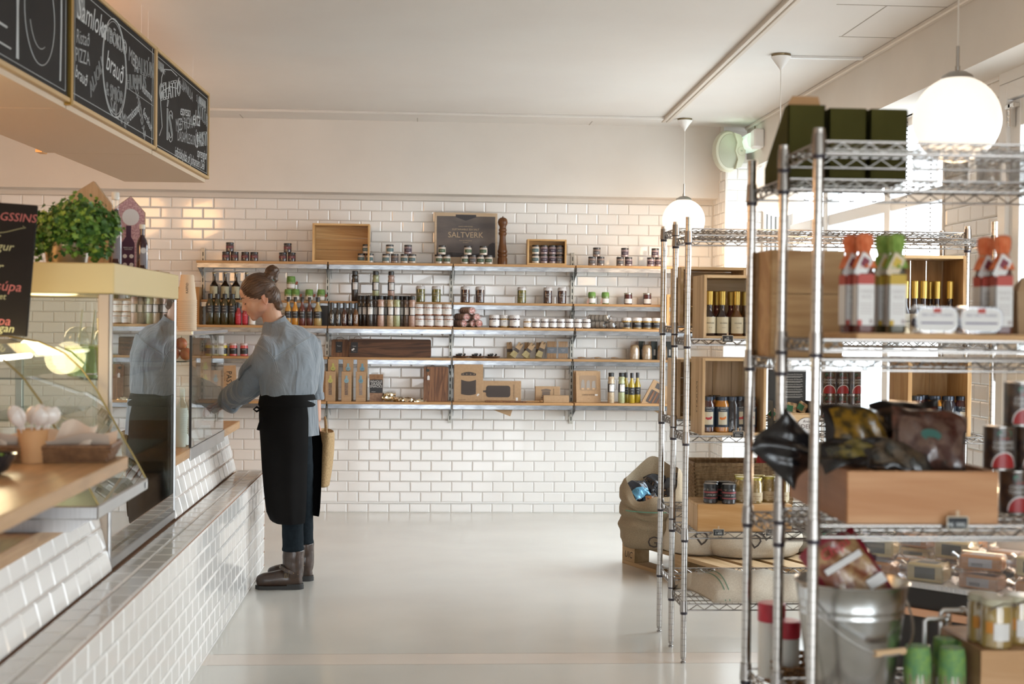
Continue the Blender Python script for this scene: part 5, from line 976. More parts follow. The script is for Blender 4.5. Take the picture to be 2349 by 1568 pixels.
# ---------------- second level: crate, plank, bottles, trays
crate('wooden_crate', 'tall pine crate standing on the near rack behind the posts', PX(1764, 3.70), 3.70, 1.333, .200, .284, .17, .012, m1=wood('crate_pine', (.56, .33, .14), (.40, .205, .07), 0, .6, .5, 9, 3), m2=wood('crate_pine_v', (.56, .33, .14), (.42, .22, .08), 0, .6, .5, 9, 3))
b = B(); b.box(PX(1764, 3.70)+.004, PX(1764, 3.70)+.196, 3.694, 3.699, 1.335, 1.50); b.box(PX(1764, 3.70)+.004, PX(1764, 3.70)+.196, 3.694, 3.699, 1.502, 1.614)
o = obj('crate_lid', b, MATS['crate_pine'], None, False); tag(o, 'flat pine boards closing the tall crate on the near rack', 'board')
b = B(); b.rbox(PX(1966, 3.195), 2.19, 3.195, 3.47, 1.387, 1.402, .002); tag(obj('wooden_plank', b, wood('plank_pine', (.60, .36, .17), (.50, .28, .12), 0, .6, .5)), 'flat pine plank under the sauce bottles on the near rack', 'plank')
def sauce(nm, body, cloth, band, tagc):
    t = thing('sauce_bottle', '', 'bottle'); b = B(); sq = lambda s_, z, r=.35: [Vector((s_*c_[0], s_*c_[1], z)) for c_ in ((-1, -1+r), (-1+r, -1), (1-r, -1), (1, -1+r), (1, 1-r), (1-r, 1), (-1+r, 1), (-1, 1-r))]
    b.loft([sq(.024, 0), sq(.0265, .006), sq(.0265, .135), sq(.022, .15), sq(.014, .165), sq(.0125, .18)]); obj('glass', b, body, t)
    b = B(); b.box(-.0245, .0245, -.0276, -.0268, .018, .112); b.box(-.0276, -.0268, -.0245, .0245, .018, .112); o = obj('label', b, lab_w, t, False)
    b = B(); b.box(-.0246, .0246, -.0279, -.027, .112, .135); b.box(-.0279, -.027, -.0246, .0246, .112, .135); obj('label_band', b, band, t, False)
    b = B(); b.box(-.0245, -.012, -.0279, -.0275, .018, .03); obj('label_mark', b, band, o, False)
    b = B(); word(b, 'TOMATO', .010, 0, -.0282, .095); word(b, 'SAUCE', .010, 0, -.0282, .083)
    for k in range(4): b.box(-.018, .018, -.0281, -.0276, .045+k*.007, .0465+k*.007)
    b.box(.010, .022, -.0281, -.0276, .022, .032); obj('lettering', b, mat('label_ink', (.42, .36, .35), .6), o, False)
    b = B(); n = 20; rn = random.Random(3)
    b.loft([[Vector((r*(1+w2*(1 if i % 2 else -1))*math.cos(2*PI*i/n), r*(1+w2*(1 if i % 2 else -1))*math.sin(2*PI*i/n), z)) for i in range(n)] for r, w2, z in ((.034, .10, .150), (.026, .10, .168), (.0175, .05, .184), (.0225, .10, .20), (.0245, .06, .216), (.0225, .03, .226), (.01, .1, .23))]); obj('cloth_cap', b, cloth, t)
    b = B(); b.lathe([(.0182, .182), (.0182, .186)], 14); obj('string', b, mat('twine', (.40, .30, .18), .8), t)
    b = B(); b.M = Matrix.Translation((.004, -.034, .178)) @ Matrix.Rotation(R(12), 4, 'X') @ Matrix.Rotation(R(28), 4, 'Y'); b.box(-.018, .018, -.0006, .0006, -.055, 0); o = obj('swing_tag', b, lab_w if nm != 'green' else mat('tag_cream', (.62, .52, .38), .7), t, False)
    b = B(); b.M = Matrix.Translation((.004, -.0352, .178)) @ Matrix.Rotation(R(12), 4, 'X') @ Matrix.Rotation(R(28), 4, 'Y'); b.box(-.011, .011, -.0006, .0006, -.030, -.008); obj('tag_print', b, tagc, o, False); return t
oc = vary(mat('orange_cloth', (.58, .12, .035), .8), (.70, .20, .08), (60, 60, 60)); gc = vary(mat('moss_cloth', (.16, .26, .04), .8), (.26, .38, .08), (60, 60, 60))
sred = mat('label_brick', (.45, .07, .05), .6); so = sauce('orange', mat('tomato_dark', (.10, .02, .015), .2, coat=.5), oc, sred, mat('tag_maroon', (.20, .03, .05), .6)); sg = sauce('green', mat('herb_dark', (.06, .05, .025), .2, coat=.5), gc, mat('label_gold', (.52, .34, .04), .6), mat('tag_gold', (.55, .38, .05), .6))
for px, y, k, wh in ((1981, 3.225, so, 'front left, orange cap'), (1950, 3.29, so, 'behind the front left one'), (2054, 3.225, sg, 'green cap, in front'), (2024, 3.29, sg, 'green cap, behind'), (2297, 3.225, so, 'at right beyond the trays'), (2258, 3.30, so, 'at right, behind the last one')):
    place(k, (PX(px, y), y, 1.4025), f'square sauce bottle with cloth cap and tag, {wh}', 'cloth-capped sauce bottles', sc=(.76, .76, 1.0), rz=R(-4 if y < 3.25 else 6))
tr = thing('plastic_tub', '', 'tub'); rr = rrect(.098, .062, .022); b = B()
b.loft([[Vector((x-.049, y_, z)) for x, z in [(.049+(x-.049)*s_, .031+(z-.031)*s_) for x, z in rr]] for y_, s_ in ((-.026, .90), (-.024, .95), (.022, 1.0), (.024, .96))]); obj('tub', b, thin_glass('tub_plastic', (.84, .84, .88), .05, 2.2), tr)
b = B(); b.prism([(x-.049, z) for x, z in [(.049+(x-.049)*.86, .031+(z-.031)*.80) for x, z in rr]], -.0275, -.0265); o = obj('label', b, lab_w, tr, False)
b = B(); b.box(-.008, .008, -.0282, -.0276, .046, .056); obj('red_mark', b, sred, o, False); b = B(); word(b, 'SEA SALT FLAKES', .0085, 0, -.028, .041); b.box(-.034, .034, -.0281, -.0277, .022, .0255); obj('lettering', b, mat('ink_violet', (.16, .13, .22), .6), o, False)
b = B(); b.prism([(x-.049, z) for x, z in [(.049+(x-.049)*.84, .020+(z-.020)*.40) for x, z in rr]], -.022, .018); obj('contents', b, mat('tub_contents', (.20, .18, .28), .5), tr)
for i, px in enumerate((2140, 2241)): place(tr, (PX(px, 3.225)-.0, 3.225, 1.4025), f'clear plastic tub with white label standing on the plank, {nth(i, 2)}', 'plastic tubs on the plank', sc=(1.12, 1, 1.05))
t = thing('paper_bag', 'brown paper bag at the right edge of the near rack', 'bag', (PX(2352, 3.3), 3.3, 1.4025)); b = B(); b.loft([[(-.03, -.03, 0), (.04, -.03, 0), (.04, .03, 0), (-.03, .03, 0)], [(-.033, -.03, .10), (.04, -.03, .10), (.04, .02, .10), (-.033, .02, .10)], [(-.012, -.004, .135), (.04, -.004, .14), (.04, .0, .14), (-.012, .0, .135)]]); obj('bag', b, kr, t, ang=20)
# ---------------- third level: long box of packets, tins
box_w = wood('box_pine', (.54, .29, .14), (.42, .19, .075), 0, .55, .5, 8, 0); box_wd = wood('box_pine_side', (.40, .21, .12), (.30, .145, .08), 1, .55, .5, 8)
x0 = PX(1950, 3.20); t = thing('wooden_tray_box', 'long open pine box full of foil packets on the near rack', 'box', (x0, 3.20, .9635))
b = B(); b.rbox(0, .355, 0, .012, 0, .122, .0015); obj('front_board', b, box_w, t); b = B(); b.rbox(0, .012, .012, .50, 0, .122, .0015); obj('side_board', b, box_wd, t); b = B(); b.rbox(.343, .355, .012, .50, 0, .122, .0015); obj('side_board', b, box_wd, t)
b = B(); b.rbox(0, .355, .50, .512, 0, .122, .0015); obj('back_board', b, box_w, t); b = B(); b.box(.012, .343, .012, .50, 0, .008); obj('base_board', b, box_w, t)
def packet(name, lab, loc, rot, w_, h_, mats, print_items, puff=.03, n=12):
    t = thing(name, lab, 'packet', loc); t.rotation_euler = rot; rn = random.Random(len(lab)); b = B(); ph = [rn.uniform(0, 6) for _ in range(6)]
    def f(s_): 
        def g(u, v):
            e = max(0, math.sin(PI*u))**.6*max(0, math.sin(PI*v))**.5; wz = .006*math.sin(9*u+ph[0])*math.sin(7*v+ph[1])+.004*math.sin(17*u+11*v+ph[2])
            return Vector(((u-.5)*w_*(1-.05*math.sin(PI*v)), s_*(puff*e)+wz*(.4+e)+ .010*math.sin(5*u+ph[3])*(abs(v-.5)*2)**3, v*h_+.008*math.sin(6*u+ph[4])))
        return g
    sheet(b, f(-1), n*2, n*2, 0); sheet(b, f(1), n*2, n*2, 0); obj('foil', b, mats[0], t, ang=70)
    b = B(); g = f(-1); u0, u1, v0, v1 = print_items
    sheet(b, lambda u, v: g(u0+(u1-u0)*u, v0+(v1-v0)*v)-Vector((0, .0015, 0)), n, n, 0); obj('print', b, mats[1], t, ang=70); return t
pk_k = mat('black_foil', (.008, .007, .008), .22, 0, coat=.25)
pasta_p = speck('pasta_print', (.22, .115, .012), (.055, .035, .010), 38, .25); truf = speck('truffle_print', (.055, .018, .014), (.13, .075, .055), 30, .22); truf2 = speck('chip_print', (.12, .045, .03), (.035, .02, .016), 26, .22)
def PW(px, py, y): return tuple(P(px, py, Y=y))
packet('pasta_packet', 'black foil packet with yellow pasta print leaning left in the pine box', PW(1975, 1075, 3.36), (R(-24), R(6), R(8)), .185, .16, (pk_k, pasta_p), (.10, .86, .30, .9))
packet('pasta_packet', 'black foil packet lying flat in front inside the pine box', PW(1985, 1072, 3.27), (R(-62), R(-8), R(4)), .20, .11, (pk_k, speck('pasta_print2', (.16, .12, .03), (.03, .03, .02), 34, .2)), (.15, .85, .2, .7), .02)
packet('truffle_packet', 'dark packet with brown truffle print at the right of the pine box', PW(2128, 1085, 3.30), (R(-24), R(8), R(-6)), .185, .16, (truf2, truf), (.06, .94, .15, .85))
packet('truffle_packet', 'dark red-brown packet standing behind the others in the pine box', PW(2095, 1050, 3.44), (R(-14), R(-7), R(0)), .18, .145, (pk_k, speck('red_print', (.12, .022, .02), (.05, .03, .02), 30, .22)), (.05, .95, .1, .85))
packet('pasta_packet', 'black foil packet corner sticking out left of the pine box', PW(1858, 1075, 3.42), (R(-10), R(-48), R(20)), .14, .15, (pk_k, pk_k), (.3, .5, .3, .5))
packet('truffle_packet', 'dark packet half buried in the middle of the pine box', PW(2065, 1082, 3.25), (R(-50), R(3), R(-4)), .16, .10, (pk_k, speck('mush_print', (.10, .07, .045), (.02, .02, .018), 30, .2)), (.1, .9, .1, .8), .018)
b = B(); b.M = Matrix.Rotation(R(90), 4, 'X'); b.lathe([(.021, 0), (.021, .001)], 20, sx=1.15, sy=.7); lg = obj('printed_emblem', b, mat('emblem_teal', (.03, .11, .09), .4), None); lg.parent = [o for o in C.objects if o.name.startswith('truffle_packet') and 'right of the pine' in o.get('label', '')][0]; lg.location = (-.005, -.034, .085)
def tin(r=.0375, h=.107, scale=1):
    t = thing('tomato_tin', '', 'tin'); b = B(); b.lathe([(r, .003), (r, h-.003)], 26); o = obj('label', b, speck('tin_label', (.030, .016, .014), (.075, .04, .022), 34, .3), t)
    b = B(); b.lathe([(r*.97, 0), (r*1.02, .001), (r*1.02, .0035), (r*.99, .004)], 26); b.lathe([(r*.99, h-.004), (r*1.02, h-.0035), (r*1.02, h-.001), (r*.97, h)], 26); obj('rims', b, wire_m, t)
    def wrap(b, rr): b.v = [Vector((rr*math.sin(v.x/rr), -rr*math.cos(v.x/rr), v.z)) for v in b.v]; return b
    b = B(); n = 20; pts = [(.030*math.cos(a), .006+.036*max(0, math.sin(a))) for a in [PI*k/n for k in range(n+1)]]
    for k in range(n): b.quad((pts[k][0], 0, .006), (pts[k+1][0], 0, .006), (pts[k+1][0], 0, pts[k+1][1]), (pts[k][0], 0, pts[k][1]))
    obj('red_bowl', wrap(b, r*1.008), mat('tomato_print', (.34, .018, .02), .35), o, False)
    b = B()
    for k in range(n): q = [(p[0]*1.0, .006+(p[1]-.006)*1.0) for p in (pts[k], pts[k+1])]; b.quad((q[0][0]*1.08, 0, q[0][1]+.003), (q[1][0]*1.08, 0, q[1][1]+.003), (q[1][0], 0, q[1][1]), (q[0][0], 0, q[0][1]))
    obj('bowl_rim', wrap(b, r*1.012), lab_w, o, False)
    b = B(); b.add([(.019*math.cos(2*PI*k/20), 0, .089+.010*math.sin(2*PI*k/20)) for k in range(20)], [tuple(range(20))]); obj('green_emblem', wrap(b, r*1.008), mat('emblem_green', (.05, .16, .10), .4), o, False)
    b = B(); word(b, 'CHOPPED', .0125, 0, 0, .066); word(b, 'TOMATOES', .0115, 0, 0, .054); obj('lettering', wrap(b, r*1.012), wt, o, False)
    b = B(); word(b, 'cirio', .013, 0, 0, .078); obj('red_lettering', wrap(b, r*1.014), sred, o, False); return t
tn = tin()
for px, k, wh in ((2334, 0, 'bottom row beside the pine box'), (2296, 1, 'second row, left'), (2368, 1, 'second row, cut by the frame'), (2342, 2, 'topmost'), (2262, 0, 'bottom row hidden behind the box corner')): place(tn, (PX(px, 3.40)+(.04 if px < 2300 and k == 0 else 0), 3.40 if px != 2262 else 3.44, .9615+.0005+k*.1075+0.002), f'red and black tomato tin stacked on the near rack, {wh}', 'tomato tins on the near rack') if px != 2262 else None
def price(lab, x, y, z, lines, rz=0, s_=1, grp='slate price tags'):
    t = thing('price_tag', lab, 'price tag', (x, y, z), R(rz), grp); b = B(); b.prism([(px_-.024*s_, pz) for px_, pz in rrect(.048*s_, .030*s_, .004)], -.002, .0); obj('frame', b, mat('tag_frame', (.55, .48, .38), .6), t)
    b = B(); b.prism([(px_-.0215*s_, pz+.0025*s_) for px_, pz in rrect(.043*s_, .025*s_, .002)], -.0026, -.002); o = obj('slate', b, mat('slate', (.022, .024, .028), .7), t, False)
    b = B(); b.box(-.003, .003, -.0015, .0005, .029*s_, .042*s_); obj('peg', b, mat('peg_wood', (.6, .45, .3), .6), t)
    b = B(); word(b, lines[0], .0062*s_, 0, -.0029, .0215*s_); word(b, lines[1], .0135*s_, 0, -.0029, .0110*s_); obj('lettering', b, mat('tag_chalk', (.72, .74, .74), .8), o, False)
x, y, z = PW(2196, 1215, 3.175); price('slate price tag under the pine box of packets', x, y, z, ('', 'PK 990,-'), 0, 1.05)
# ---------------- bottom level: bucket, jars, bottles
zb = .5365; t = thing('metal_bucket', 'galvanised bucket with wooden grip holding packets on the near rack', 'bucket', (PX(1962, 3.34), 3.34, zb)); galv = vary(mat('galvanised', (.50, .50, .49), .27, 1), (.60, .60, .60), (14, 14, 14))
b = B(); b.lathe([(.095, 0), (.100, .006), (.122, .19), (.1235, .195), (.1250, .199), (.1235, .203), (.1245, .212), (.1262, .216), (.1250, .220), (.133, .268), (.137, .272), (.134, .276), (.131, .270), (.097, .008)], 44, cap=False); b.lathe([(.096, .004), (.096, .006)], 30); obj('body', b, galv, t, ang=50)
b = B(); b.tube([(-.104, -.06, .0), (-.122, -.052, .2), (-.128, -.05, .265)], .0018, 5); obj('seam', b, galv, t)
b = B(); b.M = Matrix.Rotation(R(20), 4, 'Z')
pts = [(.138*math.cos(a), -.06-.085*math.sin(a), .262-.105*math.sin(a)) for a in [PI*k/16 for k in range(17)]]; pts = [(x_, (y_+.06)*1.0-.0, z_) for x_, y_, z_ in pts]
pts = [(.137*math.cos(a), -.152*math.sin(a), .255-.13*math.sin(a)) for a in [PI*k/20 for k in range(21)]]
b.tube(pts, .0032, 7); obj('handle', b, galv, t)
b = B(); b.M = Matrix.Rotation(R(20), 4, 'Z'); b.tube([pts[8], pts[12]], .0085, 14); obj('wooden_grip', b, mat('grip_wood', (.62, .42, .24), .5), t)
b = B(); b.M = Matrix.Rotation(R(20), 4, 'Z')
for sx_ in (-1, 1): b.rbox(sx_*.136-.006, sx_*.136+.006, -.015, .015, .235, .268, .003)
obj('handle_ear', b, galv, t)
crisp = speck('crisp_print', (.42, .26, .12), (.20, .06, .03), 32, .35)
t = packet('crisp_packet', 'red and tan snack packet sticking up out of the bucket', PW(1995, 1392, 3.30), (R(-22), R(-30), R(5)), .155, .19, (mat('wine_foil', (.20, .012, .022), .3, coat=.4), crisp), (.08, .92, .12, .90), .02)
b = B(); word(b, 'Chips', .036, 0, -.030, .155, rot=R(4), sx=1.0, shear=.2); obj('lettering', b, mat('red_ink', (.50, .03, .04), .5), t, False); b = B(); b.box(.02, .065, -.030, -.029, .03, .055); b.box(-.05, .05, -.0295, -.0288, .11, .125); obj('label_patch', b, [lab_w], t, False)
packet('crisp_packet', 'dark purple snack packet at the left inside the bucket', PW(1920, 1395, 3.36), (R(-8), R(25), R(10)), .12, .17, (mat('plum_foil', (.04, .012, .03), .25, coat=.5), mat('plum_print', (.08, .02, .05), .3)), (.2, .8, .2, .8), .02)
t = thing('wicker_tray', 'small brown wicker tray under the red-lidded jars', 'basket', (.975, 3.64, .4755)); b = B(); b.box(-.05, .05, -.09, .09, 0, .004); weave_box(b, .10, .18, .075, rows=9, flare=1.08, r=.0045, n=48); obj('wicker', b, vary(mat('brown_wicker', (.26, .13, .045), .6), (.16, .08, .03), (60, 60, 60)), t)
rj = jar('red_lid_jar', .028, .158, mat('white_jar', (.66, .65, .61), .3), vary(mat('crimson_lid', (.42, .012, .03), .35), (.5, .02, .04), (40, 40, 40)), .038, None, neck=1.0)
for i, (px, y, z) in enumerate(((1779, 3.66, .50), (1816, 3.60, .482))): place(rj, (PX(px, y), y, z), f'white jar with crimson lid in the wicker tray, {nth(i, 2)}', 'crimson-lidded jars', sc=1.22 if i == 0 else 1.12)
gt = jar('green_cap_jar', .034, .135, speck('green_pickle', (.16, .17, .06), (.28, .26, .14), 40, .2), vary(mat('leaf_cloth', (.10, .24, .10), .7), (.20, .34, .08), (50, 50, 50)), .055, lab_w, (.05, .5), frill=True)
for i, (px, y) in enumerate(((2116, 3.28), (2196, 3.26), (2180, 3.36), (2236, 3.33))): place(gt, (PX(px, y), y, .5368), f'jar with green cloth cap at the bottom right, {nth(i, 4)}', 'green cloth jars on the near rack', sc=.95)
t = crate('wooden_box', 'pine box at lower right with honey jars on its top', PX(2262, 3.20), 3.20, .5368, .26, .135, .27, .012, m1=wood('tan_pine', (.56, .34, .18), (.46, .26, .12), 0, .6), m2=wood('tan_pine_v', (.40, .24, .13), (.32, .18, .09), 1, .6)); b = B(); b.rbox(0, .26, -.001, .008, 0, .135, .001); obj('front_board', b, MATS['tan_pine'], t)
hj = jar('honey_jar', .036, .112, speck('honey', (.36, .24, .07), (.28, .18, .05), 20, .1, coat=1), mat('glass_lid', (.52, .48, .34), .15), .014, lab_w, (.2, .6), (-120, -60))
b = B(); b.tube([(-.03, -.034, .09), (.0, -.04, .105), (.032, -.032, .102), (.036, -.02, .09)], .0018, 5); obj('wire_clip', b, wire_m, hj); b = B(); b.lathe([(.0368, .035), (.0368, .062)], 6, arc=(R(-150), R(-122)), cap=False); obj('orange_label', b, mat('label_orange', (.55, .22, .03), .6), hj)
for i, (px, y) in enumerate(((2266, 3.30), (2296, 3.24), (2348, 3.28))): place(hj, (PX(px, y), y, .6722), f'clip-top jar of honey mustard on the pine box, {nth(i, 3)}', 'honey jars on the near rack', sc=1.02)
ck = thing('metal_crank', '', 'crank'); b = B(); b.tube([(0, 0, 0), (0, 0, .062), (.004, 0, .066), (.045, 0, .066)], .006, 8); b.lathe([(.011, 0), (.011, .01)], 14); b.ball((.047, 0, .066), .009, 6); obj('crank', b, galv, ck)
for i, (px, py, y) in enumerate(((2122, 1490, 3.42), (2158, 1470, 3.46), (2176, 1470, 3.52))):
    x, _, z = PW(px, py, y); place(ck, (x, y, z), f'bent metal grinder crank above the green jars, {nth(i, 3)}', 'metal cranks', sc=1.15)
    b = B(); b.lathe([(.016, .5368 if i == 0 else .4758), (.019, z-.03), (.010, z)], 16, (x, y, 0)); tag(obj('grinder_body', b, black), f'black grinder under a bent crank, {nth(i, 3)} at lower right', 'grinder', 'grinders')
# ================================================================ second rack
g2w = 'goods on the second rack'
x, y = PX(1590, 5.9), 5.885
zc = 1.3565; crate('wooden_crate', 'pale pine crate with gold-topped bottles on the second rack', PX(1614, y), y, zc, .295, .268, .245, .012, m1=pine_h, m2=pine_p)
gold_t = mat('gold_capsule', (.52, .36, .09), .32, .8); wlab = mat('wine_label', (.62, .57, .42), .6)
wb = {k: bottle('vinegar_bottle', .0275, .19, mat('vinegar_'+k, c_, .08, coat=1), gold_t, wlab, (.06, .42), .40, .40, .30, (-160, -20), text=[('VINAIGRE', .0075, .62), ('de vin', .006, .35)], tcol=bk, capr=1.35) for k, c_ in (('dark', (.018, .008, .012)), ('red', (.09, .008, .012)), ('amber', (.12, .045, .008)))}
for i, (px, dy, k) in enumerate(((1627, .06, 'dark'), (1643, .15, 'red'), (1656, .06, 'dark'), (1676, .15, 'red'), (1690, .06, 'amber'), (1708, .15, 'amber'), (1727, .06, 'dark'), (1747, .07, 'dark'))): place(wb[k], (PX(px, y+dy), y+dy, zc+.0125), f'{k} vinegar bottle with gold capsule in the left crate, {ORD[i]}{" from left" if i else ""}', 'vinegar bottles in the left crate', rz=random.uniform(-.3, .3))
crate('wooden_crate', 'big pine crate standing behind the bottle crate on the second rack', PX(1559, 6.2), 6.18, 1.4065, .29, .262, .26, .012, m1=pine_h, m2=pine_h)
crate('wooden_crate', 'pine crate with slotted back and gold-topped bottles at right', PX(2050, y), y, zc, .31, .362, .25, .013, m1=pine_h, m2=wood('crate_brown', (.42, .24, .10), (.30, .16, .06), 2, .8), boards=4, slits=True, vertical=True)
for i, (px, dy) in enumerate(((2098, .07), (2118, .06), (2133, .15), (2149, .08), (2179, .06), (2191, .15), (2076, .08))): place(wb['dark'], (PX(px, y+dy), y+dy, zc+.0135), f'dark bottle with gold capsule in the right crate, {ORD[i]}{" from left" if 0 < i < 6 else ", behind a green-capped bottle" if i == 6 else ""}', 'gold-capped bottles in the right crate', sc=(1, 1, 1.28))
# third level
zc = .9515; crate('wooden_crate', 'pale wine crate with printed side holding jam jars, left on the second rack', PX(1613, y), y, zc, .272, .325, .255, .012, m1=pine_h, m2=pine_p, boards=3, vertical=True)
b = B(); M_ = Matrix(((0, 0, -1, 0), (0, -1, 0, 0), (-1, 0, 0, 0), (0, 0, 0, 1)))
into(b, text_mesh('PAULETT', .034), Matrix.Translation((PX(1613, y)-.0008, y+.11, zc+.155)) @ Matrix(((0, 0, -1, 0), (0, 1, 0, 0), (-1, 0, 0, 0), (0, 0, 0, 1)))); 
pc = [o for o in C.objects if o.get('label', '').startswith('pale wine crate')][0]; o = obj('side_print', b, prt, pc, False); o.matrix_parent_inverse = Matrix.Translation(pc.location).inverted()
crate('wooden_crate', 'pine crate with staples standing behind the printed wine crate', PX(1555, 6.2), 6.18, 1.0005, .285, .262, .27, .012, m1=pine_h, m2=pine_p)
navy = mat('navy_label', (.018, .032, .055), .5); teal_l = mat('green_label', (.02, .06, .06), .5)
def stdal(k, body, fruit, lab=navy):
    t = jar('jam_jar', .031, .150, body, mat('navy_lid', (.045, .055, .075), .2, .6), .016, lab, (.16, .80), (-165, -15), neck=.80)
    b = B(); b.lathe([(.0318, .032), (.0318, .086)], 10, arc=(R(-125), R(-55)), cap=False); o = obj('cream_panel', b, mat('cream_panel', (.60, .56, .44), .6), t)
    b = B(); rn = random.Random(4)
    for _ in range(6): cx_, cz_ = rn.uniform(-.012, .012), .06+rn.uniform(-.004, .004); b.add([(cx_+.005*math.cos(a), 0, cz_+.005*math.sin(a)) for a in [2*PI*q/8 for q in range(8)]], [tuple(range(8))])
    b.v = [Vector((.0322*math.sin(v.x/.032), -.0322*math.cos(v.x/.032), v.z)) for v in b.v]; obj('fruit_print', b, fruit, o, False)
    b = B(); word(b, 'ST. DALFOUR', .0095, 0, 0, .102, sx=.85); word(b, 'FRANCE', .006, 0, 0, .092); b.v = [Vector((.032*math.sin(v.x/.0315), -.0322*math.cos(v.x/.0315), v.z)) for v in b.v]; obj('lettering', b, wt, t, False); return t
pr_r = mat('fruit_red_ink', (.45, .03, .04), .5); pr_o = mat('fruit_orange_ink', (.70, .20, .02), .5)
JJ = {'cherry': stdal('c', mat('cherry_jam', (.06, .012, .012), .12, coat=1), pr_r), 'orange': stdal('o', mat('orange_jam', (.46, .18, .02), .12, coat=1), pr_o), 'berry': stdal('b', mat('berry_jam', (.016, .014, .02), .12, coat=1), pr_r, mat('night_label', (.03, .04, .055), .5))}
for i, (px, dy, k) in enumerate(((1626, .05, 'cherry'), (1641, .14, 'orange'), (1658, .05, 'orange'), (1681, .06, 'berry'), (1699, .09, 'berry'), (1722, .07, 'cherry'))): place(JJ[k], (PX(px, y+dy), y+dy, zc+.0125), f'tall {k} jam jar in the printed wine crate, {ORD[i]}{" from left" if i else ""}', 'jam jars in the wine crate', rz=(1.8 if i == 3 else 0))
crate('wooden_crate', 'pine crate with jam jars at the right end of the second rack', PX(2085, y), y, zc, .275, .335, .24, .018, m1=pine_h, m2=wood('crate_honey', (.56, .36, .17), (.44, .25, .10), 2, .8), boards=3, vertical=True)
for i, (px, dy, k) in enumerate(((2106, .05, 'cherry'), (2120, .13, 'cherry'), (2146, .06, 'orange'), (2178, .05, 'berry'), (2210, .05, 'cherry'))): place(JJ[k], (PX(px, y+dy), y+dy, zc+.0185), f'tall {k} jam jar in the right-hand crate, {ORD[i]}{" from left" if i else ""}', 'jam jars in the right crate', sc=1.02)
# chocolate display
t = thing('chocolate_display', 'black carton chocolate display with white lettering on the second rack', 'display box', (PX(1776, 6.02), 6.02, .9515)); b = B(); b.rbox(0, .165, .08, .095, 0, .272, .001); b.rbox(0, .004, 0, .08, 0, .14, .001); b.rbox(.161, .165, 0, .08, 0, .14, .001); obj('carton', b, mat('charcoal_card', (.03, .032, .034), .6), t)
b = B()
for k in range(5):
    word(b, 'Noir croccante Di Nocciole', .0075, .105, .0795, .252-k*.022); b.box(.06, .15, .079, .0798, .243-k*.022, .2442-k*.022); b.box(.07, .14, .079, .0798, .239-k*.022, .2402-k*.022)
obj('lettering', b, wt, t, False); b = B(); b.box(.035, .055, .0785, .0798, .245, .262); obj('sticker', b, lab_w, t, False)
nut = speck('hazelnut_print', (.20, .10, .045), (.46, .32, .16), 70, .35); grn = mat('green_wrapper', (.012, .11, .045), .3, coat=.4)
cb = thing('chocolate_bar', '', 'chocolate'); b = B(); b.rbox(-.022, .022, -.008, .008, 0, .045, .004); obj('wrapper', b, nut, cb); b = B(); b.rbox(-.0225, .006, -.0085, -.006, .004, .032, .001); obj('green_front', b, grn, cb)
for i, (dx, dz, a) in enumerate(((.03, .0, 8), (.075, .0, -10), (.12, .0, 14), (.05, .042, -20), (.10, .046, 24), (.14, .03, -30), (.085, .085, 10), (.055, .088, -8), (.125, .09, 30), (.0, .06, 40))):
    place(cb, (t.location.x+dx, t.location.y+.03+.014*(i % 2), t.location.z+.002+dz), f'wrapped hazelnut chocolate in the black display, {["bottom left", "bottom middle", "bottom right", "second layer left", "second layer right", "leaning at right", "top middle", "top left", "top right", "poking out at the left"][i]}', 'wrapped chocolates', rot=(R(-10), R(a), 0))
t = thing('deli_box', 'small pine box with round printed deli label, before the chocolates', 'box', (PX(1808, 5.89), 5.888, .9515)); b = B(); b.rbox(0, .13, 0, .008, 0, .09, .001); b.rbox(0, .008, .008, .12, 0, .09, .001); b.rbox(.122, .13, .008, .12, 0, .09, .001); b.rbox(0, .13, .112, .12, 0, .09, .001); b.box(.008, .122, .008, .112, 0, .005); obj('box', b, pine_h, t)
b = B(); b.M = Matrix.Rotation(R(90), 4, 'X'); b.lathe([(.038, 0), (.038, .0015)], 30, (.085, .045, 0), sx=1.1, sy=.9); obj('label_ring', b, mat('plum_ink', (.06, .035, .04), .6), t); b = B(); b.M = Matrix.Rotation(R(90), 4, 'X'); b.lathe([(.036, .0012), (.036, .002)], 30, (.085, .045, 0), sx=1.1, sy=.9); o = obj('round_label', b, lab_w, t)
b = B(); word(b, 'DELI', .026, .085, -.0026, .040); word(b, 'Roots', .015, .085, -.0026, .062, shear=.4); obj('lettering', b, MATS['plum_ink'], o, False)
rows = ((1905, 6.3), (1932, 6.3), (1958, 6.3))
for k in (0, 1):
    for i, (px, yy) in enumerate(rows): place(tn, (PX(px, yy), yy, 1.0+k*.1075), f'tomato tin on the second rack, {"upper" if k else "lower"} row, {nth(i, 3)}', 'tomato tins on the second rack', rz=(-.3, 0, .5)[i])
bm = jar('berry_jam_jar', .050, .098, vary(mat('label_paper', (.58, .54, .52), .5), (.42, .05, .10), (45, 45, 45), (.48, .58)), mat('silver_lid', (.30, .32, .36), .2, .8), .022, None, neck=.97)
b = B(); b.add([(.022*math.cos(2*PI*k/24), 0, .062+.012*math.sin(2*PI*k/24)) for k in range(24)], [tuple(range(24))]); b.v = [Vector((.051*math.sin(v.x/.05), -.051*math.cos(v.x/.05), v.z)) for v in b.v]; o = obj('blue_badge', b, navy, bm, False); b = B(); word(b, 'MAMMA', .009, 0, 0, .063); b.v = [Vector((.0515*math.sin(v.x/.05), -.0515*math.cos(v.x/.05), v.z)) for v in b.v]; obj('lettering', b, wt, o, False)
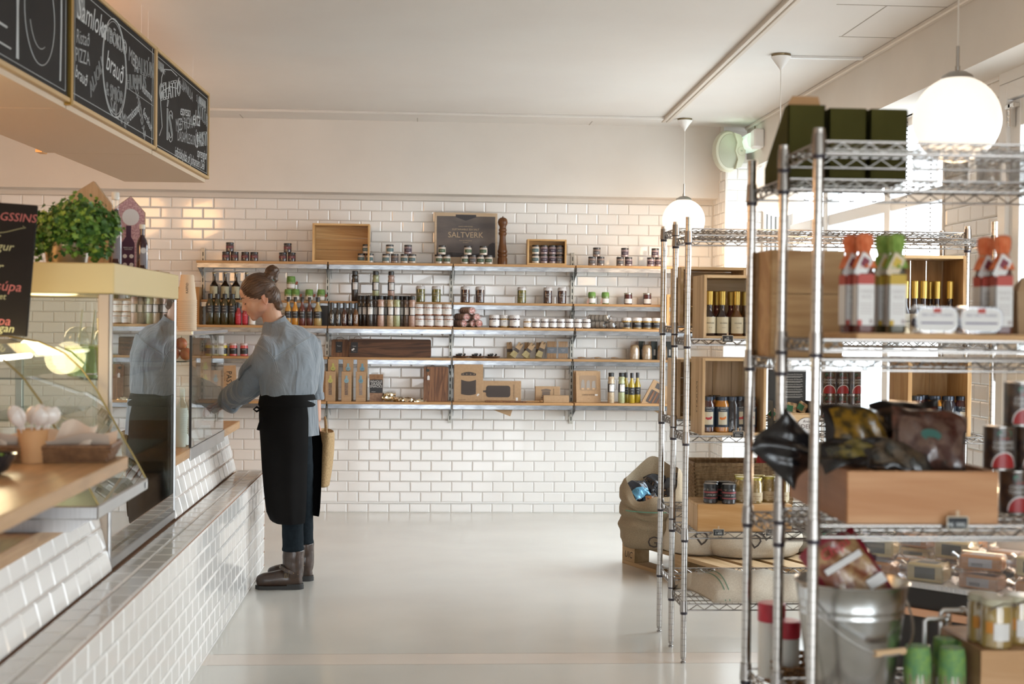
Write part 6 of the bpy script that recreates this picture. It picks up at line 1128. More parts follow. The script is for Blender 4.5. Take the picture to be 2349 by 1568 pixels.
for i, (px, yy) in enumerate(((1938, 6.08), (1966, 5.96), (2016, 5.96), (2000, 6.08))): place(bm, (PX(px, yy), yy, .9518), f'wide fruit jam jar with silver lid on the second rack, {["behind at left", "in front, berry print", "in front at right", "behind at right"][i]}', 'wide jam jars', rz=(.6, 0, -.4, .2)[i])
t = thing('orange_can', 'short orange can beside the wide jam jars on the second rack', 'can', (PX(2066, 6.0), 6.0, .9518)); b = B(); b.lathe([(.034, 0), (.034, .088)], 24); obj('body', b, speck('orange_can_print', (.50, .10, .02), (.62, .25, .02), 30, .35), t); b = B(); b.lathe([(.035, .087), (.035, .091)], 24); obj('rim', b, wire_m, t)
b = B(); b.rbox(0, .03, 0, .03, 0, .15, .002); o = obj('red_carton', b, mat('red_card', (.42, .05, .03), .5)); tag(o, 'narrow red carton standing behind the orange can', 'box'); o.location = (PX(2076, 6.25), 6.25, 1.0005)
# fourth level
zc = .5485; t = thing('display_riser', 'closed pine box used as a riser under the salt and mustard jars', 'box', (PX(1606, 5.88), 5.88, zc)); b = B(); b.rbox(0, .40, 0, .010, 0, .115, .001); obj('front_board', b, wood('riser_pine', (.66, .40, .19), (.52, .28, .10), 0, .7, .5, 9, 0), t); b = B(); b.rbox(0, .40, .01, .26, .105, .115, .001); obj('top_board', b, pine_h, t); b = B(); b.rbox(0, .010, .01, .26, 0, .105, .001); obj('side_board', b, pine_p, t); b = B(); b.rbox(.39, .40, .01, .26, 0, .105, .001); obj('side_board', b, pine_p, t)
lj = jar('lava_salt_jar', .030, .083, speck('black_salt', (.06, .055, .055), (.02, .02, .022), 260, .2), black_lid, .018, lab_k, (.28, .85), (-170, -10), text=[('LAVA SALT', .0095, .5)], tcol=wt)
b = B(); b.lathe([(.0306, .045), (.0306, .051)], 14, arc=(R(-170), R(-10)), cap=False); b.lathe([(.0306, .022), (.0306, .026)], 14, arc=(R(-170), R(-10)), cap=False); obj('red_stripe', b, mat('dusty_red', (.36, .08, .09), .5), lj)
for i, (px, dy) in enumerate(((1635, .05), (1637, .13), (1677, .03), (1668, .13), (1692, .10))): place(lj, (PX(px, 5.88+dy), 5.88+dy, zc+.1153), f'black lava salt jar on the pine riser, {["front left", "back left", "front right", "back middle", "back right"][i]}', 'lava salt jars')
mu = jar('grain_mustard_jar', .030, .108, speck('grain_mustard', (.36, .25, .09), (.24, .17, .06), 200, .15, coat=1), mat('yellow_lid', (.50, .42, .10), .25, .6), .010, mat('mustard_label', (.55, .46, .30), .6), (.12, .48), (-160, -20), neck=.85, text=[('Moutarde', .0085, .55), ('Dijon', .007, .25)], tcol=mat('brown_ink', (.22, .08, .02), .6))
for i, (px, dy) in enumerate(((1706, .08), (1703, .16), (1738, .05), (1745, .15), (1768, .10), (1799, .07), (1790, .16))): place(mu, (PX(px, 5.88+dy), 5.88+dy, zc+.1153), f'grain mustard jar with yellow lid on the riser, {ORD[i]}', 'grain mustard jars')
sea = vary(mat('seagrass', (.34, .22, .11), .8), (.20, .12, .055), (90, 90, 20), (.35, .6))
t = thing('wicker_basket', 'large rectangular seagrass basket on the second rack behind the riser', 'basket', (PX(1700, 6.33), 6.33, .598)); b = B(); b.box(-.20, .20, -.11, .11, 0, .005); weave_box(b, .42, .23, .20, rows=24, flare=1.06, r=.0056, n=96, amp=.004); obj('weave', b, sea, t); b = B(); b.tube([(x_*.21*1.07, y_*.115*1.07, .20) for x_, y_ in ((-1, -1), (1, -1), (1, 1), (-1, 1), (-1, -1))], .008, 8); obj('rim', b, sea, t)
packet('red_packet', 'bright red packet sticking up from the seagrass basket', PW(1746, 1100, 6.32), (R(-15), R(18), 0), .09, .13, (mat('red_foil', (.42, .008, .02), .3, coat=.4), mat('red_foil2', (.46, .01, .025), .3)), (.3, .7, .3, .7), .02)
for lab, px, py, L_ in (('slate price tag below the left crate of bottles', 1669, 785, ('edik', '850,-')), ('slate price tag below the crate, half hidden by a post', 1752, 786, ('ediksy', '850,-')), ('slate price tag below the printed wine crate', 1693, 1004, ('ST DALFOUR', '550,-')), ('slate price tag reading 1.400 on the riser box', 1648, 1229, ('LAVA SALT', '1.400')), ('slate price tag reading 450 partly behind a post', 1768, 1229, ('sinnep', '450,-')), ('slate price tag hanging below the near rack shelf', 1990, 1229, ('', '1.100'))):
    x, yy, z = PW(px, py, 5.862); price(lab, x, 5.862, z, L_, 0, 1.0)
# bottom level: folded burlap
burl = vary(mat('burlap', (.60, .54, .44), .9), (.50, .43, .34), (220, 220, 220), (.35, .65), 2, .4)
t = thing('folded_sack', 'folded pale burlap sack with green stripes on the bottom shelf', 'sack', (PX(1745, 6.02), 6.05, .2485))
def cloth(u, v):
    x_ = -.29+.60*u; y_ = -.15+.30*v; e = .020+.105*math.sin(PI*min(1, v*1.15))**.7*(.55+.45*math.sin(PI*min(1, u*1.3)))+.012*math.sin(8*u+3*v)+.006*math.sin(23*u-9*v); sh = -.10*(v-.2)
    return Vector((x_+(.09*(1-u))*(.5-v)*1.6, y_, max(.004, e*(0 if v < .02 else 1)*(1 if u > .03 else .3))))
b = B(); sheet(b, cloth, 60, 40); sheet(b, lambda u, v: cloth(u, v)-Vector((0, 0, .006)), 60, 40); o = obj('burlap', b, burl, t, ang=80)
gsm = mat('green_stripe', (.14, .27, .19), .9)
b = B()
for u0 in (.10, .135): sheet(b, lambda u, v: cloth(u0+.008*u, v)+Vector((0, 0, .0015)), 2, 30)
obj('stripes', b, gsm, t, ang=80)
b = B(); sheet(b, lambda u, v: cloth(.24+.10*u, .62+.12*v)+Vector((0, -.001, .002)), 8, 6); sheet(b, lambda u, v: cloth(.36+.05*u, .62+.10*v)+Vector((0, -.001, .002)), 8, 6); obj('green_print', b, gsm, t, ang=80)
b = B(); 
for u0 in (.50, .57): sheet(b, lambda u, v: cloth(u0+.045*u, .66+.07*v)+Vector((0, -.001, .002)), 6, 5)
obj('red_print', b, mat('red_print_ink', (.45, .06, .06), .9), t, ang=80)
# ================================================================ pallet and sacks on the floor
pal = thing('wooden_pallet', 'low wooden pallet with stamped block under the burlap sacks', 'pallet', (1.204, 8.34, 0)); pal.rotation_euler = (0, 0, math.atan2(-.434, .168))
pw_ = wood('pallet_wood', (.46, .32, .18), (.36, .24, .12), 0, .6, .7, 10); L_, W_ = 1.2, .8
for i, yy in enumerate((0, .35, .70)):
    for j, xx in enumerate((0, .53, 1.055)): b = B(); b.rbox(xx, xx+.145, yy, yy+.10, .022, .10, .002); obj('block', b, pw_, pal)
    b = B(); b.rbox(0, L_, yy, yy+.10, 0, .022, .001); obj('bottom_board', b, pw_, pal)
for xx in (0, .53, 1.055): b = B(); b.rbox(xx, xx+.145, 0, W_, .10, .122, .001); obj('cross_board', b, pw_, pal)
for k in range(5): b = B(); b.rbox(0, L_, k*.168, k*.168+.125, .1225, .144, .001); obj('deck_board', b, pw_, pal)
b = B(); word(b, 'UIC', .055, .075, -.001, .06, shear=.2); obj('stamp', b, bk, pal, False)
def sack(lab, loc, rx, ry, h, m_, seed, rz=0, open_=False, lean=0, prints=()):
    t = thing('burlap_sack', lab, 'sack', loc, rz, 'burlap sacks on the pallet'); ph = random.Random(seed).uniform(0, 9); n = 56
    def ring_(f, r): return [Vector((rx*r*math.cos(a)*(1+.05*math.sin(3*a+ph+f*4)+.03*math.sin(7*a-f*9+ph)), ry*r*math.sin(a)*(1+.05*math.sin(2*a+ph)+.03*math.sin(6*a+f*7)), h*f+.018*math.sin(4*a+ph+f*6)*f+lean*f*f*h*(math.sin(a)+.35*math.cos(a)))) for a in [2*PI*i/n for i in range(n)]]
    prof = [(0, .80), (.03, .95), (.12, 1.03), (.25, 1.0), (.38, 1.04), (.48, .96), (.53, .93), (.58, 1.0), (.66, 1.02), (.72, .94), (.78, .99), (.90, .97), (1.0, .88)] if open_ else [(0, .8), (.05, .97), (.25, 1.05), (.5, 1.0), (.75, .82), (.92, .5), (1, .08)]
    b = B(); rings = []
    for (f0, r0), (f1, r1) in zip(prof, prof[1:]):
        for k in range(3): q = k/3; rings.append(ring_(f0+(f1-f0)*q, r0+(r1-r0)*(q*q*(3-2*q))))
    rings.append(ring_(*prof[-1]))
    if open_: rings += [[p+Vector((0, 0, .012)) - Vector((p.x*.06, p.y*.06, 0)) for p in ring_(1.0, .84)], [p-Vector((0, 0, .03)) for p in ring_(1.0, .78)], [p-Vector((0, 0, .12)) for p in ring_(1.0, .78)]]
    b.loft(rings, cap=True); obj('burlap', b, m_, t, ang=80); return t, rings
bur_d = vary(mat('brown_burlap', (.30, .235, .155), .92), (.23, .175, .11), (240, 240, 240), (.35, .65), 2, .5)
zp = .1445
t, _ = sack('brown burlap sack with rolled rim full of crisp packets', (PX(1503, 8.05), 8.05, zp), .185, .19, .37, bur_d, 3, open_=True, lean=.27)
b = B(); word(b, 'GA', .09, 0, 0, .05); b.v = [Vector((.197*math.sin(v.x/.197), -.197*math.cos(v.x/.197), v.z)) for v in b.v]; obj('print', b, prt, t, False)
b = B(); b.lathe([(.199, .215), (.199, .222)], 20, arc=(R(-150), R(-60)), cap=False); obj('green_line', b, gsm, t)
dk2 = mat('navy_foil', (.012, .016, .026), .2, .3, coat=.6); chips = speck('tortilla_print', (.50, .19, .03), (.02, .015, .02), 26, .3); bl = mat('sky_foil', (.10, .28, .42), .25, .3)
for i, (px, py, yy, rx_, ry_, rz_, m2, lab) in enumerate(((1500, 1165, 7.97, -55, 12, 5, chips, 'dark crisp packet with orange tortilla print in the brown sack'), (1478, 1150, 8.03, -28, -14, 20, bl, 'dark crisp packet with white lettering at the sack\'s left'), (1532, 1148, 8.02, -30, 25, -15, dk2, 'dark blue crisp packet leaning right in the brown sack'), (1556, 1140, 8.06, -15, 12, -20, bl, 'pale blue crisp packet at the right of the sack mouth'), (1508, 1138, 8.10, -25, -5, 0, dk2, 'black crisp packet at the back of the sack mouth'), (1525, 1165, 7.99, -60, -20, 15, dk2, 'black crisp packet lying in the middle of the sack'))):
    packet('crisp_packet', lab, PW(px, py, yy), (R(rx_), R(ry_), R(rz_)), .13, .13, (dk2, m2), (.1, .9, .12, .6), .025, 8)
for lab, px, yy, rx, ry, h, m_, sd in (('pale burlap sack slumped beside the brown one on the pallet', 1612, 7.85, .20, .17, .30, burl, 5), ('wide pale burlap sack lying in the middle of the pallet', 1730, 7.75, .26, .18, .26, burl, 6), ('grey burlap sack behind the rack\'s centre on the pallet', 1860, 7.95, .22, .18, .27, vary(mat('grey_burlap', (.36, .32, .26), .9), (.28, .25, .2), (220, 220, 220)), 8)):
    t, _ = sack(lab, (PX(px, yy), yy, zp), rx, ry, h, m_, sd)
    b = B(); word(b, 'DE', .10, .0, 0, .12, rot=R(35)); word(b, 'CAFE', .07, .06, 0, .19, rot=R(35)); b.v = [Vector(((rx+.012)*math.sin(v.x/rx), -(ry+.014)*math.cos(v.x/rx), v.z)) for v in b.v]; obj('print', b, prt if sd != 8 else gsm, t, False)
# ================================================================ low chiller with cheeses, right
a = Vector((1.41, 4.70, 0)); dv = (Vector((1.849, 4.228, 0))-a).normalized(); nv = Vector((-dv.y, dv.x, 0)); MC = Matrix((dv, nv, (0, 0, 1))).transposed().to_4x4(); MC.translation = a
ch = thing('cheese_chiller', 'low open chiller of wrapped cheeses behind the near rack', 'chiller'); ch.matrix_world = MC
dk3 = mat('chiller_black', (.018, .017, .017), .45); L_ = 1.10
b = B(); b.rbox(0, L_, 0, .48, .05, .575, .004); obj('body', b, dk3, ch)
b = B(); b.rbox(0, L_, -.018, -.002, .485, .512, .003); obj('front_bar', b, mat('copper_bar', (.72, .40, .25), .25, 1), ch)
for x in (.12, .40, .72): b = B(); b.rbox(x, x+.006, -.020, 0, .48, .516, .001); obj('bar_clip', b, black, ch)
b = B(); b.box(0, L_, -.004, 0, .59, .80); obj('front_glass', b, thin_glass('chiller_glass', (.95, .96, .96), 0, 1.0), ch, False); b = B(); b.rbox(-.004, .004, -.006, .48, .575, .80, .001); o = obj('end_glass', b, MATS['chiller_glass'], ch, False)
b = B(); b.tube([(0, 0, .575), (0, 0, .80)], .004, 6); b.tube([(0, 0, .80), (L_, 0, .80)], .002, 5); obj('edge_seal', b, black, ch)
b = B(); b.rbox(0, L_, -.003, .01, .575, .592, .001); 
for k in range(90): b.box(.01+k*.015, .018+k*.015, -.006, -.002, .577, .59)
obj('front_grille', b, mat('grille_white', (.70, .72, .74), .35), ch)
b = B(); b.rbox(.0, L_, .01, .47, .575, .585, .001); obj('tray', b, white_p, ch)
b = B(); b.tube([(.05, .46, .86), (L_, .46, .86)], .010, 10); obj('light_tube', b, mat('warm_tube', (1, 1, 1), .3, emit=(1, .72, .45), es=5), ch); b = B(); b.box(0, L_, .475, .49, .575, .90); obj('back_panel', b, mat('chiller_back', (.5, .5, .5), .5), ch, False)
lamp('chiller_light', tuple(MC @ Vector((.6, .35, .92))), 2.2, (1, .80, .62), .12)
wrap_m = thin_glass('cling_wrap', (.94, .93, .95), .12, 3.0); rn = random.Random(21)
for nm, c1 in (('orange', (.62, .28, .10)), ('cream', (.64, .52, .28)), ('peach', (.62, .36, .22))): mat('cheese_'+nm, c1, .35, coat=.4)
def cheese(nm, w_, d_, h_, dark):
    t = thing('cheese_pack', '', 'cheese'); b = B(); b.rbox(-w_/2, w_/2, -d_/2, d_/2, 0, h_, .006); obj('cheese', b, MATS['cheese_'+nm], t)
    b = B(); n = 14
    b.loft([[Vector((x_, d_/2*s_*math.cos(a_)*1.15+rn.uniform(-.003, .003), h_/2+h_/2*s_*1.25*math.sin(a_)+rn.uniform(-.002, .002))) for a_ in [2*PI*i/n for i in range(n)]] for x_, s_ in ((-w_/2-.03, .9), (-w_/2-.012, .5), (-w_/2, 1.05), (w_/2, 1.05), (w_/2+.012, .45), (w_/2+.035, .9))], cap=False); obj('cling_wrap', b, wrap_m, t, ang=15)
    b = B(); b.rbox(-w_*.28, w_*.28, -d_*.3, d_*.3, h_, h_+.001, .0003); b.box(-w_*.28, w_*.28, -d_/2-.0015, -d_/2, h_*.2, h_*.8); o = obj('label', b, mat('cheese_label_dark', (.05, .055, .06), .5) if dark else mat('cheese_label', (.56, .53, .55), .5), t, False)
    if not dark:
        b = B(); 
        for k in range(9): b.box(-w_*.2+k*w_*.03, -w_*.19+k*w_*.03, -d_/2-.0022, -d_/2-.0015, h_*.25, h_*.5)
        obj('bar_code', b, bk, o, False)
    return t
CH = [cheese('orange', .13, .07, .045, False), cheese('cream', .12, .08, .06, True), cheese('peach', .13, .075, .045, False)]
k = 0
for r_ in range(3):
    for c_ in range(6):
        for lay in (0, 1):
            if lay and (r_+c_) % 3 == 1: continue
            k += 1; kind = (r_*2+c_+lay) % 3; loc = MC @ Vector((.10+c_*.185+.03*(r_ % 2), .09+r_*.135, .5865+lay*.062+r_*.0)); 
            place(CH[kind], loc, f'{("orange", "cream", "peach")[kind]} cheese in cling wrap in the chiller, {("front", "middle", "back")[r_]} row, {ORD[c_]} column, {"upper" if lay else "lower"}', 'wrapped cheeses in the chiller', rz=R(-38+rn.uniform(-14, 14)))
# ================================================================ the woman at the counter
person = thing('person', 'woman with hair bun, denim-grey shirt, black apron and brown boots, reaching over the counter', 'person')
skin = mat('skin', (.56, .33, .22), .5, spec=.35, sss=.12); vary(skin, (.60, .30, .21), (14, 14, 14), (.4, .7), 3)
HO = Vector((-.872, 7.72, 1.548)); TT = R(25); HY = R(4)
hf = Vector((-math.cos(TT), 0, -math.sin(TT))); hu = Vector((-math.sin(TT), 0, math.cos(TT))); hs = Vector((0, -1, 0))
rotz = Matrix.Rotation(-HY, 3, 'Z'); hf, hu, hs = rotz @ hf, rotz @ hu, rotz @ hs
def H(f, s, u): return HO + hf*f + hs*s + hu*u
HM = Matrix((hf, hs, hu)).transposed().to_4x4(); HM.translation = HO
b = B()
def ell(b, f, s, u, rf, rs, ru, n=12, tilt=0):
    old = b.M; b.M = HM @ Matrix.Translation((f, s, u)) @ Matrix.Rotation(tilt, 4, 'Y') @ Matrix.Diagonal((rf, rs, ru, 1)); b.ball((0, 0, 0), 1, n); b.M = old
ell(b, 0, 0, .02, .092, .074, .088, 16); ell(b, .028, 0, -.045, .062, .058, .068, 14); ell(b, .050, 0, -.084, .034, .032, .028); ell(b, .070, 0, -.103, .019, .021, .017)
ell(b, .064, 0, .040, .026, .052, .030); ell(b, .077, 0, .012, .012, .040, .009)                   # forehead, brow
for s in (-1, 1): ell(b, .044, s*.030, -.040, .036, .029, .036); ell(b, .006, s*.044, -.066, .036, .019, .030); ell(b, .068, s*.031, -.012, .012, .014, .0105)
old = b.M; b.M = HM; b.tube([(.082, 0, .008), (.094, 0, -.014), (.106, 0, -.036), (.108, 0, -.044)], [.0075, .0085, .0105, .0095], 10); b.M = old
for s in (-1, 1): ell(b, .094, s*.010, -.045, .010, .0065, .0065)
ell(b, .083, 0, -.062, .012, .020, .010); ell(b, .091, 0, -.0685, .0085, .019, .0048); ell(b, .088, 0, -.0790, .0085, .017, .0052); ell(b, .080, 0, -.095, .010, .016, .008)
for s in (-1, 1):
    old = b.M; b.M = HM @ Matrix.Translation((-.034, s*.067, -.043)) @ Matrix.Rotation(s*R(14), 4, 'Z') @ Matrix.Rotation(R(-10), 4, 'Y')
    b.tube([(.015*math.cos(a)*(1 if math.sin(a) > 0 else .8), 0, .026*math.sin(a)) for a in [R(-200+24*k) for k in range(14)]], .0042, 7); b.ball((.0, -s*.004, 0), .0145, 8, sc=(.95, .25, 1.6)); b.ball((.004, s*.001, -.024), .0075, 6, sc=(1, .6, 1.1)); b.M = old
NB = Vector((-.778, 7.735, 1.393))
b.tube([H(-.022, 0, -.02), H(-.028, 0, -.075), NB+Vector((-.015, 0, .012)), NB+Vector((.01, 0, -.06))], [.055, .052, .054, .056], 18)
sh_n = Vector((-.80, 7.605, 1.275)); sh_f = Vector((-.60, 7.865, 1.305)); hip = Vector((-.695, 7.67, .90))
b.tube([sh_n, (sh_n+sh_f)/2+Vector((0, 0, .015)), sh_f], [.036, .052, .036], 16); b.tube([NB+Vector((.02, 0, -.06)), (-.70, 7.73, 1.2), (-.70, 7.70, 1.05), hip], [.055, .10, .095, .13], 18)
elb_n = Vector((-.93, 7.77, 1.055)); wr_n = Vector((-1.090, 8.02, .945)); elb_f = Vector((-.592, 7.95, 1.06)); wr_f = Vector((-.572, 7.93, .855))
b.tube([sh_n, (sh_n+elb_n)/2, elb_n, elb_n.lerp(wr_n, .3), wr_n], [.046, .044, .040, .040, .026], 14); b.tube([sh_f, (sh_f+elb_f)/2, elb_f, elb_f.lerp(wr_f, .3), wr_f], [.050, .044, .038, .038, .026], 14)
for y0, dy, xh in ((7.56, 0, 0), (7.80, 0, .03)):
    b.tube([(-.69+xh*.2, 7.63 if xh == 0 else 7.73, .90), (-.675+xh, y0, .62), (-.672+xh, y0-.01, .48), (-.660+xh, y0-.02, .30), (-.655+xh, y0-.02, .12)], [.080, .060, .050, .048, .036], 14)
    b.tube([(-.655+xh, y0-.02, .055), (-.79+xh*.3, y0-.02, .045)], [.030, .024], 10)
def hand(b, wr, d, up, sd, L=.175, curl=.5, spread=.10):
    "wrist, pointing direction, back-of-hand normal, thumb side"
    d = d.normalized(); up = (up-d*up.dot(d)).normalized(); sd = (sd-d*sd.dot(d)-up*sd.dot(up)).normalized(); s = L/.175
    pc = wr+d*.05*s
    for k, o_ in enumerate((.028, .010, -.009, -.026)): b.tube([wr+d*.004+sd*o_*.5*s, wr+d*.05*s+sd*o_*.9*s, wr+d*.088*s+sd*o_*s], [.013*s, .0125*s, .0095*s], 9)
    for o_, ln, r_ in ((.029, .072, .0080), (.010, .080, .0083), (-.009, .075, .0080), (-.027, .060, .0070)):
        p = wr+d*.088*s+sd*o_*s; dd = (d+sd*o_*spread*20*.1).normalized(); pts = [p]; a = .12
        for seg, f in enumerate((.45, .31, .24)): a += curl*(.45, .6, .45)[seg]; p = p+(dd*math.cos(a)-up*math.sin(a))*ln*f*s; pts.append(p)
        b.tube(pts, [r_*1.08*s, r_*s, r_*.92*s, r_*.78*s], 9); b.ball(pts[-1], r_*.78*s, 5)
    p0 = wr+d*.022*s+sd*.020*s; p1 = p0+(d*.6+sd*.75-up*.25).normalized()*.034*s; p2 = p1+(d*.85+sd*.35-up*.35).normalized()*.030*s; p3 = p2+(d*.95+sd*.05-up*.4).normalized()*.024*s
    b.tube([p0, p1, p2, p3], [.0135*s, .0105*s, .0092*s, .0075*s], 9); b.ball(p3, .0075*s, 5)
hand(b, wr_n, Vector((-.80, .45, -.22)), Vector((-.1, .1, 1)), Vector((.5, .85, 0)), curl=.55)
hand(b, wr_f, Vector((.28, .0, -1)), Vector((.95, .0, .25)), Vector((-.1, -1, 0)), curl=1.35)
body = obj('body', remesh(b, .0046, 4, 'body', .45), skin, person, ang=180)
# brows, lashes, lips
hair_d = mat('brow_brown', (.10, .05, .028), .6)
b = B(); b.M = HM
for s in (-1, 1):
    b.tube([(.0905, s*.014, .014), (.087, s*.026, .0185), (.078, s*.040, .017), (.067, s*.050, .011)], [.0022, .003, .0026, .0012], 6)
obj('eyebrow', b, hair_d, body)
b = B(); b.M = HM
for s in (-1, 1): b.tube([(.0810, s*.019, -.0165), (.0825, s*.028, -.0195), (.0785, s*.037, -.019), (.072, s*.0445, -.0150)], [.0012, .0019, .0020, .0012], 6)
obj('eyelashes', b, mat('lash_dark', (.03, .016, .012), .6), body)
b = B()
ell(b, .0925, 0, -.0690, .0082, .0175, .0040); ell(b, .0895, 0, -.0783, .0082, .0158, .0045); obj('lips', b, mat('lip_rose', (.46, .17, .13), .4, sss=.05), body, ang=180)
# hair
hair_m = vary(mat('brown_hair', (.050, .026, .015), .42, spec=.4), (.115, .064, .036), (26, 120, 26), (.35, .68), 6, .6, dist=.004)
b = B(); ell(b, -.012, 0, .030, .097, .083, .087, 18); ell(b, -.052, 0, -.026, .060, .066, .064, 12);  ell(b, -.070, 0, -.062, .032, .046, .036); ell(b, -.074, 0, -.092, .026, .044, .034)
hm = remesh(b, .004, 5, 'hair')
HMI = HM.inverted()
def f_hair(c, n_): p = HMI @ c; a = math.atan2(p.y, p.z-.02+.001); return c+n_*(.0009*math.sin(a*34+3*noise.noise(p*30))+.0006*math.sin(a*71))
displace(hm, f_hair)
hair = obj('hair', hm, hair_m, person, ang=180)
b = B(); rn = random.Random(9); bc = Vector((-.800, 7.725, 1.672))
b.ball(bc, .036, 12, sc=(.95, .9, 1.05))
for k in range(7):
    a0 = rn.uniform(0, 6); rr = .030; tl = Vector((rn.uniform(-1, 1), rn.uniform(-1, 1), rn.uniform(-1, 1))).normalized(); u = tl.orthogonal().normalized(); w2 = tl.cross(u)
    b.tube([bc+(u*math.cos(a0+t*.45)+w2*math.sin(a0+t*.45))*rr for t in range(11)], [.006]+[.011]*9+[.006], 8)
for o_, r_ in (((-.852, 7.72, 1.647), .027), ((-.825, 7.70, 1.640), .030), ((-.80, 7.74, 1.635), .030), ((-.873, 7.72, 1.640), .018)): b.ball(o_, r_, 9, sc=(1.1, 1, .75))
bm_ = remesh(b, .0045, 4, 'bun')
displace(bm_, lambda c, n_: c+n_*(.0016*math.sin(noise.noise(c*18)*40)))
obj('bun', bm_, hair_m, hair, ang=180)
b = B(); ax = Vector((.55, 0, .85)).normalized(); b.tube([p for p in b.ring(bc+Vector((-.020, 0, -.026)), .037, 22, ax)]+[b.ring(bc+Vector((-.020, 0, -.026)), .037, 22, ax)[0]], .0028, 6); obj('hair_tie', b, mat('teal_elastic', (.02, .20, .17), .5), hair)
b = B()
for k in range(12):
    p = H(-.075+rn.uniform(-.02, .03), rn.uniform(-.05, .062), -.085+rn.uniform(-.015, .02)); d = Vector((rn.uniform(-.02, .03), rn.uniform(-.02, .01), -rn.uniform(.015, .05))); b.tube([p, p+d*.5+Vector((rn.uniform(-.008, .008), 0, 0)), p+d], .0003, 4)
for k in range(16):
    p = Vector((rn.uniform(-.88, -.78), 7.70+rn.uniform(-.03, .03), rn.uniform(1.635, 1.66))); b.tube([p, p+Vector((rn.uniform(-.02, .01), 0, rn.uniform(.008, .022)))], .0003, 4)
obj('loose_strands', b, hair_d, hair)
# shirt
denim = mat('chambray', (.175, .198, .228), .85, spec=.25, sheen=.3); vary(denim, (.225, .258, .285), (500, 500, 500), (.3, .7), 3)
n_, l_, b_ = nt(denim); t_ = n_.new('ShaderNodeTexCoord'); mp_ = n_.new('ShaderNodeMapping'); mp_.inputs['Scale'].default_value = (9, 9, 3.2); x_ = n_.new('ShaderNodeTexNoise'); x_.inputs['Scale'].default_value = 1; x_.inputs['Detail'].default_value = 3; x_.inputs['Distortion'].default_value = 1.2
l_.new(t_.outputs['Object'], mp_.inputs[0]); l_.new(mp_.outputs[0], x_.inputs['Vector']); bp_ = n_.new('ShaderNodeBump'); bp_.inputs['Strength'].default_value = .85; bp_.inputs['Distance'].default_value = .03; l_.new(x_.outputs['Fac'], bp_.inputs['Height']); l_.new(bp_.outputs[0], b_.inputs['Normal'])
def tor(c, z, hw, hd, a, n=40, sag=0):
    ca, sa = math.cos(R(a)), math.sin(R(a)); left = Vector((-sa, -ca, 0)); fwd = Vector((-ca, sa, 0))
    return [Vector((c[0], c[1], z)) + left*hw*math.cos(t)*(1) + fwd*hd*math.sin(t) + Vector((0, 0, sag*math.cos(t))) for t in [2*PI*i/n for i in range(n)]]
b = B()
b.loft([tor((-.776, 7.735), 1.402, .060, .058, 35), tor((-.768, 7.735), 1.384, .078, .068, 41, sag=-.01), tor((-.742, 7.735), 1.352, .125, .090, 41, sag=-.022), tor((-.715, 7.735), 1.30, .172, .108, 41, sag=-.03), tor((-.700, 7.735), 1.22, .185, .122, 41, sag=-.015), tor((-.698, 7.73), 1.12, .182, .128, 38), tor((-.700, 7.715), 1.05, .176, .130, 32), tor((-.706, 7.70), 1.01, .160, .126, 28), tor((-.708, 7.69), .985, .142, .118, 25)])
b.tube([sh_n+Vector((.055, .03, -.002)), sh_n+Vector((.012, .005, -.004)), sh_n.lerp(elb_n, .35)+Vector((.01, 0, -.005)), sh_n.lerp(elb_n, .75), elb_n+Vector((.005, 0, -.008)), elb_n.lerp(wr_n, .38), elb_n.lerp(wr_n, .66)], [.055, .076, .080, .073, .068, .062, .060], 20)
b.tube([sh_f+Vector((-.01, -.01, -.01)), sh_f.lerp(elb_f, .5), elb_f+Vector((0, 0, .0)), elb_f.lerp(wr_f, .28)], [.066, .062, .054, .050], 18)
sm = remesh(b, .0062, 14, 'shirt')
def f_shirt(p, n_):
    q = Vector((p.x*10, p.y*10, p.z*3.5)); w1 = noise.noise(q+Vector((3, 1, 0))); w2 = noise.noise(Vector((p.x*22+p.z*6, p.y*22, p.z*9)))
    arm = max(0, min(1, (1.24-p.z)*2)) if p.x < -.84 else 0
    w3 = math.sin((p.x*.6+p.y*.5-p.z)*62+4*w1)*(.55 if arm else .25)
    low = max(0, 1-abs(p.z-1.04)/.07)
    return p+n_*(.017*(1-abs(w1)*2.2)*.6+.0045*w2+.0034*w3+.005*low*(.4+w1))
displace(sm, f_shirt)
shirt = obj('shirt', sm, denim, person, ang=180)
def on_shirt(o_, pts, push=.002):
    out = []
    for p in pts:
        p = Vector(p); hit, loc, nn, _ = o_.ray_cast(p+Vector((p.x*.05, -1.2, 0)), Vector((0, 1, 0)))
        out.append(loc+nn*push if hit else p)
    return out
bpy.context.view_layer.update()
def pxs(l, Y): return [tuple(P(x, y, Y=Y)) for x, y in l]
stm = mat('pale_stitch', (.34, .36, .37), .8)
def cast_cam(o_, px, py, push=.0015):
    o0 = Vector((0, 0, CAM_H)); d = (P(px, py, Y=7.0)-o0).normalized(); hit, loc, nn, _ = o_.ray_cast(o0, d); return loc+nn*push if hit else None
def seam(path, nm, par, m_, r=.0013, n=16):
    pts = []
    for (x0_, y0_), (x1_, y1_) in zip(path, path[1:]):
        for k in range(n):
            q = cast_cam(par, x0_+(x1_-x0_)*k/n, y0_+(y1_-y0_)*k/n)
            if q: pts.append(q)
    if len(pts) > 2: b = B(); b.tube(pts, r, 4); obj(nm, b, m_, par)
for o_ in (0, 3): seam([(627, 818+o_), (650, 806+o_), (680, 789+o_), (705, 774+o_), (724, 765+o_)], 'yoke_stitching', shirt, stm, .0011)
for o_ in (0, 4): seam([(585+o_, 789), (600+o_, 796), (615+o_, 808), (626+o_, 822), (632+o_, 840), (635+o_, 855)], 'armhole_stitching', shirt, stm, .0011)
